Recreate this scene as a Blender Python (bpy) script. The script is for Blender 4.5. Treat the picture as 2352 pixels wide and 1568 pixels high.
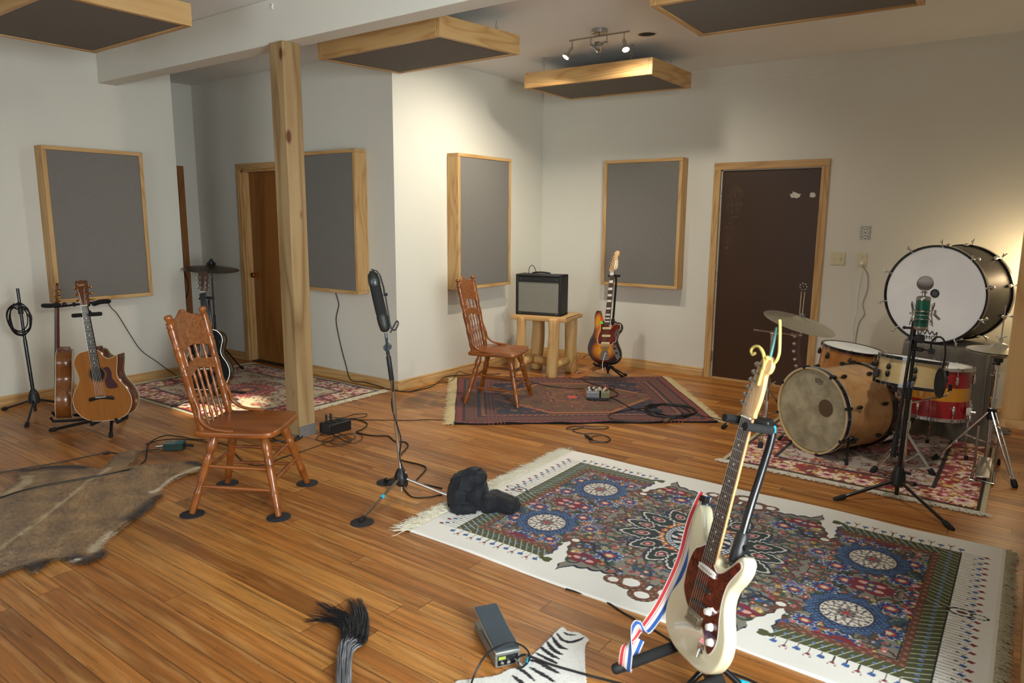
import bpy, bmesh, math, random
import numpy as np
from mathutils import Vector, Matrix, Euler
random.seed(7)
for o in list(bpy.data.objects): bpy.data.objects.remove(o)
scn = bpy.context.scene
COL = scn.collection
PI = math.pi
def R(a): return math.radians(a)
def V3(p): return Vector(p) if len(p) == 3 else Vector((p[0], p[1], 0))

# ---------------------------------------------------------------- camera
def cam_setup():
    yaw, pit, rol = -0.62976, 0.16958, 0.00769
    f = Vector((math.sin(yaw)*math.cos(pit), math.cos(yaw)*math.cos(pit), -math.sin(pit)))
    r = Vector((math.cos(yaw), -math.sin(yaw), 0)); u = r.cross(f)
    r2 = r*math.cos(rol)+u*math.sin(rol); u2 = -r*math.sin(rol)+u*math.cos(rol)
    m = Matrix((r2, u2, -f)).transposed().to_4x4(); m.translation = (0, 0, 1.555)
    cd = bpy.data.cameras.new('camera'); c = bpy.data.objects.new('camera', cd); COL.objects.link(c)
    c.matrix_world = m
    cd.sensor_width = 36; cd.lens = 1634.2/2352*36; cd.clip_start = 0.02
    cd.dof.use_dof = True; cd.dof.focus_distance = 5.4; cd.dof.aperture_fstop = 5.0
    scn.camera = c
cam_setup()
scn.view_settings.view_transform = 'Standard'; scn.view_settings.look = 'None'
scn.view_settings.gamma = 1; scn.view_settings.use_curve_mapping = False
scn.view_settings.exposure = 0.48

# ---------------------------------------------------------------- world and large lights
wd = bpy.data.worlds.new('world'); scn.world = wd; wd.use_nodes = True
wd.node_tree.nodes['Background'].inputs[0].default_value = (0.62, 0.75, 0.9, 1)
wd.node_tree.nodes['Background'].inputs[1].default_value = 1.0

def area(name, loc, target, sx, sy, energy, color, spread=180):
    l = bpy.data.lights.new(name, 'AREA'); l.shape = 'RECTANGLE'; l.size = sx; l.size_y = sy
    l.energy = energy; l.color = color; l.spread = R(spread)
    o = bpy.data.objects.new(name, l); COL.objects.link(o); o.location = loc
    o.rotation_euler = (Vector(target)-Vector(loc)).to_track_quat('-Z', 'Y').to_euler()
    return o
def spot(name, loc, target, energy, color, size=60, blend=0.5, rad=0.02):
    l = bpy.data.lights.new(name, 'SPOT'); l.energy = energy; l.color = color
    l.spot_size = R(size); l.spot_blend = blend; l.shadow_soft_size = rad
    o = bpy.data.objects.new(name, l); COL.objects.link(o); o.location = loc
    o.rotation_euler = (Vector(target)-Vector(loc)).to_track_quat('-Z', 'Y').to_euler()
    return o
def point(name, loc, energy, color, rad=0.05):
    l = bpy.data.lights.new(name, 'POINT'); l.energy = energy; l.color = color; l.shadow_soft_size = rad
    o = bpy.data.objects.new(name, l); COL.objects.link(o); o.location = loc
    return o
DAY = (0.92, 0.98, 0.98); WARM = (1.0, 0.78, 0.52)
area('window_light_near', (-2.6, -1.85, 1.55), (-2.6, 5, 1.2), 2.4, 1.5, 25, DAY)
area('window_light_right', (1.33, 0.9, 1.55), (-3, 3.4, 0.9), 1.7, 1.5, 80, DAY, 110)
spot('track_spot_left', (-3.34, 5.26, 2.87), (-4.25, 4.85, 0.5), 92, (1.0, 0.90, 0.74), 150, 0.9, 0.025)
spot('track_spot_right', (-2.70, 5.20, 2.87), (-2.9, 5.9, 0.3), 45, (1.0, 0.90, 0.74), 150, 0.9, 0.025)
spot('alcove_spot', (-5.02, 2.88, 2.93), (-5.36, 3.24, 0), 560, (1.0, 0.88, 0.68), 16, 0.7, 0.03)
spot('drum_spot', (-.30, 3.75, 2.93), (-.70, 5.35, 0.3), 70, (1.0, 0.93, 0.82), 62, 0.9, 0.06)
point('corner_lamp_light', (0.03, 6.62, 1.22), 5, (1.0, 0.72, 0.42), 0.05)

# ---------------------------------------------------------------- mesh helpers
class MB:
    """collects verts / faces of ONE mesh; every face carries a material slot"""
    def __init__(s): s.v = []; s.f = []; s.m = []; s.M = Matrix.Identity(4)
    def add(s, vs, fs, mi=0):
        b = len(s.v); M = s.M
        s.v += [tuple(M @ Vector(v)) for v in vs]
        for f in fs: s.f.append(tuple(i+b for i in f)); s.m.append(mi)
        return s
    def box(s, c, d, mi=0, rot=None):
        hx, hy, hz = d[0]/2, d[1]/2, d[2]/2
        vs = [Vector((x*hx, y*hy, z*hz)) for x in (-1, 1) for y in (-1, 1) for z in (-1, 1)]
        if rot: e = Euler(rot).to_matrix(); vs = [e @ v for v in vs]
        vs = [v+Vector(c) for v in vs]
        return s.add(vs, [(0,1,3,2),(4,6,7,5),(0,4,5,1),(2,3,7,6),(0,2,6,4),(1,5,7,3)], mi)
    def bx(s, x0, x1, y0, y1, z0, z1, mi=0):
        return s.box(((x0+x1)/2, (y0+y1)/2, (z0+z1)/2), (x1-x0, y1-y0, z1-z0), mi)
    def lathe(s, prof, n=20, mi=0, p0=None, p1=None, caps=True):
        """prof [(r, t)] about local z; with p0, p1 given t (0..1) runs from p0 to p1"""
        if p0 is not None:
            p0 = Vector(p0); p1 = Vector(p1); d = p1-p0; L = d.length
            q = d.to_track_quat('Z', 'X').to_matrix(); base = p0
        else: q = Matrix.Identity(3); base = Vector((0, 0, 0)); L = 1
        vs = []; k = len(prof)
        for r, t in prof:
            for i in range(n):
                a = 2*PI*i/n
                vs.append(base+q @ Vector((r*math.cos(a), r*math.sin(a), t*L)))
        fs = [(j*n+i, j*n+(i+1) % n, (j+1)*n+(i+1) % n, (j+1)*n+i) for j in range(k-1) for i in range(n)]
        if caps:
            if prof[0][0] > 1e-5: fs.append(tuple(range(n-1, -1, -1)))
            if prof[-1][0] > 1e-5: fs.append(tuple((k-1)*n+i for i in range(n)))
        return s.add(vs, fs, mi)
    def cyl(s, p0, p1, r, r2=None, n=16, mi=0):
        return s.lathe([(r, 0), (r if r2 is None else r2, 1)], n, mi, p0, p1)
    def tube(s, pts, r, n=8, mi=0, closed=False):
        pts = [Vector(p) for p in pts]; k = len(pts)
        rr = r if isinstance(r, (list, tuple)) else [r]*k
        T = []
        for i in range(k):
            a = pts[(i-1) % k] if (closed or i) else pts[0]
            b = pts[(i+1) % k] if (closed or i < k-1) else pts[-1]
            t = b-a; T.append(t.normalized() if t.length > 1e-9 else Vector((0, 0, 1)))
        up = Vector((0, 0, 1)) if abs(T[0].z) < 0.9 else Vector((1, 0, 0))
        N = (up-T[0]*up.dot(T[0])).normalized(); vs = []
        for i in range(k):
            N = (N-T[i]*N.dot(T[i]))
            N = N.normalized() if N.length > 1e-6 else T[i].orthogonal().normalized()
            B = T[i].cross(N)
            for j in range(n):
                a = 2*PI*j/n; vs.append(pts[i]+(N*math.cos(a)+B*math.sin(a))*rr[i])
        kk = k if closed else k-1
        fs = [(i*n+j, i*n+(j+1) % n, ((i+1) % k)*n+(j+1) % n, ((i+1) % k)*n+j) for i in range(kk) for j in range(n)]
        if not closed: fs += [tuple(range(n-1, -1, -1)), tuple((k-1)*n+j for j in range(n))]
        return s.add(vs, fs, mi)
    def ball(s, c, r, n=14, mi=0, sc=(1, 1, 1)):
        c = Vector(c); vs = [c+Vector((0, 0, -r*sc[2]))]; m = n//2
        for j in range(1, m):
            a = -PI/2+PI*j/m
            for i in range(n):
                b = 2*PI*i/n
                vs.append(c+Vector((r*sc[0]*math.cos(a)*math.cos(b), r*sc[1]*math.cos(a)*math.sin(b), r*sc[2]*math.sin(a))))
        vs.append(c+Vector((0, 0, r*sc[2]))); fs = [(0, 1+(i+1) % n, 1+i) for i in range(n)]
        for j in range(m-2):
            fs += [(1+j*n+i, 1+j*n+(i+1) % n, 1+(j+1)*n+(i+1) % n, 1+(j+1)*n+i) for i in range(n)]
        t = len(vs)-1; fs += [(1+(m-2)*n+i, 1+(m-2)*n+(i+1) % n, t) for i in range(n)]
        return s.add(vs, fs, mi)
    def torus(s, c, axis, Rr, r, n=40, k=8, mi=0, sc=1):
        q = Vector(axis).to_track_quat('Z', 'X').to_matrix(); c = Vector(c); vs = []
        for i in range(n):
            a = 2*PI*i/n
            for j in range(k):
                b = 2*PI*j/k; rad = Rr+r*math.cos(b)
                vs.append(c+q @ Vector((rad*math.cos(a), rad*math.sin(a), r*sc*math.sin(b))))
        fs = [(i*k+j, ((i+1) % n)*k+j, ((i+1) % n)*k+(j+1) % k, i*k+(j+1) % k) for i in range(n) for j in range(k)]
        return s.add(vs, fs, mi)
    def prism(s, out, z0, z1, rnd=0, steps=3, mi=0, mi_side=None, scale_top=None):
        """closed 2D outline (x, y) extruded in local z, its two rims rounded by rnd"""
        n = len(out); P = [Vector((p[0], p[1])) for p in out]
        ar = sum(P[i].x*P[(i+1) % n].y-P[(i+1) % n].x*P[i].y for i in range(n))
        if ar < 0: P.reverse()
        nor = []
        for i in range(n):
            t = (P[(i+1) % n]-P[i-1]); t = t.normalized() if t.length > 1e-9 else Vector((1, 0)); nor.append(Vector((t.y, -t.x)))
        rings = []
        if rnd > 0:
            for k in range(steps+1):
                a = PI/2*k/steps; rings.append((rnd*(1-math.sin(a)), z0+rnd*(1-math.cos(a))))
            for k in range(steps+1):
                a = PI/2*(1-k/steps); rings.append((rnd*(1-math.sin(a)), z1-rnd*(1-math.cos(a))))
        else: rings = [(0, z0), (0, z1)]
        vs = []
        for ins, z in rings:
            for i in range(n):
                p = P[i]-nor[i]*ins; vs.append((p.x, p.y, z))
        ms = mi if mi_side is None else mi_side
        fs = [(j*n+i, j*n+(i+1) % n, (j+1)*n+(i+1) % n, (j+1)*n+i) for j in range(len(rings)-1) for i in range(n)]
        b = len(s.v); s.add(vs, fs, ms)
        L = (len(rings)-1)*n
        s.f.append(tuple(b+i for i in range(n-1, -1, -1))); s.m.append(mi)
        s.f.append(tuple(b+L+i for i in range(n))); s.m.append(mi)
        return s
    def ribbon(s, pts, w, wdir, th=0.003, mi=0):
        """flat strap following pts, width w along wdir (vector or list), thickness th"""
        pts = [Vector(p) for p in pts]; k = len(pts); vs = []
        for i in range(k):
            t = (pts[min(i+1, k-1)]-pts[max(i-1, 0)]).normalized()
            wv = Vector(wdir[i] if isinstance(wdir, list) else wdir)
            wv = (wv-t*wv.dot(t)).normalized(); nn = t.cross(wv)
            for a, b in ((-1, -1), (1, -1), (1, 1), (-1, 1)): vs.append(pts[i]+wv*(w/2*a)+nn*(th/2*b))
        fs = [(i*4+j, i*4+(j+1) % 4, (i+1)*4+(j+1) % 4, (i+1)*4+j) for i in range(k-1) for j in range(4)]
        fs += [(3, 2, 1, 0), ((k-1)*4, (k-1)*4+1, (k-1)*4+2, (k-1)*4+3)]
        return s.add(vs, fs, mi)

def obj(name, mb, mats, parent=None, loc=None, rot=None, bevel=0, smooth=38, sub=0):
    me = bpy.data.meshes.new(name)
    me.from_pydata(mb.v, [], mb.f)
    if not isinstance(mats, (list, tuple)): mats = [mats]
    for m in mats: me.materials.append(m)
    me.polygons.foreach_set('material_index', mb.m)
    bm = bmesh.new(); bm.from_mesh(me)
    bmesh.ops.recalc_face_normals(bm, faces=bm.faces)
    if smooth:
        ca = R(smooth)
        for f in bm.faces: f.smooth = True
        for e in bm.edges:
            if len(e.link_faces) == 2 and e.calc_face_angle(0) > ca: e.smooth = False
    bm.to_mesh(me); bm.free(); me.update()
    o = bpy.data.objects.new(name, me); COL.objects.link(o)
    if loc is not None: o.location = loc
    if rot is not None: o.rotation_euler = rot
    if parent is not None: o.parent = parent
    if bevel:
        b = o.modifiers.new('bevel', 'BEVEL'); b.width = bevel; b.segments = 2; b.limit_method = 'ANGLE'; b.angle_limit = R(40)
        b.harden_normals = False
    if sub:
        b = o.modifiers.new('sub', 'SUBSURF'); b.levels = sub; b.render_levels = sub
    return o
def thing(name, label, cat, loc=(0, 0, 0), rot=(0, 0, 0), group=None):
    o = bpy.data.objects.new(name, None); COL.objects.link(o)
    o.empty_display_size = 0.1; o.location = loc; o.rotation_euler = rot
    o['label'] = label; o['category'] = cat
    if group: o['group'] = group
    return o
def tag(o, label, cat, group=None):
    o['label'] = label; o['category'] = cat
    if group: o['group'] = group
    return o
def struct(name, mb, m, parent=None, **k):
    o = obj(name, mb, m, parent, **k)
    if parent is None: o['kind'] = 'structure'
    return o
def dup(root, loc=None, rot=None, label=None, group=None):
    r = root.copy(); COL.objects.link(r)
    if loc is not None: r.location = loc
    if rot is not None: r.rotation_euler = rot
    if label: r['label'] = label
    if group: r['group'] = group
    for ch in list(root.children):
        c = ch.copy(); COL.objects.link(c); c.parent = r
        for g in list(ch.children):
            d = g.copy(); COL.objects.link(d); d.parent = c
    return r
def catmull(P, n=8, closed=False):
    P = [Vector(p) for p in P]; k = len(P); out = []
    rng = range(k) if closed else range(k-1)
    for i in rng:
        if closed: a, b, c, d = P[i-1], P[i], P[(i+1) % k], P[(i+2) % k]
        else: a, b, c, d = P[max(i-1, 0)], P[i], P[i+1], P[min(i+2, k-1)]
        for j in range(n):
            t = j/n
            out.append(0.5*((2*b)+(c-a)*t+(2*a-5*b+4*c-d)*t*t+(3*b-a-3*c+d)*t*t*t))
    if not closed: out.append(P[-1])
    return out
def frame(origin, zdir, ydir):
    """matrix with local z along zdir and local y as near ydir as can be"""
    z = Vector(zdir).normalized(); y = Vector(ydir); y = (y-z*y.dot(z)).normalized(); x = y.cross(z)
    m = Matrix((x, y, z)).transposed().to_4x4(); m.translation = Vector(origin); return m

# ---------------------------------------------------------------- materials
def srgb(h):
    c = [int(h[i:i+2], 16)/255 for i in (0, 2, 4)]
    return tuple([x/12.92 if x <= .04045 else ((x+.055)/1.055)**2.4 for x in c])+(1,)
class G:
    """small node graph writer"""
    def __init__(s, name):
        s.mat = bpy.data.materials.new(name); s.mat.use_nodes = True; s.t = s.mat.node_tree
        s.b = s.t.nodes['Principled BSDF']
    def put(s, n, key, v):
        if v is None: return
        i = n.inputs[key]
        if isinstance(v, bpy.types.NodeSocket): s.t.links.new(v, i)
        else: i.default_value = v
    def n(s, ty, props=None, **ins):
        nd = s.t.nodes.new('ShaderNode'+ty)
        for k, v in (props or {}).items(): setattr(nd, k, v)
        for k, v in ins.items(): s.put(nd, k.replace('_', ' '), v)
        return nd
    def m(s, op, a, b=None, c=None, clamp=False):
        nd = s.t.nodes.new('ShaderNodeMath'); nd.operation = op; nd.use_clamp = clamp
        s.put(nd, 0, a); s.put(nd, 1, b); s.put(nd, 2, c); return nd.outputs[0]
    def coord(s, which='Object', scale=(1, 1, 1), loc=(0, 0, 0), rot=(0, 0, 0)):
        tc = s.t.nodes.new('ShaderNodeTexCoord'); mp = s.t.nodes.new('ShaderNodeMapping')
        s.t.links.new(tc.outputs[which], mp.inputs[0]); mp.inputs[1].default_value = loc
        mp.inputs[2].default_value = rot; mp.inputs[3].default_value = scale; return mp.outputs[0]
    def noise(s, v, scale=5, detail=3, rough=.5, dist=0, out=0):
        nd = s.n('TexNoise', None, Vector=v, Scale=scale, Detail=detail, Roughness=rough, Distortion=dist); return nd.outputs[out]
    def mix(s, f, a, b, mode='MIX'):
        nd = s.t.nodes.new('ShaderNodeMix'); nd.data_type = 'RGBA'; nd.blend_type = mode; nd.clamp_factor = True
        s.put(nd, 0, f); s.put(nd, 6, a); s.put(nd, 7, b); return nd.outputs[2]
    def ramp(s, f, stops, interp='LINEAR'):
        nd = s.t.nodes.new('ShaderNodeValToRGB'); nd.color_ramp.interpolation = interp; e = nd.color_ramp.elements
        while len(e) < len(stops): e.new(0.5)
        for i, (p, c) in enumerate(stops):
            e[i].position = p; e[i].color = c if len(c) == 4 else tuple(c)+(1,)
        s.put(nd, 0, f); return nd.outputs[0]
    def step(s, v, lo, hi):
        nd = s.n('MapRange', {'clamp': True}); s.put(nd, 0, v); s.put(nd, 1, lo); s.put(nd, 2, hi); return nd.outputs[0]
    def bump(s, hgt, strength=.2, dist=.002):
        nd = s.n('Bump', None, Strength=strength, Distance=dist, Height=hgt); s.t.links.new(nd.outputs[0], s.b.inputs['Normal'])
    def set(s, **k):
        for a, v in k.items(): s.put(s.b, a.replace('_', ' '), v)
        return s.mat
MATS = {}
def pm(name, col, rough=.5, metal=0, coat=0, var=.0, vscale=20, bump=0, bscale=200, sheen=0, emis=None, es=0, trans=0, spec=.5):
    """plain procedural material: base colour with a little noise variation and noise bump"""
    if name in MATS: return MATS[name]
    g = G(name); c = srgb(col) if isinstance(col, str) else tuple(col)+(1,)
    v = g.coord('Object')
    n = g.noise(v, vscale, 3)
    if var: cc = g.mix(n, tuple(x*(1-var) for x in c[:3])+(1,), tuple(min(1, x*(1+var)) for x in c[:3])+(1,))
    else: cc = c
    g.set(Base_Color=cc, Roughness=rough, Metallic=metal, Coat_Weight=coat, Sheen_Weight=sheen, Specular_IOR_Level=spec)
    if not var: g.put(g.b, 'Roughness', g.m('ADD', g.m('MULTIPLY', n, .08), max(0, rough-.04)))
    if emis: g.set(Emission_Color=srgb(emis) if isinstance(emis, str) else emis+(1,), Emission_Strength=es)
    if trans: g.set(Transmission_Weight=trans)
    if bump: g.bump(g.noise(v, bscale, 2), bump)
    MATS[name] = g.mat; return g.mat
def wood(name, light, mid, dark, axis='x', rings=7, rough=.5, coat=0, knots=0, across=3.0, along=.25, seed=0, contrast=1., bump=.08):
    key = name+axis
    if key in MATS: return MATS[key]
    g = G(key); sc = [across]*3; sc['xyz'.index(axis)] = along
    v = g.coord('Object', tuple(sc), (seed*3.1, seed*1.7, seed*.9))
    n = g.noise(v, 1.6, 2, .5, .35)
    band = g.m('PINGPONG', g.m('MULTIPLY', n, rings*2.0), 1.0)
    sc2 = [70]*3; sc2['xyz'.index(axis)] = 2.5
    fine = g.noise(g.coord('Object', tuple(sc2)), 1.0, 3, .6)
    big = g.noise(g.coord('Object', tuple(x*.6 for x in sc), (5, 2, 9)), 1.5, 2)
    f = g.m('ADD', g.m('MULTIPLY', g.m('POWER', band, 2.2), .75*contrast), g.m('MULTIPLY', fine, .35))
    c = g.ramp(f, [(0, srgb(light)), (.45, srgb(mid)), (1, srgb(dark))])
    c = g.mix(g.m('MULTIPLY', big, .35), c, srgb(mid), 'MULTIPLY')
    if knots:
        sk = [5.0]*3; sk['xyz'.index(axis)] = 2.2
        vo = g.n('TexVoronoi', {'feature': 'F1'}, Vector=g.coord('Object', tuple(sk), (seed*2.3+.4, .7, seed)), Scale=1.0)
        rnd = g.m('GREATER_THAN', vo.outputs['Color'], 1-knots)
        kn = g.m('MULTIPLY', g.m('SUBTRACT', 1, g.step(vo.outputs['Distance'], .07, .13)), rnd)
        c = g.mix(kn, c, srgb('5a3013'))
    g.set(Base_Color=c, Roughness=rough, Coat_Weight=coat, Coat_Roughness=.15)
    g.bump(g.m('ADD', band, fine), bump, .001)
    MATS[key] = g.mat; return g.mat
def pine(ax, seed=0): return wood('pine%d' % seed, 'd2b17c', 'c59e66', 'a67c45', ax, 9, .5, 0, .22, 4.0, .35, seed, .8)

# ---------------------------------------------------------------- setting
def paint_mat(name, col, bumpy=.05):
    g = G(name); v = g.coord('Object')
    n = g.noise(v, 1.3, 3); c = srgb(col)
    g.set(Base_Color=g.mix(n, tuple(x*.95 for x in c[:3])+(1,), tuple(min(1, x*1.04) for x in c[:3])+(1,)), Roughness=.62, Specular_IOR_Level=.25)
    g.bump(g.noise(v, 160, 2), bumpy, .001); return g.mat
M_wall = paint_mat('wall_paint', 'dad9ce'); M_ceil = paint_mat('ceiling_paint', 'e4e5e3')
def floor_mat():
    g = G('bamboo_floor'); W = .0965; L = 1.83
    v = g.coord('Object'); sx = g.n('SeparateXYZ', None, Vector=v); x, y = sx.outputs[0], sx.outputs[1]
    ry = g.m('ADD', g.m('DIVIDE', y, W), .13); row = g.m('FLOOR', ry); fy = g.m('FRACT', ry)
    wn = g.n('TexWhiteNoise', {'noise_dimensions': '1D'}); g.put(wn, 'W', row)
    rx = g.m('ADD', g.m('DIVIDE', x, L), g.m('MULTIPLY', wn.outputs[0], 7.3)); col = g.m('FLOOR', rx); fx = g.m('FRACT', rx)
    cv = g.n('CombineXYZ'); g.put(cv, 0, row); g.put(cv, 1, col)
    w2 = g.n('TexWhiteNoise', {'noise_dimensions': '2D'}); g.put(w2, 'Vector', cv.outputs[0]); pid = w2.outputs[0]
    off = g.n('CombineXYZ'); g.put(off, 0, g.m('MULTIPLY', pid, 40)); g.put(off, 1, g.m('MULTIPLY', pid, 17))
    va = g.n('VectorMath', {'operation': 'ADD'}); g.put(va, 0, v); g.put(va, 1, off.outputs[0]); vv = va.outputs[0]
    def ns(scale, sc, det=3, ro=.55):
        mp = g.n('Mapping'); g.put(mp, 0, vv); mp.inputs[3].default_value = sc; return g.noise(mp.outputs[0], scale, det, ro)
    strk = ns(1, (1.1, 42, 1), 5, .62); fine = ns(1, (7, 330, 1), 3, .6); blot = ns(1, (2.4, 26, 1), 2); fleck = ns(1, (5.5, 75, 1), 2); hatch = ns(1, (150, 60, 1), 1); wv = ns(1, (2.2, 60, 1), 4, .65)
    c = g.ramp(pid, [(0, srgb('9a5f28')), (.3, srgb('b37033')), (.65, srgb('c9833c')), (1, srgb('d8964a'))])
    c = g.mix(g.m('MULTIPLY', g.step(strk, .38, .72), .85), c, srgb('6a4220'))
    c = g.mix(g.m('MULTIPLY', g.step(fine, .35, .75), .35), c, srgb('69401e'))
    c = g.mix(g.m('MULTIPLY', g.step(blot, .52, .75), .45), c, srgb('d9aa6a'))
    c = g.mix(g.m('MULTIPLY', g.step(wv, .55, .78), .6), c, srgb('4f2f15'))
    dk = g.m('MULTIPLY', g.m('MULTIPLY', g.step(fleck, .64, .72), g.step(hatch, .40, .55)), .75)
    c = g.mix(dk, c, srgb('2c2013'))
    ey = g.m('MINIMUM', fy, g.m('SUBTRACT', 1, fy)); ex = g.m('MINIMUM', fx, g.m('SUBTRACT', 1, fx))
    seam = g.m('MAXIMUM', g.m('LESS_THAN', ey, .013), g.m('LESS_THAN', ex, .0009))
    c = g.mix(g.m('MULTIPLY', seam, .8), c, srgb('2a180b'))
    sm = g.noise(g.coord('Object', (1, 1, 1)), 3.2, 4, .6)
    g.set(Base_Color=c, Roughness=g.m('ADD', g.m('MULTIPLY', sm, .22), .24), Specular_IOR_Level=.45)
    g.bump(g.m('SUBTRACT', g.m('MULTIPLY', fine, .15), g.m('MULTIPLY', seam, 1.0)), .35, .0012); return g.mat
M_floor = floor_mat()
ZC = 2.985
m = MB(); m.bx(-8.6, 1.55, -2.15, 7.05, -.12, 0); struct('floor', m, M_floor, smooth=0)
m = MB(); m.bx(-8.6, 1.55, -2.15, 7.05, ZC, ZC+.1); struct('ceiling', m, M_ceil, smooth=0)
m = MB(); m.bx(-4.59, -2.525, 6.86, 7.0, 0, ZC); m.bx(-1.60, .28, 6.86, 7.0, 0, ZC); m.bx(-2.525, -1.60, 6.86, 7.0, 2.045, ZC)
m.bx(-2.525, -1.6, 6.985, 7.0, 0, 2.045); struct('wall_back', m, M_wall, smooth=0)
m = MB(); m.bx(-4.71, -4.59, 4.65, 7.0, 0, ZC); struct('wall_projecting', m, M_wall, smooth=0)
m = MB(); m.bx(-7.85, -6.865, 4.53, 4.65, 0, ZC); m.bx(-6.015, -4.59, 4.53, 4.65, 0, ZC); m.bx(-6.865, -6.015, 4.53, 4.65, 2.05, ZC)
struct('wall_alcove', m, M_wall, smooth=0)
m = MB(); m.bx(-7.85, -7.71, 2.8, 4.53, 0, ZC); struct('wall_passage', m, M_wall, smooth=0)
m = MB(); m.bx(-7.85, -6.87, 2.7, 2.8, 0, ZC); struct('wall_passage_end', m, M_wall, smooth=0)
m = MB(); m.bx(-6.87, -6.75, -2.0, 3.765, 0, ZC); struct('wall_left', m, M_wall, smooth=0)
m = MB(); m.bx(.13, .28, 2.3, 6.86, 0, ZC); struct('wall_right', m, M_wall, smooth=0)
m = MB(); m.bx(.28, 1.5, 2.3, 2.42, 0, ZC); struct('wall_return', m, M_wall, smooth=0)
# outer walls behind the camera, each pierced by its window
m = MB(); m.bx(-6.87, -3.9, -2.15, -2.0, 0, ZC); m.bx(-1.3, 1.5, -2.15, -2.0, 0, ZC); m.bx(-3.9, -1.3, -2.15, -2.0, 0, .75); m.bx(-3.9, -1.3, -2.15, -2.0, 2.4, ZC)
struct('wall_near', m, M_wall, smooth=0)
m = MB(); m.bx(1.4, 1.55, -2.0, 0, 0, ZC); m.bx(1.4, 1.55, 1.8, 2.3, 0, ZC); m.bx(1.4, 1.55, 0, 1.8, 0, .75); m.bx(1.4, 1.55, 0, 1.8, 2.4, ZC)
struct('wall_side', m, M_wall, smooth=0)
M_glass = pm('window_glass', 'e8f2f4', .02, trans=1.0)
def window(n, c, w, h, axis):
    t = MB()
    fr = .06
    for a0, a1, z0, z1 in ((-w/2, w/2, -h/2, -h/2+fr), (-w/2, w/2, h/2-fr, h/2), (-w/2, -w/2+fr, -h/2+fr, h/2-fr), (w/2-fr, w/2, -h/2+fr, h/2-fr), (-fr/2, fr/2, -h/2+fr, h/2-fr)):
        t.bx(a0, a1, -.04, .04, z0, z1)
    o = struct('window_%d' % n, t, pine('x'), smooth=0); o.location = c; o.rotation_euler = (0, 0, 0 if axis == 'x' else PI/2)
    g = MB(); g.bx(-w/2+fr, w/2-fr, -.004, .004, -h/2+fr, h/2-fr); obj('window_pane', g, M_glass, o, smooth=0)
window(1, (-2.6, -2.06, 1.575), 2.6, 1.65, 'x'); window(2, (1.47, .9, 1.575), 1.8, 1.65, 'y')

# header board line above the back wall
m = MB(); m.bx(-4.585, .13, 6.852, 6.86, 2.832, ZC); struct('trim_1', m, M_wall, smooth=0)
# beam across the room
m = MB(); m.bx(-6.75, 1.4, 3.11, 3.262, 2.70, ZC)
o = struct('trim_2', m, M_wall, bevel=.004)

def baseboard(name, a, b, nrm):
    """from floor point a to b, room side normal nrm"""
    a = Vector(a+(0,)); b = Vector(b+(0,)); d = b-a; L = d.length; ax = 'x' if abs(d.x) > abs(d.y) else 'y'
    m = MB(); n = Vector(nrm+(0,)); prof = [(0, 0), (.018, 0), (.018, .055), (.013, .062), (.013, .078), (.006, .088), (0, .088)]
    vs = [a+n*u+Vector((0, 0, z)) for u, z in prof]+[b+n*u+Vector((0, 0, z)) for u, z in prof]; k = len(prof)
    m.add(vs, [(i, (i+1) % k, k+(i+1) % k, k+i) for i in range(k)]+[tuple(range(k)), tuple(range(2*k-1, k-1, -1))])
    return struct(name, m, pine(ax, 2), smooth=0)
baseboard('baseboard_back', (-4.572, 6.86), (-2.595, 6.86), (0, -1))
baseboard('baseboard_back_right', (-1.535, 6.86), (.13, 6.86), (0, -1))
baseboard('baseboard_projecting', (-4.59, 4.53), (-4.59, 6.842), (1, 0))
baseboard('baseboard_alcove', (-5.945, 4.53), (-4.572, 4.53), (0, -1))
baseboard('baseboard_alcove_left', (-7.692, 4.53), (-6.935, 4.53), (0, -1))
baseboard('baseboard_passage', (-7.71, 2.8), (-7.71, 3.5), (1, 0))
baseboard('baseboard_left', (-6.75, -2.0), (-6.75, 3.765), (1, 0))
baseboard('baseboard_right', (.13, 2.3), (.13, 6.842), (-1, 0))

# ---------------------------------------------------------------- doors
M_brass = pm('brass', 'b98a3c', .25, 1); M_steel = pm('steel', 'b9b9b6', .25, 1); M_chrome = pm('chrome', 'd8d8d8', .1, 1)
M_black = pm('black_plastic', '17181a', .45, bump=.05); M_blackrub = pm('black_rubber', '101112', .7); M_blackmet = pm('black_metal', '15161a', .3, .3, coat=.3)
def door_trim(parent, x0, x1, top, w, th=.02, y=0, sd=1):
    for nm, b in (('door_frame', (x0-w, x0, 0, top)), ('door_frame', (x1, x1+w, 0, top))):
        m = MB(); m.bx(b[0], b[1], y-th, y, b[2], b[3]); m.bx(b[0]+w*.3, b[0]+w*.45, y-th-.003, y-th, b[2], b[3])
        obj(nm, m, pine('z', sd), parent, bevel=.003)
    m = MB(); m.bx(x0-w, x1+w, y-th, y, top, top+w); m.bx(x0-w, x1+w, y-th-.003, y-th, top+w*.55, top+w*.7); obj('door_frame', m, pine('x', sd), parent, bevel=.003)
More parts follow.
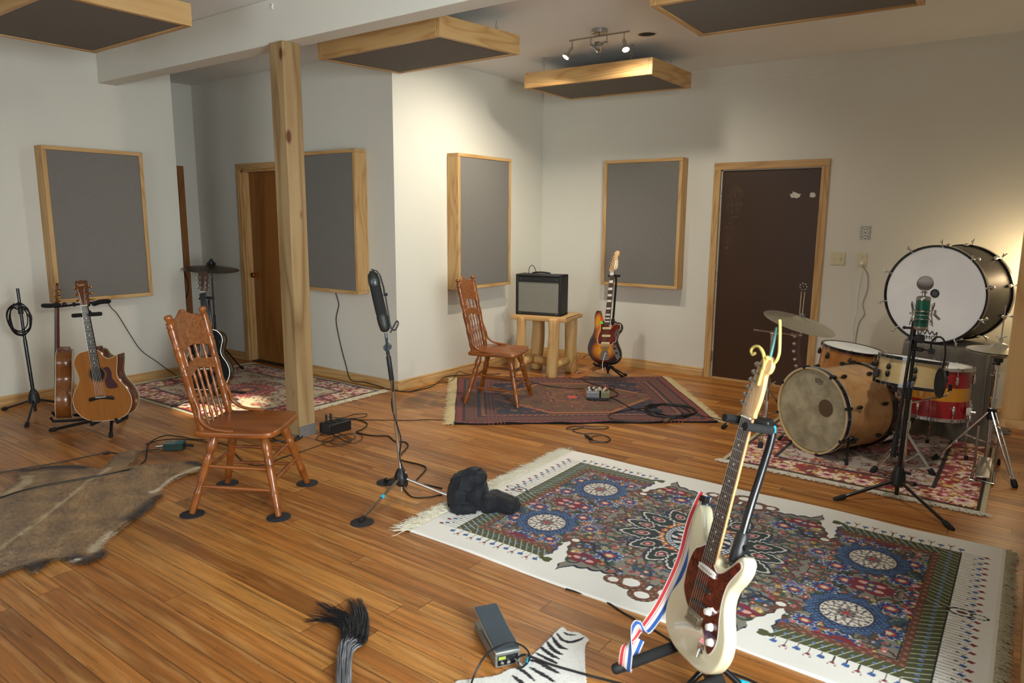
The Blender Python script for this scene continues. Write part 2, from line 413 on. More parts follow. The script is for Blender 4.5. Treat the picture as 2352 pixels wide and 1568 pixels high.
def brown_door_mat():
    g = G('brown_door'); v = g.coord('Object')
    base = g.mix(g.noise(v, 2.5, 3), srgb('3d2817'), srgb('48301c'))
    sp = g.noise(v, 95, 2); c = g.mix(g.step(sp, .74, .78), base, srgb('6d5240'))
    # pale scuffs near the top left, two torn paper marks near the top right
    s = g.n('SeparateXYZ', None, Vector=v); x, z = s.outputs[0], s.outputs[2]
    def blob(cx, cz, rx, rz):
        a = g.m('DIVIDE', g.m('SUBTRACT', x, cx), rx); b = g.m('DIVIDE', g.m('SUBTRACT', z, cz), rz)
        return g.m('ADD', g.m('MULTIPLY', a, a), g.m('MULTIPLY', b, b))
    scr = g.noise(g.coord('Object', (1, 1, 1)), 42, 4, .7, 1.5)
    k = g.m('MULTIPLY', g.m('LESS_THAN', blob(.14, 1.74, .08, .16), 1), g.step(scr, .57, .64)); c = g.mix(g.m('MULTIPLY', k, .5), c, srgb('a58c72'))
    k2 = g.m('MULTIPLY', g.m('LESS_THAN', blob(.10, 1.42, .04, .2), 1), g.step(scr, .6, .66)); c = g.mix(g.m('MULTIPLY', k2, .5), c, srgb('a58c72'))
    tn = g.noise(v, 26, 3, .6, .8)
    k3 = g.m('GREATER_THAN', g.m('SUBTRACT', g.m('MULTIPLY', g.m('SUBTRACT', tn, .18), 2.6), blob(.695, 1.795, .045, .03)), 0)
    k4 = g.m('GREATER_THAN', g.m('SUBTRACT', g.m('MULTIPLY', g.m('SUBTRACT', tn, .22), 2.6), blob(.845, 1.79, .03, .028)), 0)
    c = g.mix(g.m('MAXIMUM', k3, k4), c, srgb('cfc8bd'))
    g.set(Base_Color=c, Roughness=.42, Specular_IOR_Level=.4); g.bump(sp, .05, .001); return g.mat
def door_knob(name, parent, x, z, y, mat):
    m = MB(); m.cyl((x, y, z), (x, y-.008, z), .032, n=20); m.cyl((x, y-.008, z), (x, y-.04, z), .011)
    m.lathe([(.012, 0), (.024, .2), (.029, .5), (.024, .85), (.008, 1)], 20, 0, (x, y-.036, z), (x, y-.072, z))
    return obj(name, m, mat, parent)
# door_1: brown slab in the back wall
d = bpy.data.objects.new('door_1', None); COL.objects.link(d); d.location = (-2.52, 6.86, 0); d['kind'] = 'structure'
door_trim(d, 0, .915, 2.04, .066)
m = MB(); m.bx(.012, .905, .022, .062, .012, 2.03); sl = obj('door_slab', m, brown_door_mat(), d, bevel=.002)
m = MB(); m.bx(0, .014, .002, .06, 0, 2.04); m.bx(0, .915, .002, .06, 2.03, 2.043); obj('jamb', m, pm('pale_grey_jamb', 'b9b6ac', .5), d)
m = MB(); m.bx(0, .915, -.012, .07, 0, .013); obj('threshold', m, pine('x', 2), d)
for z in (1.83, 1.02, .22): m = MB(); m.cyl((.006, .004, z-.05), (.006, .004, z+.05), .008, n=10); obj('hinge', m, M_steel, d)
# door_2: warm flush door in the alcove, deep jamb
d = bpy.data.objects.new('door_2', None); COL.objects.link(d); d.location = (-6.86, 4.53, 0); d['kind'] = 'structure'
M_doorw = wood('flush_door', 'a06c35', '8f5d2c', '744721', 'z', 5, .4, .15, 0, 3.0, .3, 4, .6)
door_trim(d, 0, .84, 2.045, .064, sd=3)
m = MB(); m.bx(0, .02, 0, .12, 0, 2.045); m.bx(.82, .84, 0, .12, 0, 2.045); m.bx(0, .84, 0, .12, 2.025, 2.045); obj('jamb', m, pine('z', 3), d)
m = MB(); m.bx(.02, .82, .075, .115, .01, 2.025); sl = obj('door_slab', m, M_doorw, d, bevel=.002); door_knob('door_handle', sl, .085, .945, .075, M_brass)
m = MB(); m.bx(.02, .82, -.0, .12, 0, .008); obj('threshold', m, pm('dark_threshold', '2a1a10', .6), d)
# door_3: dark stained door in the passage wall, its face to +x
d = bpy.data.objects.new('door_3', None); COL.objects.link(d); d.location = (-7.71, 3.52, 0); d.rotation_euler = (0, 0, PI/2); d['kind'] = 'structure'
M_dark = wood('dark_door', '8a5a26', '704519', '4a2a0e', 'z', 6, .4, .15, 0, 4.0, .25, 6, .9)
for b in ((-.07, 0, 0, 2.04), (.78, .85, 0, 2.04)): m = MB(); m.bx(b[0], b[1], -.02, 0, b[2], b[3]); obj('door_frame', m, M_doorw, d, bevel=.003)
m = MB(); m.bx(-.07, .85, -.02, 0, 2.04, 2.11); obj('door_frame', m, M_doorw, d, bevel=.003)
m = MB(); m.bx(.005, .775, -.006, .0, .01, 2.03); sl = obj('door_slab', m, M_dark, d); door_knob('door_handle', sl, .70, .99, -.006, M_brass)

# ---------------------------------------------------------------- acoustic panels
def fabric_mat():
    g = G('grey_burlap'); v = g.coord('Object')
    a = g.n('TexNoise', None, Vector=g.coord('Object', (900, 900, 90)), Scale=1.0, Detail=2).outputs[0]
    b = g.n('TexNoise', None, Vector=g.coord('Object', (90, 900, 900)), Scale=1.0, Detail=2).outputs[0]
    f = g.m('ADD', g.m('MULTIPLY', a, .5), g.m('MULTIPLY', b, .5)); sp = g.noise(v, 160, 2)
    c = g.mix(g.step(f, .3, .7), srgb('6a6864'), srgb('85827c')); c = g.mix(g.step(sp, .68, .78), c, srgb('8f8b82'))
    g.set(Base_Color=c, Roughness=.95, Specular_IOR_Level=.1); g.bump(f, .5, .001); return g.mat
M_fab = fabric_mat()
def make_panel(label, loc, rot, w, h, d=.14, sd=1, group='wood framed acoustic panels', fb=.026, cat='sound absorber', name='sound_absorber'):
    t = thing(name, label, cat, loc, rot, group)
    for z0, z1 in ((0, .032), (h-.032, h)):
        m = MB(); m.bx(0, w, -d, 0, z0, z1); obj('frame_board', m, pine('x', sd), t, bevel=.0025)
    for x0, x1 in ((0, .034), (w-.034, w)):
        m = MB(); m.bx(x0, x1, -d+.001, 0, .032, h-.032); obj('frame_board', m, pine('z', sd), t, bevel=.0025)
    m = MB(); m.bx(.034, w-.034, -d+.006, -.01, .032, h-.032); obj('fabric_face', m, M_fab, t, bevel=.004)
    return t
PG = None
p1 = make_panel('large grey acoustic panel in a pine frame on the left wall, above the acoustic guitars', (-6.75, 2.555, .83), (0, 0, PI/2), .82, 1.295, sd=1)
p2 = make_panel('grey acoustic panel in a pine frame half hidden behind the wooden post', (-5.745, 4.53, .87), (0, 0, 0), .812, 1.293, sd=2)
p3 = make_panel('grey acoustic panel in a pine frame behind the wooden chair on the oriental runner', (-4.59, 5.228, .878), (0, 0, PI/2), .845, 1.29, sd=3)
p4 = make_panel('grey acoustic panel in a pine frame behind the sunburst guitar, left of the brown door', (-3.722, 6.86, .877), (0, 0, 0), .862, 1.288, sd=4)
p5 = make_panel('pine framed acoustic panel cut off by the right edge, beside the hi-hat', (.13, 3.69, .875), (0, 0, -PI/2), .83, 1.29, d=.168, sd=5)
def screw_hook(parent, x, y, z0, z1):
    m = MB(); k = (z1-z0)
    pts = [(x, y, z0+k*a) for a in (0, .2)]+[(x+.010*math.sin(a), y, z0+k*.34+k*.13*(-math.cos(a))) for a in np.linspace(0, PI*1.6, 9)]
    m.tube(pts, .0022, 6)
    pts = [(x, y, z1), (x, y, z0+k*.8)]+[(x-.009*math.sin(a), y, z0+k*.62+k*.16*math.cos(a)) for a in np.linspace(0, PI*1.6, 9)]
    m.tube(pts, .0022, 6); m.cyl((x, y, z1-.003), (x, y, z1), .012, n=12)
    return obj('hook', m, M_steel, parent)
def cloud(label, cx, cy, cz, w, h, rx, ry, rz, sd):
    th = .132
    t = thing('hanging_absorber', label, 'sound absorber', (cx, cy, cz), (rx, ry, rz), 'panels hung flat under the ceiling')
    for y0, y1 in ((-h/2, -h/2+.034), (h/2-.034, h/2)):
        m = MB(); m.bx(-w/2+.036, w/2-.036, y0, y1, 0, th); obj('frame_board', m, pine('x', sd), t, bevel=.0025)
    for x0, x1 in ((-w/2, -w/2+.036), (w/2-.036, w/2)):
        m = MB(); m.bx(x0, x1, -h/2, h/2, 0, th); obj('frame_board', m, pine('y', sd), t, bevel=.0025)
    m = MB(); m.bx(-w/2+.034, w/2-.034, -h/2+.034, h/2-.034, .007, .09); obj('fabric_face', m, M_fab, t, bevel=.004)
    for sx in (-1, 1):
        for sy in (-1, 1): screw_hook(t, sx*(w/2-.2), sy*(h/2-.02), th, ZC-cz)
    return t
cloud('hanging grey ceiling panel in a knotty pine frame, beside the wooden post top', -3.799, 4.009, 2.718, 1.274, .807, .031, .013, -.055, 6)
cloud('hanging ceiling panel with orange lit pine side, directly below the track light', -3.294, 5.951, 2.734, 1.272, .801, .006, .008, -.004, 7)
cloud('hanging ceiling panel cut off by the top edge, right of the round ceiling opening', -1.258, 4.285, 2.735, 1.275, .80, 0, 0, .03, 8)
cloud('hanging ceiling panel in the top left corner, in front of the white beam', -4.93, 2.16, 2.70, 1.27, .80, 0, 0, 0, 9)

# ---------------------------------------------------------------- wooden post
t = thing('support_post', 'square knotty timber post on a galvanized foot under the white beam', 'post', (-4.193, 3.148, 0))
m = MB(); m.bx(-.072, .072, -.07, .07, .012, 2.70); obj('timber', m, wood('post_timber', 'b39a70', '9c8057', '7a5f3c', 'z', 5, .7, 0, .85, 3.0, .22, 3, .9), t, bevel=.004)
m = MB(); m.bx(-.074, .074, -.072, .072, 0, .012); m.bx(.072, .0755, -.072, .072, .0, .082); m.bx(-.0755, -.072, -.072, .072, .0, .082)
for y, z in ((-.03, .055), (.03, .052), (0, .03)): m.cyl((.0755, y, z), (.079, y, z), .006, n=8)
obj('metal_foot', m, pm('galvanized', 'a4a8aa', .5, .8, var=.15, vscale=60), t)

# ---------------------------------------------------------------- ceiling fixtures
t = thing('track_light', 'brushed steel track light with two lit spots above the lit hanging panel', 'light', (-2.85, 5.01, ZC))
m = MB(); m.cyl((0, 0, -.035), (0, 0, 0), .062, n=28); obj('canopy', m, M_steel, t, bevel=.004)
m = MB(); m.cyl((-.26, -.01, -.052), (.26, -.01, -.052), .007, n=12); m.cyl((0, -.01, -.052), (0, 0, -.03), .006); obj('rail', m, M_steel, t)
M_bulb = pm('lit_bulb', 'fff3d8', .3, emis='fff0d0', es=30)
def head(x, aim, lit):
    a = Vector(aim).normalized(); p = Vector((x, -.01, -.052)); q = p+Vector((0, 0, -.055))
    m = MB(); m.cyl(p, q, .005, n=8); m.ball(q, .010)
    e = q+a*.06; f = e+a*.03
    m.lathe([(.012, 0), (.014, .1), (.014, .6), (.026, .75), (.028, 1)], 18, 0, q, f, caps=False); m.lathe([(.012, 0), (.0, .01)], 18, 0, q, f)
    h = obj('lamp_head', m, M_steel, t)
    m = MB(); m.lathe([(.0, .93), (.018, .95), (.025, .99), (.0, 1.02)], 18, 0, q, f, caps=False); obj('bulb', m, M_bulb if lit else pm('dark_reflector', '5a5a58', .2, .8), h)
head(-.235, (-.35, -.45, -.8), True); head(-.07, (.5, .1, -.3), False); head(.07, (-.4, -.6, -.25), False); head(.215, (.35, -.3, -.85), True)
t = thing('ceiling_vent', 'small round opening with a white rim in the ceiling, right of the track light', 'vent', (-2.617, 5.341, 2.985))
m = MB(); m.torus((0, 0, -.002), (0, 0, 1), .075, .008, 36, 8, sc=.5); obj('rim', m, pm('white_rim', 'd9d5ca', .5), t)
m = MB(); m.cyl((0, 0, -.0015), (0, 0, -.0005), .07, n=32); m.box((0, .01, -.004), (.1, .012, .004)); m.box((0, -.02, -.004), (.09, .012, .004)); obj('grille', m, pm('vent_dark', '3a3834', .7), t)
# small white cable clip left on the beam
m = MB(); m.box((-4.25, 3.105, 2.93), (.012, .01, .03)); m.cyl((-4.25, 3.1, 2.945), (-4.25, 3.108, 2.945), .006)
tag(obj('cable_clip', m, pm('clip_white', 'e6e2d6', .5)), 'tiny white cable clip on the face of the white beam', 'clip')

# ---------------------------------------------------------------- wall plates
M_ivory = pm('ivory_plate', 'cdc39b', .35); M_ivd = pm('ivory_dark', '8f8868', .5)
t = thing('light_switch', 'double ivory switch plate on the back wall, right of the brown door', 'switch', (-1.412, 6.86, 1.235))
m = MB(); m.box((0, -.004, 0), (.115, .008, .115)); obj('plate', m, M_ivory, t, bevel=.003)
m = MB(); m.box((.024, -.012, .002), (.010, .014, .022), rot=(.4, 0, 0)); obj('toggle', m, M_ivory, t, bevel=.002)
for x, z in ((-.024, 0), (.024, .03), (.024, -.03)): m = MB(); m.cyl((x, -.008, z), (x, -.0098, z), .0035, n=8); obj('screw', m, M_ivd, t)
t = thing('wall_outlet', 'ivory power outlet on the back wall with a white cord plugged in', 'outlet', (-1.213, 6.86, 1.23))
m = MB(); m.box((0, -.004, 0), (.072, .008, .115)); obj('plate', m, M_ivory, t, bevel=.003)
m = MB(); m.cyl((0, -.008, .024), (0, -.010, .024), .016, n=20); m.cyl((0, -.008, -.024), (0, -.010, -.024), .016, n=20)
obj('socket', m, M_ivory, t)
m = MB()
for dx in (-.006, .006): m.box((dx, -.0102, .027), (.002, .001, .008))
m.cyl((0, -.0098, .018), (0, -.0108, .018), .0022, n=8); obj('socket_slots', m, pm('slot_dark', '2a261c', .6), t)
def filigree_mat():
    g = G('filigree_plate'); v = g.coord('Object'); s = g.n('SeparateXYZ', None, Vector=v)
    x = g.m('ABSOLUTE', s.outputs[0]); z = g.m('ABSOLUTE', s.outputs[2])
    r = g.m('SQRT', g.m('ADD', g.m('MULTIPLY', x, x), g.m('MULTIPLY', z, z)))
    w = g.m('MULTIPLY', g.m('SINE', g.m('MULTIPLY', x, 330)), g.m('SINE', g.m('ADD', g.m('MULTIPLY', z, 260), 1.1)))
    k = g.m('ADD', w, g.m('MULTIPLY', g.m('SINE', g.m('MULTIPLY', r, 520)), .6))
    g.set(Base_Color=g.mix(g.step(k, .25, .4), srgb('d6d2cc'), srgb('1d1b1a')), Roughness=.4); return g.mat
m = MB(); m.box((0, -.003, 0), (.082, .006, .118))
o = obj('filigree_plate', m, filigree_mat(), None, (-1.208, 6.86, 1.467), bevel=.002); tag(o, 'white plate with black filigree pattern on the wall above the outlet', 'wall plate')
m = MB(); m.box((0, -.022, -.024), (.026, .024, .028)); m.cyl((0, -.02, -.036), (0, -.02, -.05), .006)
pl = thing('wall_cable', 'thin white cord hanging from the wall outlet down behind the toms', 'cord', (-1.213, 6.86, 1.23))
obj('plug', m, pm('white_plastic', 'ece9e0', .4), pl, bevel=.003)
def wire(name, pts, r, mat, parent=None, n=8, k=6, closed=False):
    m = MB(); m.tube(catmull(pts, k, closed), r, n, closed=closed); return obj(name, m, mat, parent)
m_w = MATS['white_plastic']
wire('cable', [(0, -.022, -.05), (-.008, -.012, -.18), (-.014, -.008, -.33), (-.01, -.008, -.45), (-.03, -.006, -.56), (-.02, -.006, -.7), (-.03, -.01, -.95), (-.02, -.03, -1.2)], .0022, m_w, pl)
pg_ = pm('grey_cord', '8d8a84', .5)
o = wire('wall_cable', [(.008, -.024, -.055), (.05, -.012, -.12), (.062, -.008, -.25), (.035, -.008, -.38), (.055, -.006, -.47), (.02, -.006, -.55), (.005, -.006, -.68), (.008, -.006, -.9), (.02, -.03, -1.2)], .0035, pg_)
o.location = (-1.213, 6.86, 1.23); tag(o, 'thicker grey cord hanging from the outlet beside the white cord', 'cord')
o = wire('speaker_cord', [(-4.583, 5.98, .88), (-4.575, 6.03, .85), (-4.58, 6.13, .74), (-4.583, 6.2, .68)], .002, m_w); tag(o, 'short thin white wire below the panel beside the amplifier', 'wire')
o = wire('speaker_cord', [(-4.583, 6.1, .56), (-4.58, 6.16, .45), (-4.583, 6.2, .3), (-4.575, 6.19, .1)], .0018, m_w); tag(o, 'thin white wire hanging down the wall left of the log table', 'wire')
m_k = pm('black_cable', '121315', .5)
o = wire('panel_cord', [(6.312, -2.267, 0) if False else (-6.73, 3.007, 0.815), (-6.74, 3.047, 0.739), (-6.74, 3.099, 0.67), (-6.74, 3.2, 0.463), (-6.74, 3.288, 0.305), (-6.74, 3.425, 0.178), (-6.73, 3.499, 0.103), (-6.73, 3.602, 0.011), (-6.72, 3.627, -0.009)], .0035, m_k)
tag(o, 'black cord running down the left wall from the panel to the rug', 'cord')
o = wire('panel_cord', [(-5.376, 4.5, 0.851), (-5.362, 4.52, 0.733), (-5.408, 4.52, 0.581), (-5.356, 4.52, 0.351), (-5.284, 4.52, 0.144), (-5.198, 4.5, 0.021), (-4.957, 4.47, 0.035), (-4.756, 4.5, 0.009)], .004, m_k)
tag(o, 'black cord hanging below the panel behind the post, down to the baseboard', 'cord')

# ---------------------------------------------------------------- pressed back chairs
M_oak = wood('chair_oak', '9f5c24', '86491a', '57300f', 'x', 5, .32, .22, 0, 3, .5, 1, .6, .03)
def carved_mat():
    g = G('carved_oak'); v = g.coord('Object')
    n = g.noise(v, 34, 2, .5, 2.2); b = g.m('PINGPONG', g.m('MULTIPLY', n, 5), 1)
    c = g.mix(b, srgb('6f3c14'), srgb('a0612a'))
    g.set(Base_Color=c, Roughness=.34, Coat_Weight=.2); g.bump(b, .6, .004); return g.mat
M_carv = carved_mat()
LEGP = [(r_*1.14, t_) for r_, t_ in [(.0135, 0), (.015, .03), (.016, .09), (.019, .13), (.0165, .16), (.020, .185), (.0165, .21), (.021, .235), (.018, .27), (.0155, .31), (.0175, .40), (.0195, .52),
        (.019, .60), (.023, .62), (.019, .645), (.0235, .67), (.018, .70), (.0155, .73), (.021, .78), (.0235, .83), (.020, .89), (.0155, .93), (.016, 1)]]
POSTP = [(r_*1.1, t_) for r_, t_ in [(.014, 0), (.017, .02), (.0175, .07), (.0215, .085), (.017, .10), (.0215, .115), (.017, .13), (.018, .19), (.0195, .26), (.0215, .275), (.017, .29), (.022, .305), (.017, .32),
         (.0185, .40), (.0205, .48), (.022, .495), (.017, .51), (.022, .525), (.0175, .54), (.0155, .58), (.019, .63), (.022, .67), (.017, .70), (.0215, .715), (.017, .73), (.0185, .80), (.0205, .86),
         (.017, .885), (.0215, .90), (.016, .915), (.020, .93), (.012, .945), (.018, .965), (.020, .98), (.015, .995), (.004, 1.0)]]
SPIN = [(.006, 0), (.007, .1), (.010, .2), (.007, .24), (.0075, .4), (.011, .5), (.0075, .56), (.011, .62), (.007, .68), (.0075, .8), (.010, .88), (.006, 1)]
def make_chair(label, loc, rz, front=.245, rear=.225):
    t = thing('dining_chair', label, 'chair', loc, (0, 0, rz), 'pressed back wooden chairs')
    # seat: deep front edge rounded, straight rear
    out = catmull([(-.21, -.17), (-.20, -.205), (-.1, -.222), (.08, -.232), (.18, -.222), (.222, -.17), (.228, 0), (.222, .17), (.18, .222), (.08, .232), (-.1, .222), (-.20, .205), (-.21, .17), (-.218, 0)], 6, True)
    m = MB(); m.prism(out, .415, .447, .010, 3); obj('seat', m, M_oak, t, smooth=50)
    for sx, sy, top in ((.235, front, (.135, .13)), (-.235, rear, (-.125, .125))):
        for k in (-1, 1):
            m = MB(); m.lathe(LEGP, 16, 0, (sx, sy*k, 0), (top[0], top[1]*k, .42)); obj('leg', m, M_oak, t, smooth=60)
    def at(sx, sy, top, z): a = z/.42; return Vector((sx+(top[0]-sx)*a, sy+(top[1]-sy)*a, z))
    FRP = lambda k, z: at(.235, front*k, (.135, .13*k), z); RRP = lambda k, z: at(-.235, rear*k, (-.125, .125*k), z)
    ST = [(.007, 0), (.009, .15), (.0115, .5), (.009, .85), (.007, 1)]
    for k in (-1, 1):
        for z in (.14, .245):
            m = MB(); m.lathe(ST, 12, 0, RRP(k, z), FRP(k, z-.012)); obj('stretcher', m, M_oak, t, smooth=60)
    S2 = [(.007, 0), (.009, .12), (.010, .35), (.014, .42), (.010, .46), (.015, .5), (.010, .54), (.014, .58), (.010, .65), (.009, .88), (.007, 1)]
    for z in (.17, .275):
        m = MB(); m.lathe(S2, 12, 0, FRP(-1, z), FRP(1, z)); obj('stretcher', m, M_oak, t, smooth=60)
    m = MB(); m.lathe(ST, 12, 0, RRP(-1, .22), RRP(1, .22)); obj('stretcher', m, M_oak, t, smooth=60)
    B0 = lambda y: Vector((-.175, y, .44)); B1 = lambda y: Vector((-.305, y*1.12, 1.055))
    def bp(y, z): a = (z-.44)/.615; return B0(y).lerp(B1(y), a)
    for k in (-1, 1):
        m = MB(); m.lathe(POSTP, 16, 0, B0(.172*k), B1(.172*k)); obj('back_post', m, M_oak, t, smooth=60)
    def rail(name, z0, prof_top, prof_bot, bowz, thick=.016):
        n = 24; vs = []
        for i in range(n+1):
            u = -1+2*i/n; y = u*.176
            for zz, th in ((prof_bot(u), -1), (prof_bot(u), 1), (prof_top(u), 1), (prof_top(u), -1)):
                p = bp(y, z0+zz); p.x += -bowz*(1-u*u)+th*thick/2; vs.append(p)
        m = MB(); fs = [(i*4+j, i*4+(j+1) % 4, (i+1)*4+(j+1) % 4, (i+1)*4+j) for i in range(n) for j in range(4)]
        m.add(vs, fs+[(3, 2, 1, 0), (n*4, n*4+1, n*4+2, n*4+3)]); return obj(name, m, M_carv, t, smooth=50, bevel=.003)
    ct = lambda u: .155+.030*math.exp(-(u/.45)**2)-.035*abs(u)**3+.008*math.cos(u*9)
    cb = lambda u: -.012+.012*math.cos(u*PI)
    rail('crest_rail', .868, ct, cb, .022)
    rail('middle_rail', .725, lambda u: .05+.022*math.exp(-(u/.5)**2)-.006*abs(u), lambda u: -.012+.028*math.exp(-(u/.5)**2), .020)
    for i in range(4):
        y = (-.105+.07*i); a = bp(y, .75); b = bp(y, .872); bow = -.020*(1-(y/.176)**2); a.x += bow; b.x += bow
        m = MB(); m.lathe([(.006, 0), (.011, .2), (.007, .3), (.012, .5), (.007, .62), (.010, .8), (.006, 1)], 10, 0, a, b); obj('short_spindle', m, M_oak, t, smooth=60)
    for i in range(5):
        y = (-.116+.058*i); a = Vector((-.19, y, .44)); b = bp(y, .738); b.x -= .020*(1-(y/.176)**2)
        m = MB(); m.lathe(SPIN, 10, 0, a, b); obj('spindle', m, M_oak, t, smooth=60)
    for k in (-1, 1):
        pts = catmull([bp(.176*k, .62)+Vector((.012, .008*k, 0)), bp(.176*k, .56)+Vector((.022, .014*k, 0)), Vector((-.165, .205*k, .505)), Vector((-.11, .212*k, .465)), Vector((-.03, .214*k, .452)), Vector((.01, .214*k, .451))], 6)
        m = MB(); m.tube(pts, [.009]*(len(pts)-4)+[.009, .008, .007, .004], 10); obj('side_bracket', m, M_oak, t, smooth=60)
    return t
make_chair('wooden pressed back chair in the left foreground, its feet on black felt discs', (-3.402, 2.205, .006), R(34.8))
make_chair('wooden pressed back chair standing on the dark oriental rug near the amplifier', (-3.635, 4.797, .013), R(20.9), .235, .215)
# felt discs under chair and microphone stand feet
M_felt = pm('black_felt', '232326', .8, var=.35, vscale=90)
def puck(label, x, y, r=.056):
    m = MB(); m.lathe([(r, 0), (r, .004), (r*.9, .006)], 32, 0, (0, 0, 0), (0, 0, 1)); o = obj('felt_disc', m, M_felt, None, (x, y, 0)); return tag(o, label, 'floor pad', 'black felt discs')
c_, s_ = math.cos(R(34.8)), math.sin(R(34.8))
for lx, ly, lab in ((-.235, -.225, 'black disc under the rear chair foot nearest the antelope hide'), (.235, -.245, 'black disc under the foremost foot of the foreground chair'),
                    (.235, .245, 'black disc under the right front chair foot near the post'), (-.235, .225, 'black disc under the hidden back foot of the foreground chair')):
    puck(lab, -3.402+lx*c_-ly*s_, 2.205+lx*s_+ly*c_, .062)
puck('black disc under the nearest leg of the chrome microphone stand', *(-2.671, 2.358), .06)
puck('black disc under the left rear leg of the chrome microphone stand', *(-2.986, 2.835), .06)

# ---------------------------------------------------------------- log table and amplifier
M_log = wood('peeled_log', 'dcbc84', 'c99f62', '9a6c38', 'z', 6, .5, .1, .55, 4, .3, 3, .5)
M_logx = wood('peeled_log', 'd8b27a', 'cba066', 'a97a42', 'x', 4, .5, .1, .2, 4, .3, 3, .5)
def log(p0, p1, r, seed, n=20, bumps=()):
    rnd = random.Random(seed); k = 14; p0 = Vector(p0); p1 = Vector(p1)
    q = (p1-p0).to_track_quat('Z', 'X').to_matrix(); L = (p1-p0).length; vs = []
    ph = [rnd.uniform(0, 6) for _ in range(6)]
    prof = [(.75, 0), (.93, .012), (1, .03)]+[(1, .03+.94*i/k) for i in range(1, k)]+[(1, .97), (.93, .988), (.75, 1)]
    for s, t in prof:
        cx = .12*r*math.sin(t*4+ph[0]); cy = .12*r*math.sin(t*5+ph[1])
        for i in range(n):
            a = 2*PI*i/n; rr = r*s*(1+.05*math.sin(a*2+ph[2]+t*2)+.035*math.sin(a*3+t*6+ph[3])+.04*math.sin(t*9+ph[4]))
            for (bt, ba, bh, bw) in bumps:
                da = math.atan2(math.sin(a-ba), math.cos(a-ba)); rr += bh*math.exp(-(da/.35)**2-((t-bt)/bw)**2)
            vs.append(p0+q @ Vector((cx+rr*math.cos(a), cy+rr*math.sin(a), t*L)))
    m = len(prof); fs = [(j*n+i, j*n+(i+1) % n, (j+1)*n+(i+1) % n, (j+1)*n+i) for j in range(m-1) for i in range(n)]
    fs += [tuple(range(n-1, -1, -1)), tuple((m-1)*n+i for i in range(n))]
    b = MB(); b.add(vs, fs); return b
# table local frame: front edge runs right; slightly turned
TBL = (-3.98, 6.03, 0); TR = R(12)
t = thing('log_table', 'rustic peeled log table carrying the guitar amplifier', 'table', TBL, (0, 0, TR))
m = MB(); out = catmull([(-.268, -.20), (-.26, -.235), (0, -.24), (.29, -.235), (.315, -.225), (.322, -.12), (.318, .1), (.325, .23), (.28, .25), (0, .245), (-.24, .25), (-.272, .24), (-.268, 0)], 5, True)
m.prism(out, .565, .61, .008, 3); obj('table_top', m, M_logx, t, smooth=45)
legs = [((-.180, -.215, 0), .047, 3, ((.3, 0, .01, .05),)), ((.180, -.225, 0), .053, 5, ((.82, -1.2, .016, .035), (.62, -1.4, .013, .03), (.78, 2.9, .03, .09), (.3, -1.0, .008, .03), (.1, -1.2, .007, .02))),
        ((-.13, .13, 0), .064, 7, ((.5, 0, .012, .1),)), ((.25, .12, 0), .060, 9, ((.7, -1.5, .01, .03),))]
for p, r, sd, bp_ in legs: obj('leg', log(p, (p[0]*.98, p[1]*.98, .60 if p[1] < 0 else .566), r, sd, bumps=bp_), M_log, t, smooth=60)
obj('stretcher', log((-.10, -.02, .13), (.12, -.02, .12), .045, 21), M_logx, t, smooth=60)
obj('stretcher', log((-.17, -.19, .13), (-.13, .10, .12), .042, 22), M_log, t, smooth=60)
obj('stretcher', log((.18, -.19, .12), (.24, .10, .13), .042, 23), M_log, t, smooth=60)
def grille_mat():
    g = G('grille_cloth'); s = g.n('SeparateXYZ', None, Vector=g.coord('Object')); x, z = s.outputs[0], s.outputs[2]
    a = g.m('ABSOLUTE', g.m('SINE', g.m('MULTIPLY', x, 520))); b = g.m('ABSOLUTE', g.m('SINE', g.m('MULTIPLY', z, 900)))
    c = g.mix(g.m('MULTIPLY', g.step(a, .1, .5), g.step(b, .05, .4)), srgb('45443f'), srgb('8d8b80'))
    g.set(Base_Color=c, Roughness=.7); g.bump(a, .3, .001); return g.mat
M_tolex = pm('black_tolex', '1a1b1d', .55, bump=.4, bscale=600)
t = thing('guitar_amplifier', 'black combo amplifier with grey grille cloth on the log table', 'amplifier', (-3.985, 5.975, .612), (0, 0, R(13)))
W_, H_, D_ = .485, .405, .22
m = MB(); out = [(-D_/2, 0), (D_/2, 0), (D_/2-.0, H_), (-D_/2+.035, H_)]
# hollow shell: sides, top, bottom, back, and a top front rail
m.bx(-W_/2, -W_/2+.028, -D_/2, D_/2, 0, H_); m.bx(W_/2-.028, W_/2, -D_/2, D_/2, 0, H_); m.bx(-W_/2, W_/2, -D_/2, D_/2, 0, .03); m.bx(-W_/2, W_/2, -D_/2, D_/2, H_-.02, H_)
m.bx(-W_/2+.028, W_/2-.028, -D_/2+.004, D_/2-.01, H_-.075, H_-.02); m.bx(-W_/2+.028, W_/2-.028, .06, D_/2-.01, .03, H_-.07)
obj('cabinet', m, M_tolex, t, bevel=.007)
m = MB(); m.bx(-W_/2+.026, W_/2-.026, -D_/2+.012, -D_/2+.03, .028, H_-.072); obj('grille_cloth', m, grille_mat(), t)
for x in (-W_/2+.05, W_/2-.05):
    for z in (.018, H_-.045): m = MB(); m.ball((x, -D_/2+.0035, z), .0055, 10); obj('screw', m, M_steel, t)
m = MB(); m.box((-.02, -D_/2+.002, H_-.05), (.06, .004, .016)); m.box((-.05, -D_/2+.001, H_-.05), (.012, .004, .02)); obj('logo_badge', m, pm('badge', '55534e', .3, .8), t)
m = MB(); m.tube(catmull([(-.10, -.02, H_), (-.085, -.02, H_+.013), (0, -.02, H_+.02), (.085, -.02, H_+.013), (.10, -.02, H_)], 6), .008, 8); obj('handle', m, M_tolex, t)
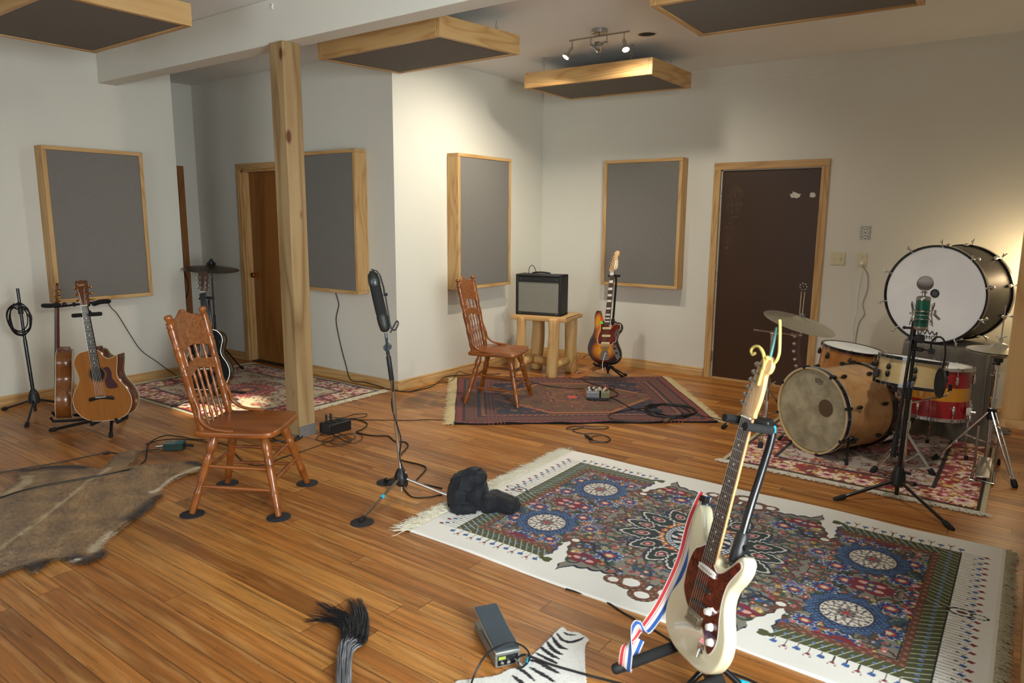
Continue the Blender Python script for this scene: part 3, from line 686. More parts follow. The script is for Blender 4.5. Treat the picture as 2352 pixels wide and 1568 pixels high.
for a in (-.11, .11): m = MB(); m.bx(a-.018, a+.018, -.034, -.006, H_, H_+.009); obj('handle_cap', m, M_chrome, t, bevel=.002)
o = wire('amplifier_cord', [(-.15, .02, H_+.0), (-.15, .02, H_+.05), (-.12, .02, H_+.085), (-.09, .02, H_+.06), (-.08, .04, H_+.02), (-.07, .09, H_+.006)], .0035, m_k, t)

# ---------------------------------------------------------------- guitars (local: y up the neck, z out of the face, x treble side)
M_rose = wood('rosewood', '4c3526', '3f2a1e', '2a1a12', 'y', 6, .45, 0, 0, 5, .3, 2, .6)
M_maple = wood('maple_neck', 'd8b484', 'cba370', 'b98d55', 'y', 5, .35, .3, 0, 4, .3, 2, .5)
M_mah = wood('mahogany', '6b3520', '5c2b18', '421d10', 'y', 5, .35, .3, 0, 4, .3, 2, .5)
M_string = pm('string_metal', 'a8a39a', .35, .9)
M_pearl = pm('pearl_inlay', 'd9d6cc', .3)
def tort_mat():
    g = G('tortoiseshell'); n = g.noise(g.coord('Object'), 45, 3, .6, 1.5)
    g.set(Base_Color=g.ramp(n, [(.3, srgb('2a0f0a')), (.5, srgb('5a1f14')), (.7, srgb('7d2f1c'))]), Roughness=.15, Coat_Weight=.6); return g.mat
M_tort = tort_mat()
def neck_parts(t, y0, y1, w0, w1, zf, fb, back, inlay='dot', frets=21, scale=None, th=.022):
    """fretboard from body end y0 to nut y1; zf is the face height of the board"""
    m = MB(); k = 10; n = 12; vs = []
    for i in range(k+1):
        a = i/k; y = y0+(y1-y0)*a; w = w0+(w1-w0)*a; dp = th*(1-.15*a)
        for j in range(n+1):
            b = PI*j/n; vs.append((w/2*math.cos(b), y, zf-.006-dp*math.sin(b)))
    fs = [(i*(n+1)+j, i*(n+1)+j+1, (i+1)*(n+1)+j+1, (i+1)*(n+1)+j) for i in range(k) for j in range(n)]
    fs += [(i*(n+1)+n, i*(n+1), (i+1)*(n+1), (i+1)*(n+1)+n) for i in range(k)]+[tuple(range(n+1)), tuple(k*(n+1)+j for j in range(n, -1, -1))]
    m.add(vs, fs); nk = obj('neck', m, back, t, smooth=50)
    m = MB(); m.add([(-w0/2, y0, zf-.006), (w0/2, y0, zf-.006), (w1/2, y1, zf-.006), (-w1/2, y1, zf-.006), (-w0/2, y0, zf), (w0/2, y0, zf), (w1/2, y1, zf), (-w1/2, y1, zf)],
                     [(3, 2, 1, 0), (4, 5, 6, 7), (0, 1, 5, 4), (1, 2, 6, 5), (2, 3, 7, 6), (3, 0, 4, 7)])
    sc = scale or (y1-y0)*1.4; ys = [y1-sc*(1-2**(-i/12)) for i in range(0, frets+1)]; wd = lambda y: w0+(w1-w0)*(y-y0)/(y1-y0)
    for y in ys[1:]:
        if y > y0: w = wd(y)-.001; m.box((0, y, zf-.0014), (w, .002, .005), 1)
    marks = [3, 5, 7, 9, 12, 15, 17, 19] if inlay == 'dot' else [1, 3, 5, 7, 9, 12, 15, 17, 19, 21]
    for i in marks:
        if i > frets: continue
        a, b = ys[i-1], ys[i]; y = (a+b)/2; w = wd(y)
        if y < y0+.005: continue
        if inlay == 'dot':
            for x in ((-.012, .012) if i == 12 else (0,)): m.cyl((x, y, zf-.003), (x, y, zf+.0006), .0032, n=12, mi=2)
        else: m.box((0, y, zf-.0014), (w*.84, (a-b)*.72, .004), 2)
    f = obj('fretboard', m, [fb, M_steel, M_pearl], t, smooth=0)
    m = MB(); m.box((0, y1+.002, zf+.001), (w1, .004, .006)); obj('nut', m, pm('bone', 'e4dfd0', .4), nk)
    return nk
def strings(t, yb, zb, wb, yn, zn, wn, mat=None, rs=(.0007, .00065, .0006, .0005, .00045, .0004)):
    for i in range(6):
        a = -wb/2+wb*i/5; b = -wn/2+wn*i/5; m = MB(); m.cyl((a, yb, zb), (b, yn, zn), rs[i], n=5); obj('string', m, mat or M_string, t)
def fender_head(t, yn, zf, s, mat, tuners, big=False):
    P = [(-.021, 0), (-.030, .012), (-.038, .024), (-.030, .075), (-.020, .13), (-.011, .172), (0, .190), (.018, .196), (.036, .186), (.044, .165), (.038, .146), (.027, .136), (.029, .115), (.031, .08), (.029, .045), (.024, .018), (.021, 0)]
    if big: P = [(-.022, 0), (-.034, .010), (-.030, .04), (-.018, .10), (-.006, .15), (.004, .180), (.022, .198), (.044, .194), (.056, .172), (.048, .150), (.040, .135), (.046, .10), (.052, .055), (.050, .030), (.034, .024), (.022, .012)]
    out = [(x*s, yn+.004+y*s) for x, y in [(p.x, p.y) for p in catmull([(a, b, 0) for a, b in P], 4, True)]]
    m = MB(); m.prism(out, zf-.020, zf-.006, .002, 2); h = obj('headstock', m, mat, t, smooth=50)
    for i in range(6):
        a = i/5; x = (-.024+.020*a)*s; y = yn+.004+(.035+.125*a)*s
        if big: x = (-.020+.026*a)*s
        m = MB(); m.cyl((x, y, zf-.006), (x, y, zf+.006), .0035, n=10); m.cyl((x, y, zf-.006), (x, y, zf-.0045), .006, n=12)
        m.cyl((x, y, zf-.023), (x-.022*s, y, zf-.018), .003, n=8); m.lathe([(.004, 0), (.009, .2), (.010, .6), (.006, 1)], 10, 0, (x-.020*s, y, zf-.018), (x-.036*s, y, zf-.016)); m.cyl((x, y, zf-.028), (x, y, zf-.02), .009, n=10)
        obj('tuner', m, tuners, h)
        bx_ = (-.018+.036*i/5); m = MB(); m.cyl((bx_, yn+.003, zf+.002), (x, y, zf+.003), .0005, n=5); obj('string_end', m, M_string, h)
    return h

# cream electric guitar, foreground
def place_matrix(o, M): o.matrix_world = M; return o
GT = thing('electric_guitar', 'cream electric guitar with tortoiseshell pickguard on a stand in the right foreground', 'guitar')
M_cream = pm('cream_lacquer', 'd9d3b4', .12, coat=.6); M_wplas = pm('white_knob', 'f0eee6', .25)
SP = [(0, 0), (.075, .005), (.128, .034), (.155, .085), (.152, .140), (.128, .190), (.113, .232), (.117, .272), (.138, .308), (.151, .342), (.148, .372), (.128, .382), (.106, .366), (.086, .338), (.060, .318), (.034, .318), (.028, .330), (-.028, .340), (-.040, .345), (-.062, .366), (-.082, .402), (-.102, .434), (-.124, .440), (-.140, .418), (-.143, .380), (-.132, .325), (-.116, .275), (-.112, .235), (-.126, .190), (-.152, .140), (-.158, .085), (-.132, .034), (-.075, .005)]
SP = [(a, b*1.06) for a, b in SP]
m = MB(); m.prism([(p.x, p.y) for p in catmull([(a, b, 0) for a, b in SP], 4, True)], -.023, .022, .010, 4); obj('body', m, M_cream, GT, smooth=50)
PGp = [(-.028, .345), (-.060, .330), (-.085, .31), (-.098, .26), (-.095, .21), (-.085, .185), (-.045, .150), (-.005, .155), (.025, .14), (.055, .115), (.085, .078), (.10, .080), (.113, .11), (.114, .14), (.100, .19), (.092, .235), (.098, .285), (.120, .325), (.134, .350), (.120, .362), (.095, .335), (.062, .302), (.03, .298)]
PGp = [(a, b*(1.06 if b > .2 else 1.03)) for a, b in PGp]
pgo = [(p.x, p.y) for p in catmull([(a, b, 0) for a, b in PGp], 4, True)]
m = MB(); m.prism(pgo, .021, .0236, .0006, 1); pk = obj('pickguard', m, M_tort, GT, smooth=0)
m = MB(); c0 = Vector((0, .2)); m.prism([(c0.x+(x-c0.x)*1.03, c0.y+(y-c0.y)*1.022) for x, y in pgo], .0205, .0226, .0004, 1); obj('pickguard_edge', m, M_wplas, GT, smooth=0)
def pickup(t, y, a, mat, w=.082, h=.019, z=.024, poles=True):
    M_ = Matrix.Translation((0, y, z)) @ Matrix.Rotation(a, 4, 'Z')
    m = MB(); m.M = M_; m.prism([(p.x, p.y) for p in catmull([(-w/2, 0, 0), (-w/2+.004, h/2, 0), (w/2-.004, h/2, 0), (w/2, 0, 0), (w/2-.004, -h/2, 0), (-w/2+.004, -h/2, 0)], 3, True)], 0, .006, .002, 2)
    p = obj('pickup', m, mat, t)
    if poles:
        m = MB(); m.M = M_
        for i in range(6): m.cyl((-.0255+.0102*i, 0, .006), (-.0255+.0102*i, 0, .0066), .0026, n=10)
        obj('pole_pieces', m, M_steel, p)
pickup(GT, .300, 0, M_wplas); pickup(GT, .245, 0, pm('dark_pickup', '2b2422', .3), .078, .012, .0235, False); pickup(GT, .190, R(10), pm('dark_pickup', '2b2422', .3), .078, .012, .0235, False)
m = MB(); m.box((0, .145, .027), (.074, .030, .008)); m.box((0, .125, .030), (.07, .010, .012))
for i in range(6): m.box((-.0262+.0105*i, .142, .033), (.0085, .022, .006))
obj('bridge', m, pm('aged_nickel', 'a79f88', .35, .8), GT, bevel=.001)
for x, y in ((.054, .192), (.078, .155), (.096, .116)):
    m = MB(); m.lathe([(.0125, 0), (.0125, .2), (.0105, .3), (.0095, 1.0), (.007, 1.08)], 20, 0, (x, y, .0236), (x, y, .0386)); obj('control_knob', m, M_wplas, GT)
m = MB(); m.cyl((.084, .205, .0236), (.080, .213, .038), .003, n=8); m.ball((.080, .213, .039), .006, 10); obj('selector_switch', m, M_wplas, GT)
m = MB(); m.prism([(p.x+.058, p.y+.082) for p in catmull([(-.012, -.022, 0), (-.014, .018, 0), (.006, .022, 0), (.016, -.016, 0)], 4, True)], .0215, .0235, .001, 1); m.cyl((.058, .082, .022), (.058, .082, .028), .007, n=14); obj('jack_plate', m, M_chrome, GT)
nk = neck_parts(GT, .330, .793, .056, .042, .032, M_rose, M_maple, scale=.648); fender_head(GT, .793, .032, 1.0, M_maple, M_steel)
strings(GT, .140, .037, .052, .795, .034, .036)
m = MB(); m.cyl((-.128, .462, 0), (-.130, .478, 0), .007, n=12); m.box((-.131, .484, 0), (.032, .022, .020)); obj('strap_lock', m, M_black, GT, bevel=.003)
m = MB(); m.cyl((.062, .075, .028), (.066, .05, .034), .005, n=8); obj('tremolo_end', m, M_chrome, GT)
GT.matrix_world = frame((-.745, 1.993, .187), (-.555, -.800, .228), (.133, .185, .974))
GT_M = GT.matrix_world.copy()

# sunburst long scale electric guitar
SB = thing('electric_guitar', 'three tone sunburst electric guitar with block inlays on a stand beside the log table', 'guitar')
def burst_mat():
    g = G('sunburst'); s = g.n('SeparateXYZ', None, Vector=g.coord('Object')); x, y = s.outputs[0], s.outputs[1]
    def ell(cx, cy, rx, ry):
        a = g.m('DIVIDE', g.m('SUBTRACT', x, cx), rx); b = g.m('DIVIDE', g.m('SUBTRACT', y, cy), ry)
        return g.m('SQRT', g.m('ADD', g.m('MULTIPLY', a, a), g.m('MULTIPLY', b, b)))
    d = g.m('MINIMUM', ell(-.015, .14, .165, .135), ell(-.03, .30, .12, .19))
    d = g.m('MINIMUM', d, ell(-.10, .42, .055, .12)); d = g.m('MINIMUM', d, ell(.07, .32, .07, .1))
    c = g.ramp(d, [(.30, srgb('c98a22')), (.58, srgb('a85a18')), (.78, srgb('55200f')), (.95, srgb('0d0908'))])
    g.set(Base_Color=c, Roughness=.12, Coat_Weight=.8); return g.mat
M_burst = burst_mat()
SO = [(-.01, 0), (.06, .002), (.125, .022), (.164, .075), (.160, .14), (.128, .205), (.112, .25), (.122, .30), (.146, .335), (.154, .37), (.140, .402), (.108, .415), (.070, .400), (.045, .375), (.03, .375), (-.03, .40), (-.048, .425), (-.070, .470), (-.088, .515), (-.112, .532), (-.135, .522), (-.146, .485), (-.143, .42), (-.136, .36), (-.146, .30), (-.172, .24), (-.187, .17), (-.170, .095), (-.115, .035), (-.06, .008)]
so = [(p.x, p.y) for p in catmull([(a, b, 0) for a, b in SO], 4, True)]
m = MB(); m.prism(so, -.022, .022, .009, 3); obj('body', m, M_burst, SB, smooth=50)
PP = [(-.03, .42), (-.062, .43), (-.072, .40), (-.066, .34), (-.085, .27), (-.080, .215), (-.055, .195), (.06, .195), (.075, .215), (.10, .225), (.104, .26), (.115, .31), (.132, .345), (.135, .385), (.105, .395), (.07, .385), (.04, .36)]
ppo = [(p.x, p.y) for p in catmull([(a, b, 0) for a, b in PP], 3, True)]
m = MB(); m.prism(ppo, .021, .0232, .0006, 1); obj('pickguard', m, M_tort, SB, smooth=0)
m = MB(); m.prism([(.01+(x-.01)*1.03, .3+(y-.3)*1.025) for x, y in ppo], .0205, .0224, .0004, 1); obj('pickguard_edge', m, M_wplas, SB, smooth=0)
M_cream2 = pm('aged_cream', 'd8c795', .3)
for y in (.352, .278, .206): pickup(SB, y, 0, M_cream2, .084, .020)
m = MB(); m.prism([(p.x, p.y) for p in catmull([(.075, .16, 0), (.10, .188, 0), (.125, .155, 0), (.150, .11, 0), (.148, .06, 0), (.13, .055, 0), (.11, .09, 0)], 4, True)], .021, .0235, .0006, 1); obj('control_plate', m, M_steel, SB)
m = MB(); m.prism([(p.x, p.y) for p in catmull([(.092, .27, 0), (.088, .31, 0), (.10, .345, 0), (.120, .335, 0), (.128, .30, 0), (.114, .262, 0)], 4, True)], .023, .0248, .0006, 1); sp_ = obj('switch_plate', m, M_steel, SB)
m = MB(); [m.box((.108, .282+.022*i, .027), (.014, .008, .006)) for i in range(3)]; obj('switches', m, M_black, sp_)
for x, y in ((.100, .158), (.125, .112)): m = MB(); m.cyl((x, y, .0235), (x, y, .036), .011, n=18); obj('control_knob', m, M_black, SB)
m = MB(); m.box((0, .165, .027), (.086, .022, .008)); [m.cyl((-.03+.012*i, .165, .031), (-.03+.012*i, .165, .036), .004, n=8) for i in range(6)]; obj('bridge', m, M_chrome, SB)
m = MB(); m.prism([(p.x, p.y) for p in catmull([(-.045, .045, 0), (-.047, .09, 0), (-.03, .135, 0), (0, .145, 0), (.03, .135, 0), (.047, .09, 0), (.045, .045, 0)], 4, True)], .021, .0245, .001, 1); obj('tremolo_plate', m, M_steel, SB)
m = MB(); m.tube(catmull([(.015, .11, .026), (.015, .10, .045), (.008, .05, .05), (.0, 0, .05), (.012, -.075, .052)], 5), .0035, 8); obj('tremolo_arm', m, pm('white_arm', 'd9dadd', .25, .4), SB)
neck_parts(SB, .385, .917, .058, .044, .034, M_rose, M_maple, inlay='block', scale=.762, frets=22); fender_head(SB, .917, .034, 1.05, M_maple, M_steel, True)
# lettering down the headstock
def text(name, s, parent, loc, rot, size, mat, ext=.0004, align='CENTER'):
    c = bpy.data.curves.new(name, 'FONT'); c.body = s; c.size = size; c.extrude = ext; c.align_x = align; c.align_y = 'CENTER'
    o = bpy.data.objects.new(name, c); COL.objects.link(o)
    dg = bpy.context.evaluated_depsgraph_get(); me = bpy.data.meshes.new_from_object(o.evaluated_get(dg))
    bpy.data.objects.remove(o); o = bpy.data.objects.new(name, me); COL.objects.link(o)
    me.materials.clear(); me.materials.append(mat); o.location = loc; o.rotation_euler = rot; o.parent = parent; return o
M_ink = pm('black_ink', '111111', .4)
m = MB(); m.box((.032, .985, .0284), (.026, .095, .0008), rot=(0, 0, -.12)); lb = obj('logo_patch', m, M_wplas, SB, bevel=0)
text('logo_lettering', 'fberuno', SB, (.032, .985, .029), (0, 0, PI/2-.12), .030, M_ink)
strings(SB, .165, .037, .058, .919, .036, .038)
m = MB(); m.cyl((-.064, .442, .022), (-.064, .442, .0235), .0155, n=24); m.M = Matrix.Identity(4); obj('red_sticker', m, pm('red_sticker', 'd8341c', .5), SB)['label'] = 'round red sticker'
m = MB(); m.cyl((-.062, .408, .0225), (-.062, .408, .024), .0155, n=24); obj('green_sticker', m, pm('green_sticker', '46d040', .5), SB)['label'] = 'round green sticker'
SB.matrix_world = frame((-3.229, 5.943, .187), (.063, -.944, .325), (-.098, .318, .943)); SB_M = SB.matrix_world.copy()
# its leather strap hanging behind the body and curling on the floor
M_lea = pm('tan_leather', '9a6236', .5, var=.2, vscale=30, bump=.1); M_lea2 = pm('tan_leather_inside', 'b98e63', .7, var=.15)
P = [SB_M @ Vector((-.115, .53, -.01)), SB_M @ Vector((-.105, .42, -.05)), SB_M @ Vector((-.13, .27, -.06)), SB_M @ Vector((-.17, .12, -.06)), Vector((-3.56, 6.02, .20)), Vector((-3.60, 5.98, .07)), Vector((-3.57, 5.93, .035)), Vector((-3.48, 5.93, .05)), Vector((-3.38, 5.97, .11)), Vector((-3.31, 6.05, .17))]
m = MB(); pts = catmull(P, 6); W = [Vector((-.6, .8, 0))]*(len(pts)-18)+[Vector((-.3, .6, .7*(i/18))) for i in range(18)]
m.ribbon(pts, .055, [Vector((.35, .9, .1)) if i < 22 else Vector((-.15, .75, .65)) for i in range(len(pts))], .003)
o = obj('guitar_strap', m, M_lea, None, smooth=60); tag(o, 'tan leather strap hanging off the sunburst guitar and curling to the floor', 'strap')

# ---------------------------------------------------------------- acoustic guitars
AC = [(0, 0), (.09, .006), (.160, .040), (.200, .105), (.203, .165), (.180, .225), (.146, .275), (.133, .315), (.140, .36), (.150, .41), (.140, .452), (.105, .488), (.06, .500), (0, .503)]
def acoustic(name_label, top, side, dark, cut=True, pg=None, headm=None, group='acoustic guitars', headveneer=None, binding=None, knobs=None):
    t = thing('acoustic_guitar', name_label, 'guitar')
    Rr = AC[:-1]; Lr = [(-x, y) for x, y in AC[1:]][::-1]
    if cut: Rr = [(0, 0), (.09, .006), (.160, .040), (.200, .105), (.203, .165), (.180, .225), (.147, .275), (.134, .315), (.138, .355), (.150, .405), (.156, .445), (.150, .455), (.118, .440), (.085, .440), (.060, .458), (.040, .495)]
    out = [(p.x, p.y) for p in catmull([(a, b, 0) for a, b in Rr+Lr], 4, True)]
    m = MB(); m.prism(out, -.052, .0505, .002, 1); bd = obj('body', m, side, t, smooth=45)
    m = MB(); m.prism([(x*.992, .25+(y-.25)*.992) for x, y in out], .0495, .0525, .0008, 1); tp = obj('soundboard', m, top, t, smooth=30)
    m = MB(); n = len(out)
    m.tube([(x*.999, .25+(y-.25)*.999, .0505) for x, y in out], .0022, 6, closed=True); binding or m.tube([(x*.999, .25+(y-.25)*.999, -.0505) for x, y in out], .0022, 6, closed=True)
    obj('binding', m, binding or pm('ivory_binding', 'd8ceb0', .4), t)
    m = MB(); m.cyl((0, .335, .0525), (0, .335, .0530), .050, n=40); obj('sound_hole', m, pm('hole_dark', '1e1510', .9), t)
    m = MB(); m.torus((0, .335, .0528), (0, 0, 1), .054, .0022, 44, 6, sc=.3); m.torus((0, .335, .0528), (0, 0, 1), .061, .0012, 44, 6, sc=.3); obj('rosette', m, pm('rosette', '3a2a1c', .4), t)
    m = MB(); m.prism([(p.x, p.y) for p in catmull([(-.085, .146, 0), (-.084, .172, 0), (-.045, .176, 0), (0, .182, 0), (.045, .176, 0), (.084, .172, 0), (.085, .146, 0), (.05, .152, 0), (0, .158, 0), (-.05, .152, 0)], 3, True)], .0525, .0605, .002, 2)
    br = obj('bridge', m, dark, t); m = MB(); m.box((0, .173, .062), (.074, .003, .004)); obj('saddle', m, pm('bone', 'e4dfd0', .4), br)
    if pg:
        m = MB(); m.prism([(p.x, p.y) for p in catmull([(.047, .372, 0), (.085, .378, 0), (.100, .34, 0), (.098, .30, 0), (.118, .265, 0), (.128, .235, 0), (.10, .225, 0), (.06, .228, 0), (.045, .25, 0), (.044, .285, 0), (.060, .31, 0), (.064, .34, 0), (.055, .36, 0)], 4, True)], .0525, .0538, .0004, 1); obj('pickguard', m, pg, t)
    nk = neck_parts(t, .385, .813, .056, .044, .060, dark, headm or M_mah, frets=20, scale=.648, th=.024)
    m = MB(); m.prism([(-.024, .46), (.024, .46), (.022, .52), (-.022, .52)], -.035, .050, .006, 2); obj('neck_heel', m, headm or M_mah, t)
    ho = [(-.024, .817), (-.030, .835), (-.036, .90), (-.040, .975), (-.030, .985), (-.012, .980), (0, .990), (.012, .980), (.030, .985), (.040, .975), (.036, .90), (.030, .835), (.024, .817)]
    m = MB(); m.prism(ho, .038, .054, .001, 1); hd = obj('headstock', m, headveneer or M_mah, t, smooth=30)
    for k in (-1, 1):
        for i in range(3):
            y = .850+.042*i; x = .024*k
            m = MB(); m.cyl((x, y, .054), (x, y, .066), .0035, n=10); m.cyl((x, y, .054), (x, y, .056), .0068, n=14); m.cyl((x, y, .030), (x+.026*k, y, .034), .003, n=8)
            m.lathe([(.004, 0), (.009, .25), (.0095, .7), (.005, 1)], 10, 0, (x+.024*k, y, .034), (x+.040*k, y, .035)); m.cyl((x, y, .026), (x, y, .038), .008, n=10); obj('tuner', m, knobs or M_brass, hd)
            s = [.022, .0135, .005][i]*k; m = MB(); m.cyl((s, .815, .063), (x, y, .062), .0005, n=5); obj('string_end', m, M_string, hd)
    strings(t, .165, .064, .060, .815, .063, .038)
    return t, hd
M_cedar = wood('cedar_top', 'ad7136', 'a2672f', '8c5526', 'y', 9, .3, .2, 0, 9, .2, 2, .5)
M_sapele = wood('sapele', '6f3a1c', '5f2f17', '43200f', 'y', 7, .22, .5, 0, 7, .2, 4, .7)
M_koa = wood('koa_side', '8f5828', '7d4a20', '54301a', 'y', 6, .25, .4, 0, 9, .12, 7, .6)
M_ebony = pm('ebony', '1d1a1a', .4)
TA, hd = acoustic('cedar topped acoustic guitar with cutaway facing the room on the double stand', M_cedar, M_sapele, M_ebony, True, pm('purple_pickguard', '4a3038', .2, coat=.5, var=.2, vscale=40), headveneer=pm('head_veneer', '5a3018', .25, coat=.4, var=.2))
text('logo_lettering', 'Taylor', hd, (0, .955, .0545), (0, 0, 0), .021, pm('gold_ink', 'c9b27a', .4))
TA.matrix_world = frame((-5.161, 2.26, .145), (.593, -.805, .010), (-.082, -.048, .995)); TA_M = TA.matrix_world.copy()
T2, hd2 = acoustic('acoustic guitar seen edge on, back to back with the cedar topped one on the stand', M_cedar, M_koa, M_ebony, False)
T2_M = frame((-5.72, 2.19, .085), (-.42, -.90, .08), (.09, .22, .96)); T2.matrix_world = T2_M
M_blk = pm('black_lacquer', '0e1215', .08, coat=.7)
BG, hd3 = acoustic('black acoustic guitar with pale binding on the alcove rug behind the foreground chair', M_blk, M_blk, M_ebony, False, headveneer=pm('brown_veneer', '3d2716', .3), knobs=M_chrome, binding=pm('white_binding', 'e8e6da', .4))
BG.matrix_world = frame((-5.50, 3.21, .13), (.566, -.802, .150), (-.10, .10, .985)); BG_M = BG.matrix_world.copy()
m = MB(); m.ribbon(catmull([BG_M @ Vector(p) for p in ((.0, .80, .075), (.03, .66, .085), (.06, .5, .09), (.10, .3, .08), (.12, .12, .07), (.05, .0, .06))], 6), .05, BG_M.to_3x3() @ Vector((1, .3, 0)), .003)
tag(obj('guitar_strap', m, pm('black_strap', '15161a', .6, bump=.2), smooth=60), 'black strap draped down the front of the black acoustic guitar', 'strap')

# ---------------------------------------------------------------- guitar stands
M_foam = pm('black_foam', '141516', .9, bump=.4, bscale=300)
M_cyan = pm('cyan_tape', '18b4d8', .5)
def rub(m, p, d, r=.012, L=.035):
    d = Vector(d).normalized(); p = Vector(p); m.lathe([(r*.8, 0), (r, .15), (r, .8), (r*.7, 1)], 12, 0, p-d*L*.5, p+d*L*.5)
def gstand(label, base, feet, hub_z, top, yoke_z, yoke_dir, face, cyan=False, foam=True, group='guitar stands', foot_r=.012, arms=.16, yk=None, noneck=False):
    """base (x,y) of the centre pole, feet list of floor points, top point of the neck rest"""
    t = thing('guitar_stand', label, 'stand', (base[0], base[1], 0), group=group)
    o = Vector((base[0], base[1], 0)); L = lambda p: V3(p)-o
    hub = Vector((0, 0, hub_z))
    for f in feet:
        fp = L((f[0], f[1], foot_r)); m = MB(); m.tube([hub, hub.lerp(fp, .96)], .0095, 10); obj('leg', m, M_blackmet, t)
        m = MB(); rub(m, fp, fp-hub, foot_r*1.2, .05); obj('rubber_foot', m, M_blackrub, t)
    m = MB(); m.lathe([(.016, 0), (.022, .2), (.022, .8), (.016, 1)], 14, 0, hub-Vector((0, 0, .05)), hub+Vector((0, 0, .03))); obj('hub', m, M_black, t)
    tp = L(top); bk = -Vector(face)*.075
    low = Vector((0, 0, yoke_z)); m = MB(); m.tube(catmull([hub-Vector((0, 0, .08 if hub_z > .12 else .02)), low, low+bk*.6+Vector((0, 0, .12)), tp+bk-Vector((0, 0, .12)), tp+bk*.9-Vector((0, 0, .02))], 6), .011, 12); obj('pole', m, M_blackmet, t)
    m = MB(); a = low+bk*.6+Vector((0, 0, .12)); b = tp+bk-Vector((0, 0, .12)); c = a.lerp(b, .45); m.cyl(c-(b-a)*.04, c+(b-a)*.04, .018, n=14); m.cyl(c, c+Vector(yoke_dir)*.04, .008, n=8); obj('height_clutch', m, M_black, t)
    yd = Vector(yoke_dir).normalized(); fc = Vector(face).normalized()
    m = MB()
    for k in (-1, 1):
        m.tube(catmull([low+yd*.01*k, low+yd*arms*.6*k+fc*.02+Vector((0, 0, -.02)), low+yd*arms*k+fc*.03+Vector((0, 0, -.03)), low+yd*(arms+.01)*k+fc*.13+Vector((0, 0, .0))], 5), .008, 10)
    obj('yoke_tube', m, M_blackmet, t)
    for k in (-1, 1):
        m = MB(); m.tube(catmull([low+yd*arms*k+fc*.05+Vector((0, 0, -.024)), low+yd*(arms+.008)*k+fc*.10+Vector((0, 0, -.012)), low+yd*(arms+.012)*k+fc*.15+Vector((0, 0, .012))], 5), .0125, 12); obj('foam_rest', m, M_foam, t)
    if not noneck:
        m = MB(); h = tp+bk*.9
        m.tube([h-yd*.045, h+yd*.045], .011, 10)
        for k in (-1, 1): m.tube(catmull([h+yd*.040*k, h+yd*.045*k+fc*.03, h+yd*.042*k+fc*.075], 4), .010, 10)
        obj('neck_rest', m, M_foam, t)
    if cyan:
        m = MB(); m.cyl(tp+bk*.93+Vector((0, 0, -.045)), tp+bk*.93+Vector((0, 0, -.02)), .0135, n=14); obj('cyan_tape', m, M_cyan, t)['label'] = 'bright cyan tape ring'
    return t
def Mp(M, p): return M @ Vector(p)
# stand of the sunburst guitar
q = Mp(SB_M, (0, .88, 0)); fz = Vector((.063, -.944, 0)); yd = Vector((1, .07, 0))
b0 = Mp(SB_M, (0, .0, -.03))
gstand('small tripod guitar stand with ribbed black feet holding the sunburst guitar', (b0.x+.0, b0.y+.05), [(-3.229, 6.388), (-3.61, 6.115), (b0.x+.02, b0.y+.32)], .17, q, .19, yd, fz, arms=.07)
# floor stand of the black acoustic
q = Mp(BG_M, (0, .76, .02)); b0 = Mp(BG_M, (0, 0, -.06))
gstand('low black tripod stand holding the black acoustic guitar', (b0.x, b0.y+.04), [(-5.619, 2.969), (-5.282, 3.337), (b0.x-.05, b0.y+.33)], .10, q, .12, (.8, .56, 0), (.566, -.802, 0), arms=.10)
# double stand of the two acoustics: own shape
bx_, by_ = -5.38, 2.37
t = thing('guitar_stand', 'black double guitar stand with foam arms carrying two acoustic guitars', 'stand', (bx_, by_, 0), group='guitar stands')
o0 = Vector((bx_, by_, 0)); hub = Vector((0, 0, .10))
for f in ((-5.679, 2.085), (-5.216, 2.28), (-5.649, 2.596), (-5.72, 2.62)):
    fp = Vector((f[0], f[1], .012))-o0; m = MB(); m.tube([hub, fp], .011, 10); obj('leg', m, M_blackmet, t); m = MB(); rub(m, fp, fp-hub, .015, .05); obj('rubber_foot', m, M_blackrub, t)
pt = Vector((-.115, -.08, .93)); m = MB(); m.tube([hub-Vector((0, 0, .05)), pt], .014, 12); m.cyl(hub.lerp(pt, .45), hub.lerp(pt, .52), .021, n=12); obj('pole', m, M_blackmet, t)
cr = Vector((.80, .60, 0)); m = MB(); m.tube([pt-cr*.20-Vector((0, 0, .02)), pt+cr*.12+Vector((0, 0, .02))], .008, 10)
for a in (-.13, -.06, .04): m.ball(pt+cr*a, .016, 10)
obj('cross_bar', m, M_blackmet, t)
m = MB(); m.tube(catmull([pt+cr*.07, pt+cr*.13+Vector((0, 0, .02)), pt+cr*.20+Vector((0, 0, .025))], 4), [.010]+[.017]*7+[.012], 12); obj('foam_rest', m, M_foam, t)
m = MB(); m.tube(catmull([pt-cr*.16, pt-cr*.22-Vector((0, 0, .01)), pt-cr*.29-Vector((0, 0, .01))], 4), [.010]+[.016]*7+[.012], 12); obj('foam_rest', m, M_foam, t)
fa = Vector((.593, -.805, 0)); m = MB(); n0 = Mp(TA_M, (0, .76, .03))-o0; m.tube([n0-Vector((.10, .045, .02))+fa*.02, n0+Vector((.10, .05, .0))+fa*.02], .014, 12); m.tube([pt, n0-fa*.03], .008, 8); obj('neck_rest', m, M_foam, t)
for gm in (TA_M, T2_M):
    b = Mp(gm, (0, 0, 0))-o0
    for k in (-1, 1):
        x_ = gm.to_3x3() @ Vector((.09*k, 0, 0)); z_ = gm.to_3x3() @ Vector((0, 0, 1)); m = MB()
        p = b+x_-Vector((0, 0, .016)); m.tube([hub, p-z_*.05, p+z_*.07, p+z_*.085+Vector((0, 0, .03))], .010, 10); obj('foam_arm', m, M_foam, t)
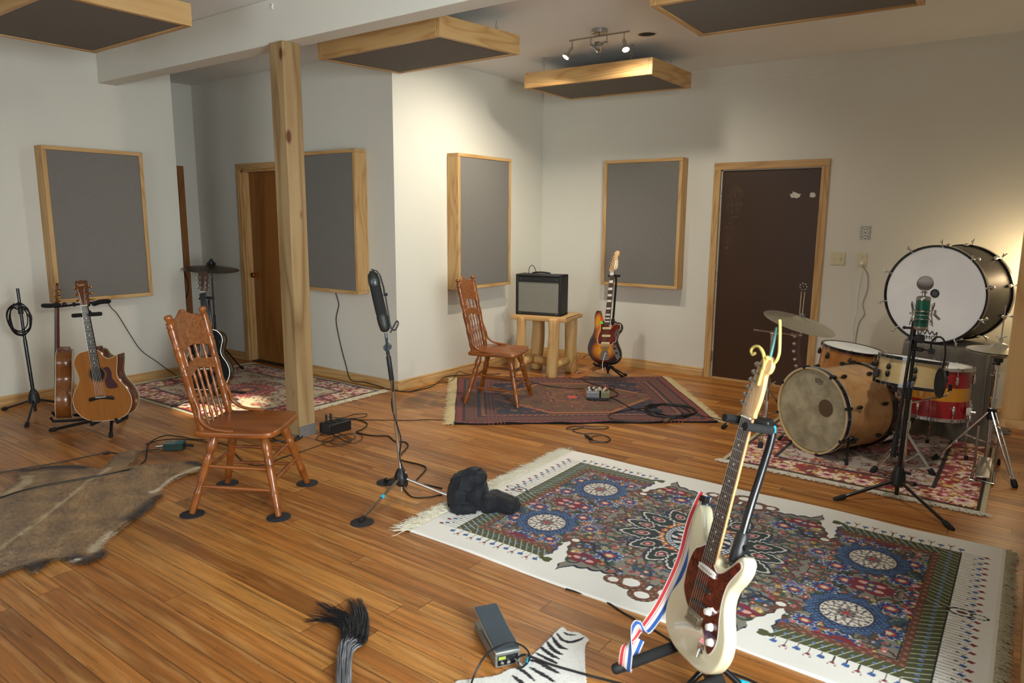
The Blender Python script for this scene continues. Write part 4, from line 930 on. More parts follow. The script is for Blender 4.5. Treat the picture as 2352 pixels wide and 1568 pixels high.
# foreground stand
b0 = Mp(GT_M, (0, 0, -.05)); fx = GT_M.to_3x3() @ Vector((1, 0, 0)); fzz = Vector((-.555, -.8, 0)).normalized(); yd = Vector((fx.x, fx.y, 0)).normalized()
bb = Vector((b0.x+.02, b0.y+.03, 0)); t = thing('guitar_stand', 'black tubular stand with bright cyan tape holding the cream electric guitar', 'stand', bb, group='guitar stands')
L = lambda p: V3(p)-bb
hub = Vector((0, 0, .17))
for f in ((bb.x-.12, bb.y-.32), (bb.x+.29, bb.y+.0), (bb.x-.19, bb.y+.26)):
    fp = L((f[0], f[1], .012)); m = MB(); m.tube([hub, fp], .010, 12); lg = obj('leg', m, M_blackmet, t); m = MB(); rub(m, fp, fp-hub, .016, .06); obj('rubber_foot', m, M_blackrub, lg)
    m = MB(); m.tube([Vector((0, 0, .05)), hub.lerp(fp, .55)], .006, 8); obj('leg_brace', m, M_blackmet, t)
m = MB(); m.cyl((0, 0, .03), (0, 0, .20), .020, n=16); obj('pole_sleeve', m, M_blackmet, t)
nb = L((-0.607, 2.246, 0.909)); jl = L((-0.63, 2.048, 0.589)); lo = Vector((0, 0, .2))
m = MB(); m.tube(catmull([lo, lo.lerp(jl, .5)+fzz*-.04, jl, nb-(nb-jl)*.12, nb+Vector((-.012, -.004, .01))], 8), .0125, 14); obj('pole', m, M_blackmet, t)
m = MB(); d = (nb-jl).normalized(); m.lathe([(.016, 0), (.021, .08), (.021, .9), (.017, 1)], 16, 0, jl-d*.06, jl+d*.035); m.cyl(jl, jl+yd*.035, .008, n=10); obj('height_clutch', m, M_black, t)
nr = L(GT_M @ Vector((0, .775, .0))); r0 = nb+Vector((-.012, -.004, .01))
m = MB(); m.cyl(r0+(nr-r0).normalized()*-.012, r0+(nr-r0)*.35, .0165, n=14); m.box(r0+(nr-r0)*.45, (.05, .05, .04)); obj('neck_rest_joint', m, M_black, t, bevel=.004)
m = MB(); q3 = nb-(nb-jl)*.12; q4 = nb+Vector((-.012, -.004, .01)); m.cyl(q3.lerp(q4, .55), q3.lerp(q4, .95), .0175, n=16); obj('cyan_tape', m, M_cyan, t)['label'] = 'bright cyan tape ring'
m = MB(); g3 = GT_M.to_3x3(); ax_ = g3 @ Vector((1, 0, 0)); fw = g3 @ Vector((0, 0, 1)); c0 = nr-fw*.030
m.tube([c0-ax_*.05, c0+ax_*.05], .013, 12)
for k in (-1, 1): m.tube([c0+ax_*.045*k, c0+ax_*.050*k+fw*.04, c0+ax_*.050*k+fw*.10], .013, 12)
obj('neck_rest', m, M_foam, t)
bl = L(GT_M @ Vector((0, -.004, .0)))
for k, ext in ((-1, .19), (1, .07)):
    s0 = bl+ax_*.10*k-Vector((0, 0, .014)); m = MB(); m.tube([Vector((0, 0, .17)), s0-fw*.06, s0+fw*.0], .009, 10); ar = obj('yoke_arm', m, M_blackmet, t)
    m = MB(); fw2 = (fzz+Vector((0, 0, -.16))).normalized(); e = s0+fw2*ext; m.tube([s0-fw2*.05, e], .018, 14); obj('foam_rest', m, M_foam, ar); m = MB(); rub(m, e+fw2*.012, fw2, .017, .04); obj('rubber_cap', m, M_blackrub, ar)
kp = hub.lerp(L((bb.x+.29, bb.y+.0, .012)), .30); m = MB(); m.cyl(kp, kp+Vector((.02, .03, -.018)), .014, n=12); obj('cyan_tape', m, M_cyan, t)['label'] = 'bright cyan tape ring'
# striped strap: hangs from the horn behind the body and loops over the stand arm
def stripe_mat():
    g = G('striped_strap'); at = g.n('Attribute', {'attribute_name': 'stripe'}); f = at.outputs['Fac']
    c = g.ramp(f, [(0, srgb('d8d6d4')), (.06, srgb('cf3d3f')), (.30, srgb('e4e1dc')), (.38, srgb('cf3d3f')), (.42, srgb('e8e5e0')), (.66, srgb('2d5fb0')), (.92, srgb('dcdcdc'))], 'CONSTANT')
    g.set(Base_Color=c, Roughness=.75); g.bump(g.noise(g.coord('Object'), 700, 2), .2, .001); return g.mat
def striped(pts, wdirs, w, th=.0025):
    """ribbon with a stripe value running 0..1 across its width"""
    n = 8; k = len(pts); vs = []; va = []
    for i in range(k):
        t = (pts[min(i+1, k-1)]-pts[max(i-1, 0)]).normalized(); wv = wdirs[i]; wv = (wv-t*wv.dot(t)).normalized(); nn = t.cross(wv)
        for s in (-1, 1):
            for j in range(n+1): u = j/n; vs.append(pts[i]+wv*w*(u-.5)+nn*s*th/2); va.append(u)
    r = 2*(n+1); fs = []
    for i in range(k-1):
        for j in range(n): fs.append((i*r+j, i*r+j+1, (i+1)*r+j+1, (i+1)*r+j)); fs.append((i*r+n+1+j, (i+1)*r+n+1+j, (i+1)*r+n+2+j, i*r+n+2+j))
        fs.append((i*r, (i+1)*r, (i+1)*r+n+1, i*r+n+1)); fs.append((i*r+n, i*r+2*n+1, (i+1)*r+2*n+1, (i+1)*r+n))
    m = MB(); m.add(vs, fs); return m, va
P = [GT_M @ Vector((-.131, .50, .0)), GT_M @ Vector((-.145, .46, .00)), GT_M @ Vector((-.158, .38, .0)), GT_M @ Vector((-.160, .25, .0)), GT_M @ Vector((-.178, .09, .02)), GT_M @ Vector((-.185, -.01, .06)), GT_M @ Vector((-.165, .015, .10)), GT_M @ Vector((-.10, .025, .16)), GT_M @ Vector((-.07, -.01, .19)), GT_M @ Vector((-.085, -.085, .17)), GT_M @ Vector((-.12, -.10, .14)), GT_M @ Vector((-.15, -.02, .10))]
pts = catmull(P, 7); wv = []
A_ = GT_M.to_3x3() @ Vector((.62, 0, -.55)); B_ = GT_M.to_3x3() @ Vector((0, .6, .8)); C_ = GT_M.to_3x3() @ Vector((.75, .1, -.65))
for i in range(len(pts)):
    a = i/(len(pts)-1); wv.append(A_.lerp(B_, min(1, max(0, (a-.42)/.15))) if a < .62 else B_.lerp(C_, min(1, (a-.62)/.15)))
m, va = striped(pts, wv, .043); o = obj('guitar_strap', m, stripe_mat(), None, smooth=60)
at = o.data.attributes.new('stripe', 'FLOAT', 'POINT'); at.data.foreach_set('value', va)
tag(o, 'red, white and blue striped strap hanging from the cream guitar over its stand arm', 'strap')
# yellow bird shaped capo clipped on the headstock
cy_ = lambda P: [(x*.9+.002, .935+(y-.935)*.66, z) for x, y, z in P]
t = thing('capo', 'yellow curled capo clipped on top of the cream guitar headstock', 'capo'); t.matrix_world = GT_M
M_yel = pm('yellow_enamel', 'cdb966', .4, coat=.2, var=.15)
m = MB(); m.tube(catmull(cy_([(.022, .955, .032), (.014, 1.0, .034), (-.002, 1.03, .034), (-.028, 1.05, .034), (-.052, 1.045, .034), (-.062, 1.025, .034), (-.050, 1.008, .034), (-.038, 1.018, .034)]), 6), [.004]*8+[.0055]*8+[.0045]*27, 10)
m.tube(catmull(cy_([(.012, .88, .030), (.014, .93, .031), (.018, .98, .032), (.024, 1.01, .030)]), 5), .005, 10); m.ball(cy_([(.020, 1.01, .03)])[0], .010, 12, sc=(1.3, .8, .8)); obj('upper_jaw', m, M_yel, t, smooth=60)
m = MB(); m.tube(catmull(cy_([(.026, 1.0, .020), (.046, 1.0, .018), (.054, 1.04, .018), (.044, 1.10, .02), (.028, 1.16, .02), (.018, 1.19, .02)]), 6), .0045, 10); obj('lever', m, M_yel, t, smooth=60)
m = MB(); m.tube(catmull(cy_([(.026, 1.01, .024), (.022, 1.07, .022), (.016, 1.13, .02), (.014, 1.155, .02)]), 5), .0042, 10); obj('lever_tip', m, pm('teal_enamel', '47807a', .4), t, smooth=60)

# ---------------------------------------------------------------- drums
def head_mat(name, c1, c2, sc, lo=.35, hi=.65, rough=.45):
    g = G(name); n = g.noise(g.coord('Object'), sc, 5, .6, .4)
    g.set(Base_Color=g.ramp(n, [(lo, srgb(c1)), (hi, srgb(c2))]), Roughness=rough); return g.mat
M_white = head_mat('white_head', 'e2e2e6', 'f0f0f2', 2); M_fiber = head_mat('fiber_head', '8f8870', 'b9b296', 9)
M_snh = head_mat('coated_head', 'e6ebe9', 'f4f8f6', 4)
M_bkl = pm('black_hoop', '15171c', .12, coat=.6); M_crm = M_chrome
def burl(name, a, b, c, axis='z', sc=4, rings=4):
    return wood(name, a, b, c, axis, rings, .28, .4, .08, sc, 1.2, 5, .55, .02)
def drum(name, label, cat, C, axis, Rr, depth, shell, head, hoopm, lugm, n, hw=.022, style='wood', back=None, phase=0, lug_len=.05, group=None, rodm=None, ht=.011, claw=True, split=False):
    """C = centre of the struck face, axis points into the drum"""
    t = thing(name, label, cat, group=group); a = Vector(axis).normalized(); t.matrix_world = frame(C, -a, (0, 0, 1) if abs(a.z) < .7 else (0, 1, 0))
    m = MB(); m.lathe([(Rr, 0), (Rr, -.02), (Rr, -depth+.02), (Rr, -depth)], 64, 0, caps=False); m.lathe([(Rr-.008, -.0), (Rr-.008, -depth)], 64, 0, caps=False); obj('shell', m, shell, t)
    for z, s in ((0, 1), (-depth, -1)):
        m = MB(); h = hw; m.lathe([(Rr+.002, z-s*h*.75), (Rr+.002+ht, z-s*h*.72), (Rr+.002+ht, z+s*h*.22), (Rr+.001, z+s*h*.25), (Rr+.001, z-s*h*.75)], 64, 0, caps=False); obj('hoop', m, hoopm if z == 0 else (back or hoopm), t, smooth=30)
        m = MB(); m.lathe([(.0, z+.0015*s), (Rr*.93, z+.0015*s), (Rr-.004, z-.001*s), (Rr+.001, z-.010*s), (Rr+.001, z-.016*s)], 64, 0, caps=False); obj('drum_head', m, head if z == 0 else M_snh, t, smooth=40)
    for z, s in ((0, 1), (-depth, -1)):
        for i in range(n):
            b = 2*PI*(i+phase)/n; d = Vector((math.cos(b), math.sin(b), 0)); tg = Vector((-d.y, d.x, 0))
            zl = z-s*max(.045, hw+.045) if style == 'kick' else z-s*(hw+.025)
            m = MB()
            if style == 'chrome': m.lathe([(.004, 0), (.010, .1), (.011, .5), (.010, .9), (.004, 1)], 12, 0, d*(Rr+.008)+Vector((0, 0, zl+s*.0)), d*(Rr+.008)+Vector((0, 0, zl-s*lug_len)))
            else: m.lathe([(.003, 0), (.008, .12), (.0125, .45), (.0135, .7), (.009, .93), (.002, 1)], 14, 0, d*(Rr+.012)+Vector((0, 0, zl)), d*(Rr+.012)+Vector((0, 0, zl-s*lug_len))); m.cyl(d*Rr+Vector((0, 0, zl-s*lug_len*.6)), d*(Rr+.012)+Vector((0, 0, zl-s*lug_len*.6)), .006, n=8)
            lg = obj('lug', m, lugm, t, smooth=60)
            m = MB(); rr = Rr+.009 if style != 'kick' else Rr+.012; m.cyl(d*rr+Vector((0, 0, zl-s*.004)), d*rr+Vector((0, 0, z+s*.004)), .0028, n=8); m.cyl(d*rr+Vector((0, 0, z-s*.002)), d*rr+Vector((0, 0, z+s*.010)), .0045, n=8)
            obj('tension_rod', m, rodm or M_chrome, lg)
            if style == 'kick':
                m = MB(); m.box(d*(rr+.004)+Vector((0, 0, z-s*.003)), (.001, .001, .001)); 
                m = MB(); c = d*(Rr+.009)+Vector((0, 0, z-s*hw*.2)); vs = []
                for u in (-.010, .010):
                    for r_, z_ in ((-.006, hw*.62), (.012, hw*.62), (.016, 0), (.012, -hw*.75), (-.002, -hw*.75)): vs.append(c+tg*u+d*r_+Vector((0, 0, s*z_)))
                m.add(vs, [(0, 1, 2, 3, 4), (9, 8, 7, 6, 5)]+[(j, (j+1) % 5, 5+(j+1) % 5, 5+j) for j in range(5)]); obj('claw', m, lugm, t, bevel=.001)
    return t
# natural bass drum of the kit, front face to the left
kax = Vector((.485, .875, .0)); kc = Vector((-1.105, 4.95, .302))
M_kshell = burl('maple_burl', 'd9b27c', 'c79a63', '9a6f42', 'x', 3.2, 3)
KD = drum('bass_drum', 'natural maple bass drum with fibre front head on the floral drum rug', 'drum', kc, kax, .281, .46, M_kshell, M_fiber, M_bkl, M_black, 8, .038, 'kick', phase=.35, rodm=pm('pale_brass', 'cbb37a', .25, .9))
K_M = KD.matrix_world.copy()
m = MB(); m.lathe([(.293, .004), (.296, .006), (.296, .010), (.2925, .011), (.2925, .004)], 64, 0, caps=False); m.lathe([(.293, -.030), (.2965, -.031), (.2965, -.035), (.293, -.036)], 64, 0, caps=False); obj('hoop_inlay', m, pm('silver_inlay', 'c9ccd2', .2, .7), KD)
m = MB(); m.lathe([(.2815, -.002), (.2815, .0105), (.2905, .0112), (.2925, .0095)], 64, 0, caps=False); obj('hoop_face', m, pm('pale_hoop_wood', 'd2b884', .35, var=.1), KD)
m = MB(); ph_ = [c for c in range(1)]; m.cyl((.115, .045, .002), (.115, .045, .0032), .058, n=40); obj('head_port', m, pm('port_patch', '5b4a34', .6), KD)
kl = bpy.data.objects
# crown mark near the rim
def crown(parent, c, w, mat, rot=0, txt='REMO', size=.03):
    M_ = Matrix.Translation(c) @ Matrix.Rotation(rot, 4, 'Z'); m = MB(); m.M = M_
    pk_ = [(-.5, .34), (-.36, .05), (-.25, .42), (-.12, .08), (0, .55), (.12, .08), (.25, .42), (.36, .05), (.5, .34)]
    pts = [(x*w, y*w*.55, 0) for x, y in pk_]
    for a, b in zip(pts, pts[1:]): m.tube([a, ((a[0]+b[0])/2, (a[1]+b[1])/2-.0, 0), b], w*.022, 5)
    m.tube([(-.5*w, .19*w, 0), (-.42*w, -.30*w, 0)], w*.022, 5); m.tube([(.5*w, .19*w, 0), (.42*w, -.30*w, 0)], w*.022, 5)
    m.tube(catmull([(-.42*w, -.30*w, 0), (0, -.34*w, 0), (.42*w, -.30*w, 0)], 4), w*.014, 5)
    o = obj('crown_logo', m, mat, parent)
    t_ = text('logo_lettering', txt, o, M_ @ Vector((0, -.14*w, .0)), (0, 0, rot), w*.30, mat); t_.scale = (1.15, 1, 1); return o
crown(KD, Vector((.045, .215, .003)), .062, pm('faded_ink', '4a453a', .6), -.15)
# spurs
for k in (-1, 1):
    m = MB(); p = Vector((.235*k, -.155, -.09)); iK = K_M.inverted(); wp = K_M @ p; fo = Vector((wp.x-kax.x*.10+.06*k*0.3, wp.y-kax.y*.10-.02, .012)); out_ = K_M.to_3x3() @ Vector((k, -.2, 0)); fo = wp+Vector((out_.x, out_.y, 0))*.05-Vector((kax.x, kax.y, 0))*.06; fo.z = .02
    m.tube([wp, wp.lerp(fo, .95)], .0065, 8); m.M = Matrix.Identity(4)
    m.v = [tuple(iK @ Vector(v)) for v in m.v]; sp = obj('spur', m, M_blackmet, KD)
    m = MB(); rub(m, fo, fo-wp, .011, .05); m.v = [tuple(iK @ Vector(v)) for v in m.v]; obj('rubber_foot', m, M_blackrub, sp)
    m = MB(); d = Vector((.25*k, -.145, 0)).normalized(); m.cyl(d*.279+Vector((0, 0, -.09)), d*.30+Vector((0, 0, -.09)), .028, n=18); m.box(d*.305+Vector((0, -.0, -.09)), (.03, .02, .05)); m.cyl(d*.305+Vector((0, 0, -.09)), d*.305+Vector((.0, .012, -.145)), .007, n=8); obj('spur_bracket', m, M_black, sp, bevel=.003)
# large concert bass drum
an = R(-110); bn = Vector((math.cos(an), math.sin(an), 0)); bc = Vector((-.572, 6.05, 1.032))
BD = drum('concert_bass_drum', 'large black shell bass drum with white head standing on the grey draped table', 'drum', bc, -bn+Vector((0, 0, -.0)), .352, .42, pm('dark_shell', '332a23', .45, coat=.1, var=.15, vscale=8), M_white, M_bkl, M_chrome, 1, .034, 'none', phase=.4)
for c in list(BD.children):
    if c.name.startswith(('lug',)):
        for g_ in list(c.children): bpy.data.objects.remove(g_)
        bpy.data.objects.remove(c)
for z, s in ((0, 1), (-.42, -1)):
    for i in range(10):
        b = 2*PI*(i+.35)/10; d = Vector((math.cos(b), math.sin(b), 0)); tg = Vector((-d.y, d.x, 0)); Z = Vector((0, 0, 1))
        m = MB(); p = d*.362+Z*(z-s*.075); m.lathe([(.003, 0), (.012, .15), (.015, .45), (.012, .8), (.006, 1)], 12, 0, p+Z*s*.03, p-Z*s*.03)
        m.cyl(d*.35+Z*(z-s*.075), p, .008, n=8); lg = obj('lug', m, M_chrome, BD, smooth=60)
        m = MB(); m.cyl(p+Z*s*.02, d*.368+Z*(z+s*.016), .003, n=8); obj('tension_rod', m, M_chrome, lg)
        m = MB(); q_ = d*.372+Z*(z+s*.018); m.tube([q_-tg*.0+d*.035+Z*s*.014, q_+d*.005, q_-d*.0+Z*0], .005, 8); m.tube([q_, q_+tg*.014+d*.02+Z*s*.012], .005, 8)
        m.tube([q_, d*.355+Z*(z+s*.012), d*.352+Z*(z-s*.0)], .006, 8); obj('claw', m, M_chrome, BD, smooth=60)
m = MB(); m.torus((.01, .012, .003), (0, 0, 1), .027, .005, 30, 8); m.cyl((.01, .012, .002), (.01, .012, .0035), .027, n=30, mi=0); ph = obj('head_port', m, pm('port_black', '1b1d22', .5), BD)
m = MB(); m.cyl((.01, .012, .0036), (.01, .012, .0042), .020, n=28); obj('port_mesh', m, pm('port_mesh', '4c4f55', .6), ph)
crown(BD, Vector((-.012, -.300, .005)), .140, M_ink, .05)
# grey cloth draped over a table below the big drum
def cloth_mat():
    g = G('grey_drape'); v = g.coord('Object'); n = g.noise(v, 6, 3); g.set(Base_Color=g.mix(n, srgb('5d5850'), srgb('736d63')), Roughness=.9, Sheen_Weight=.2); g.bump(g.noise(v, 500, 2), .2, .001); return g.mat
def drape(x0, x1, y0, y1, z):
    n = 160; rows = 16; vs = []; per = []
    cx_, cy_ = (x0+x1)/2, (y0+y1)/2; hx, hy = (x1-x0)/2, (y1-y0)/2
    for i in range(n):
        a = 2*PI*i/n; c, s = math.cos(a), math.sin(a); k = (abs(c)**6+abs(s)**6)**(-1/6); per.append((c*k*hx, s*k*hy, a))
    rings = [(0, 0), (.5, 0), (.9, 0), (.985, -.002)]
    for f_, dz in rings:
        for x, y, a in per: vs.append((cx_+x*f_, cy_+y*f_, z+dz))
    for j in range(rows+1):
        t_ = j/rows
        for x, y, a in per:
            w = (.004+.035*t_**.8)*math.sin(a*19+2*math.sin(a*3)) + .018*t_*math.sin(a*7+1.3)
            fl_ = .10*max(0, t_-.85)/.15*(1+.5*math.sin(a*5)); r_ = math.hypot(x, y)
            vs.append((cx_+x*(1+(w+fl_)/r_), cy_+y*(1+(w+fl_)/r_), z-.006-(z-.012)*t_))
    R_ = len(rings)+rows+1; fs = [(j*n+i, j*n+(i+1) % n, (j+1)*n+(i+1) % n, (j+1)*n+i) for j in range(1, R_-1) for i in range(n)]
    fs.append(tuple(n+i for i in range(n-1, -1, -1))); m = MB(); m.add(vs, fs); return m
tag(obj('draped_table', drape(-.74, -.17, 5.98, 6.60, .668), cloth_mat(), None, smooth=80), 'small table under a floor length grey cloth carrying the big drum', 'table')
# orange floor tom behind the kick
M_orange = burl('orange_maple', 'c58a48', 'b47838', '8f5a26', 'z', 3, 3)
FT = drum('floor_tom', 'honey coloured floor tom with black hoops behind the natural bass drum', 'drum', (-1.035, 5.78, .625), (-.12, -.02, -1), .208, .36, M_orange, M_snh, M_bkl, M_black, 8, .020, 'tom', phase=.2)
m = MB()
for k in range(3):
    a = 2*PI*k/3+.5; d = Vector((math.cos(a), math.sin(a), 0)); m2 = MB(); m2.tube([d*.23+Vector((0, 0, -.12)), d*.23+Vector((0, 0, -.50)), d*.26+Vector((0, 0, -.60))], .006, 8); l_ = obj('leg', m2, M_chrome, FT); m2 = MB(); rub(m2, d*.26+Vector((0, 0, -.598)), (0, 0, -1), .012, .03); obj('rubber_foot', m2, M_blackrub, l_)
    m2 = MB(); m2.box(d*.222+Vector((0, 0, -.20)), (.03, .03, .06)); obj('leg_bracket', m2, M_black, FT, bevel=.004)
# cream tom on the snare stand
M_pale = burl('pale_maple', 'dcc694', 'cfb47c', 'b2925a', 'x', 3, 2)
SN = drum('snare_drum', 'pale maple snare drum with black hoops on a chrome stand', 'drum', (-.545, 4.985, .725), (-.05, -.13, -1), .183, .175, M_pale, M_snh, M_bkl, M_black, 8, .020, 'tom', phase=.28, lug_len=.038)
m = MB(); m.box((-.17, -.12, -.12), (.03, .05, .05)); m.box((-.18, -.11, -.15), (.012, .03, .05)); obj('strainer', m, M_black, SN, bevel=.004)
# red and yellow floor tom
def stripes_mat():
    g = G('red_yellow_bands'); s = g.n('SeparateXYZ', None, Vector=g.coord('Object')); z = s.outputs[2]
    k = g.m('MULTIPLY', g.m('LESS_THAN', z, -.125), g.m('GREATER_THAN', z, -.215)); c = g.mix(k, srgb('a3121c'), srgb('d9941f'))
    g.set(Base_Color=c, Roughness=.12, Coat_Weight=.7); return g.mat
RT = drum('floor_tom', 'red floor tom with a yellow band and chrome hoops behind the snare drum', 'drum', (-.44, 5.50, .612), (.0, -.05, -1), .195, .345, stripes_mat(), M_snh, M_chrome, M_chrome, 6, .020, 'chrome', phase=.1, lug_len=.06)
m = MB(); m.box((.20, -.07, -.275), (.035, .05, .055)); m.cyl((.21, -.1, -.275), (.24, -.1, -.275), .012, n=10); m.cyl((.21, -.08, -.34), (.21, -.08, -.30), .01, n=8); obj('leg_bracket', m, M_chrome, RT, bevel=.003)
for k in range(3):
    a = 2*PI*k/3-.35; d = Vector((math.cos(a), math.sin(a), 0)); m = MB(); m.tube([d*.215+Vector((0, 0, -.20)), d*.215+Vector((0, 0, -.50)), d*.23+Vector((0, 0, -.585))], .006, 8); l_ = obj('leg', m, M_chrome, RT); m = MB(); rub(m, d*.23+Vector((0, 0, -.583)), (0, 0, -1), .012, .03); obj('rubber_foot', m, M_blackrub, l_)

# ---------------------------------------------------------------- stands and cymbals
M_cym = None
def cym_mat():
    g = G('cymbal_bronze'); v = g.coord('Object'); s = g.n('SeparateXYZ', None, Vector=v)
    r = g.m('SQRT', g.m('ADD', g.m('MULTIPLY', s.outputs[0], s.outputs[0]), g.m('MULTIPLY', s.outputs[1], s.outputs[1])))
    n = g.noise(v, 8, 3); lat = g.m('SINE', g.m('MULTIPLY', r, 1400))
    g.set(Base_Color=g.mix(n, srgb('bdb7a4'), srgb('d8d3c2')), Metallic=.85, Roughness=g.m('ADD', .22, g.m('MULTIPLY', n, .15))); g.bump(lat, .15, .0006); return g.mat
M_cym = cym_mat()
def cymbal_mb(Rr, bell=.055, up=1):
    m = MB(); pr = [(.006, .030), (.02, .029), (.038, .022), (bell, .008), (bell+.01, .006), (Rr*.5, -.004), (Rr*.8, -.014), (Rr, -.024)]
    pr = [(r, z*up) for r, z in pr]; lo = [(r, z-.0014) for r, z in pr[::-1]]; m.lathe(pr+lo, 64, 0, caps=False); return m
def tripod(t, hub, feet, r=.007, rz=.018, mat=None, brace=True, dbl=True, base=None):
    """double strut chrome tripod, hub and feet in local coordinates"""
    for f in feet:
        f = Vector(f); fp = f+Vector((0, 0, rz)); side = (f-hub).cross(Vector((0, 0, 1))).normalized()*.010 if dbl else Vector((0, 0, 0))
        m = MB()
        if dbl: m.tube([hub+side, hub.lerp(fp, .5)+side*1.3, fp+side*.6], r*.62, 8); m.tube([hub-side, hub.lerp(fp, .5)-side*1.3, fp-side*.6], r*.62, 8); m.cyl(hub.lerp(fp, .5)+side*1.3, hub.lerp(fp, .5)-side*1.3, r*.6, n=8)
        else: m.tube([hub, fp], r, 10)
        lg = obj('leg', m, mat or M_chrome, t)
        if brace: lo = Vector((0, 0, max(.05, hub.z-.2))) if base is None else Vector(base); m = MB(); m.tube([lo, hub.lerp(fp, .5)], r*.6, 8); obj('leg_brace', m, mat or M_chrome, t)
        m = MB(); rub(m, fp+Vector((0, 0, .004)), fp-hub, .017, .05); obj('rubber_foot', m, M_blackrub, lg)
# crash cymbal stand
cb = Vector((-1.46, 5.15, 0)); t = thing('cymbal_stand', 'chrome boom cymbal stand in front of the brown door', 'stand', cb, group='drum hardware')
L = lambda p: V3(p)-cb
tripod(t, Vector((0, 0, .36)), [L((-1.765, 5.165, 0)), L((-1.40, 4.86, 0)), L((-1.28, 5.42, 0))])
tp_ = L((-1.437, 5.1, 0.778)); m = MB(); m.cyl((0, 0, .05), (0, 0, .42), .0125, n=14); m.cyl((0, 0, .40), tp_, .0095, n=12); obj('pole', m, M_chrome, t)
m = MB(); m.cyl((0, 0, .38), (0, 0, .44), .018, n=14); m.tube([(0, 0, .41), (.04, -.01, .41), (.055, -.01, .425)], .004, 8); m.tube([(.04, -.01, .41), (.055, -.01, .392)], .004, 8); obj('wing_clamp', m, M_chrome, t)
b1 = L((-1.539, 5, 0.805)); b2 = L((-1.266, 5.16, 0.772)); m = MB(); m.cyl(b1, b2, .006, n=10); obj('boom_arm', m, M_chrome, t)
m = MB(); m.ball(tp_+Vector((0, 0, .0)), .020, 12); m.cyl(tp_+Vector((0, 0, -.05)), tp_+Vector((0, 0, .0)), .013, n=12); m.box(tp_+Vector((.02, 0, .005)), (.04, .014, .02)); m.cyl(b2.lerp(b1, .18), b2.lerp(b1, .06), .012, n=10); m.ball(b2, .014, 10); obj('boom_tilter', m, M_chrome, t)
ct_ = L((-1.261, 5.16, 0.908)); m = MB(); m.cyl(b2, ct_+Vector((.0, 0, .06)), .004, n=8); obj('cymbal_rod', m, M_chrome, t)
cc = Vector((-1.269, 5.14, 0.882)); CY = thing('crash_cymbal', 'large tilted cymbal on the boom stand, against the brown door', 'cymbal'); 
nrm = Vector((.27, -.03, .95)).normalized(); CY.matrix_world = frame(cc, nrm, (0, 1, 0)); obj('cymbal_plate', cymbal_mb(.245), M_cym, CY, smooth=50)
m = MB(); m.cyl((0, 0, .03), (0, 0, .045), .018, n=16); obj('felt_washer', m, pm('grey_felt', '6a6660', .9), CY)
m = MB(); e = Vector((.0, 0, .225)); m.tube([(-.008, 0, .04), (-.010, 0, .20)], .0028, 6); m.tube([(.010, 0, .04), (.012, 0, .20)], .0028, 6)
j = thing('jingle_stick', 'pair of thin rods topped by a ring of jingles above the crash cymbal', 'percussion'); j.matrix_world = frame(cc, (.02, .0, 1), (0, 1, 0)); obj('rod', m, pm('pale_rod', 'b39c7a', .5), j)
m = MB(); m.torus((0, 0, .232), (.3, -.9, .2), .022, .005, 20, 8); [m.ball((.022*math.cos(a), -.01, .232+.022*math.sin(a)), .009, 8) for a in np.linspace(0, 5.4, 7)]; m.ball((0, 0, .232), .012, 10); obj('jingles', m, pm('dark_steel', '6d6a66', .25, .9), j)
# strap of sleigh bells hanging from the boom
t = thing('sleigh_bells', 'brown leather strap with round silver bells hanging below the crash cymbal', 'percussion')
P0 = Vector((-1.261, 5.12, 0.772)); P1 = Vector((-1.256, 5.11, 0.657)); P2 = Vector((-1.23, 5.1, 0.563))
m = MB(); m.ribbon(catmull([P0, P1, P2], 6), .022, (.85, .35, 0), .004); st_ = obj('strap', m, pm('dark_leather', '5a3a2c', .6), t)
for k in range(5):
    p = (P0.lerp(P1, k*.46) if k < 3 else P1.lerp(P2, (k-2)*.48))+Vector((-.028, -.012, 0)); m = MB(); m.ball(p, .0135, 14); m.torus(p, (1, 0, 0), .0135, .001, 16, 5); obj('bell', m, M_chrome, t)
# snare stand
sb = Vector((-.535, 4.99, 0)); t = thing('snare_stand', 'low chrome tripod stand under the pale snare drum', 'stand', sb, group='drum hardware')
L = lambda p: V3(p)-sb
tripod(t, Vector((0, 0, .24)), [L((-.675, 4.80, 0)), L((-.375, 4.97, 0)), L((-.60, 5.22, 0))], .008)
m = MB(); m.cyl((0, 0, .06), (0, 0, .46), .0115, n=12); m.cyl((0, 0, .27), (0, 0, .32), .018, n=12); obj('pole', m, M_chrome, t)
for k in range(3):
    a = 2*PI*k/3+2.3; d = Vector((math.cos(a), math.sin(a), 0)); m = MB(); m.tube([Vector((0, 0, .44)), d*.19+Vector((0, 0, .505)), d*.205+Vector((0, 0, .55))], .006, 8); ar = obj('basket_arm', m, M_chrome, t)
    m = MB(); m.box(d*.206+Vector((0, 0, .56)), (.02, .02, .04)); obj('rubber_grip', m, M_blackrub, ar, bevel=.003)
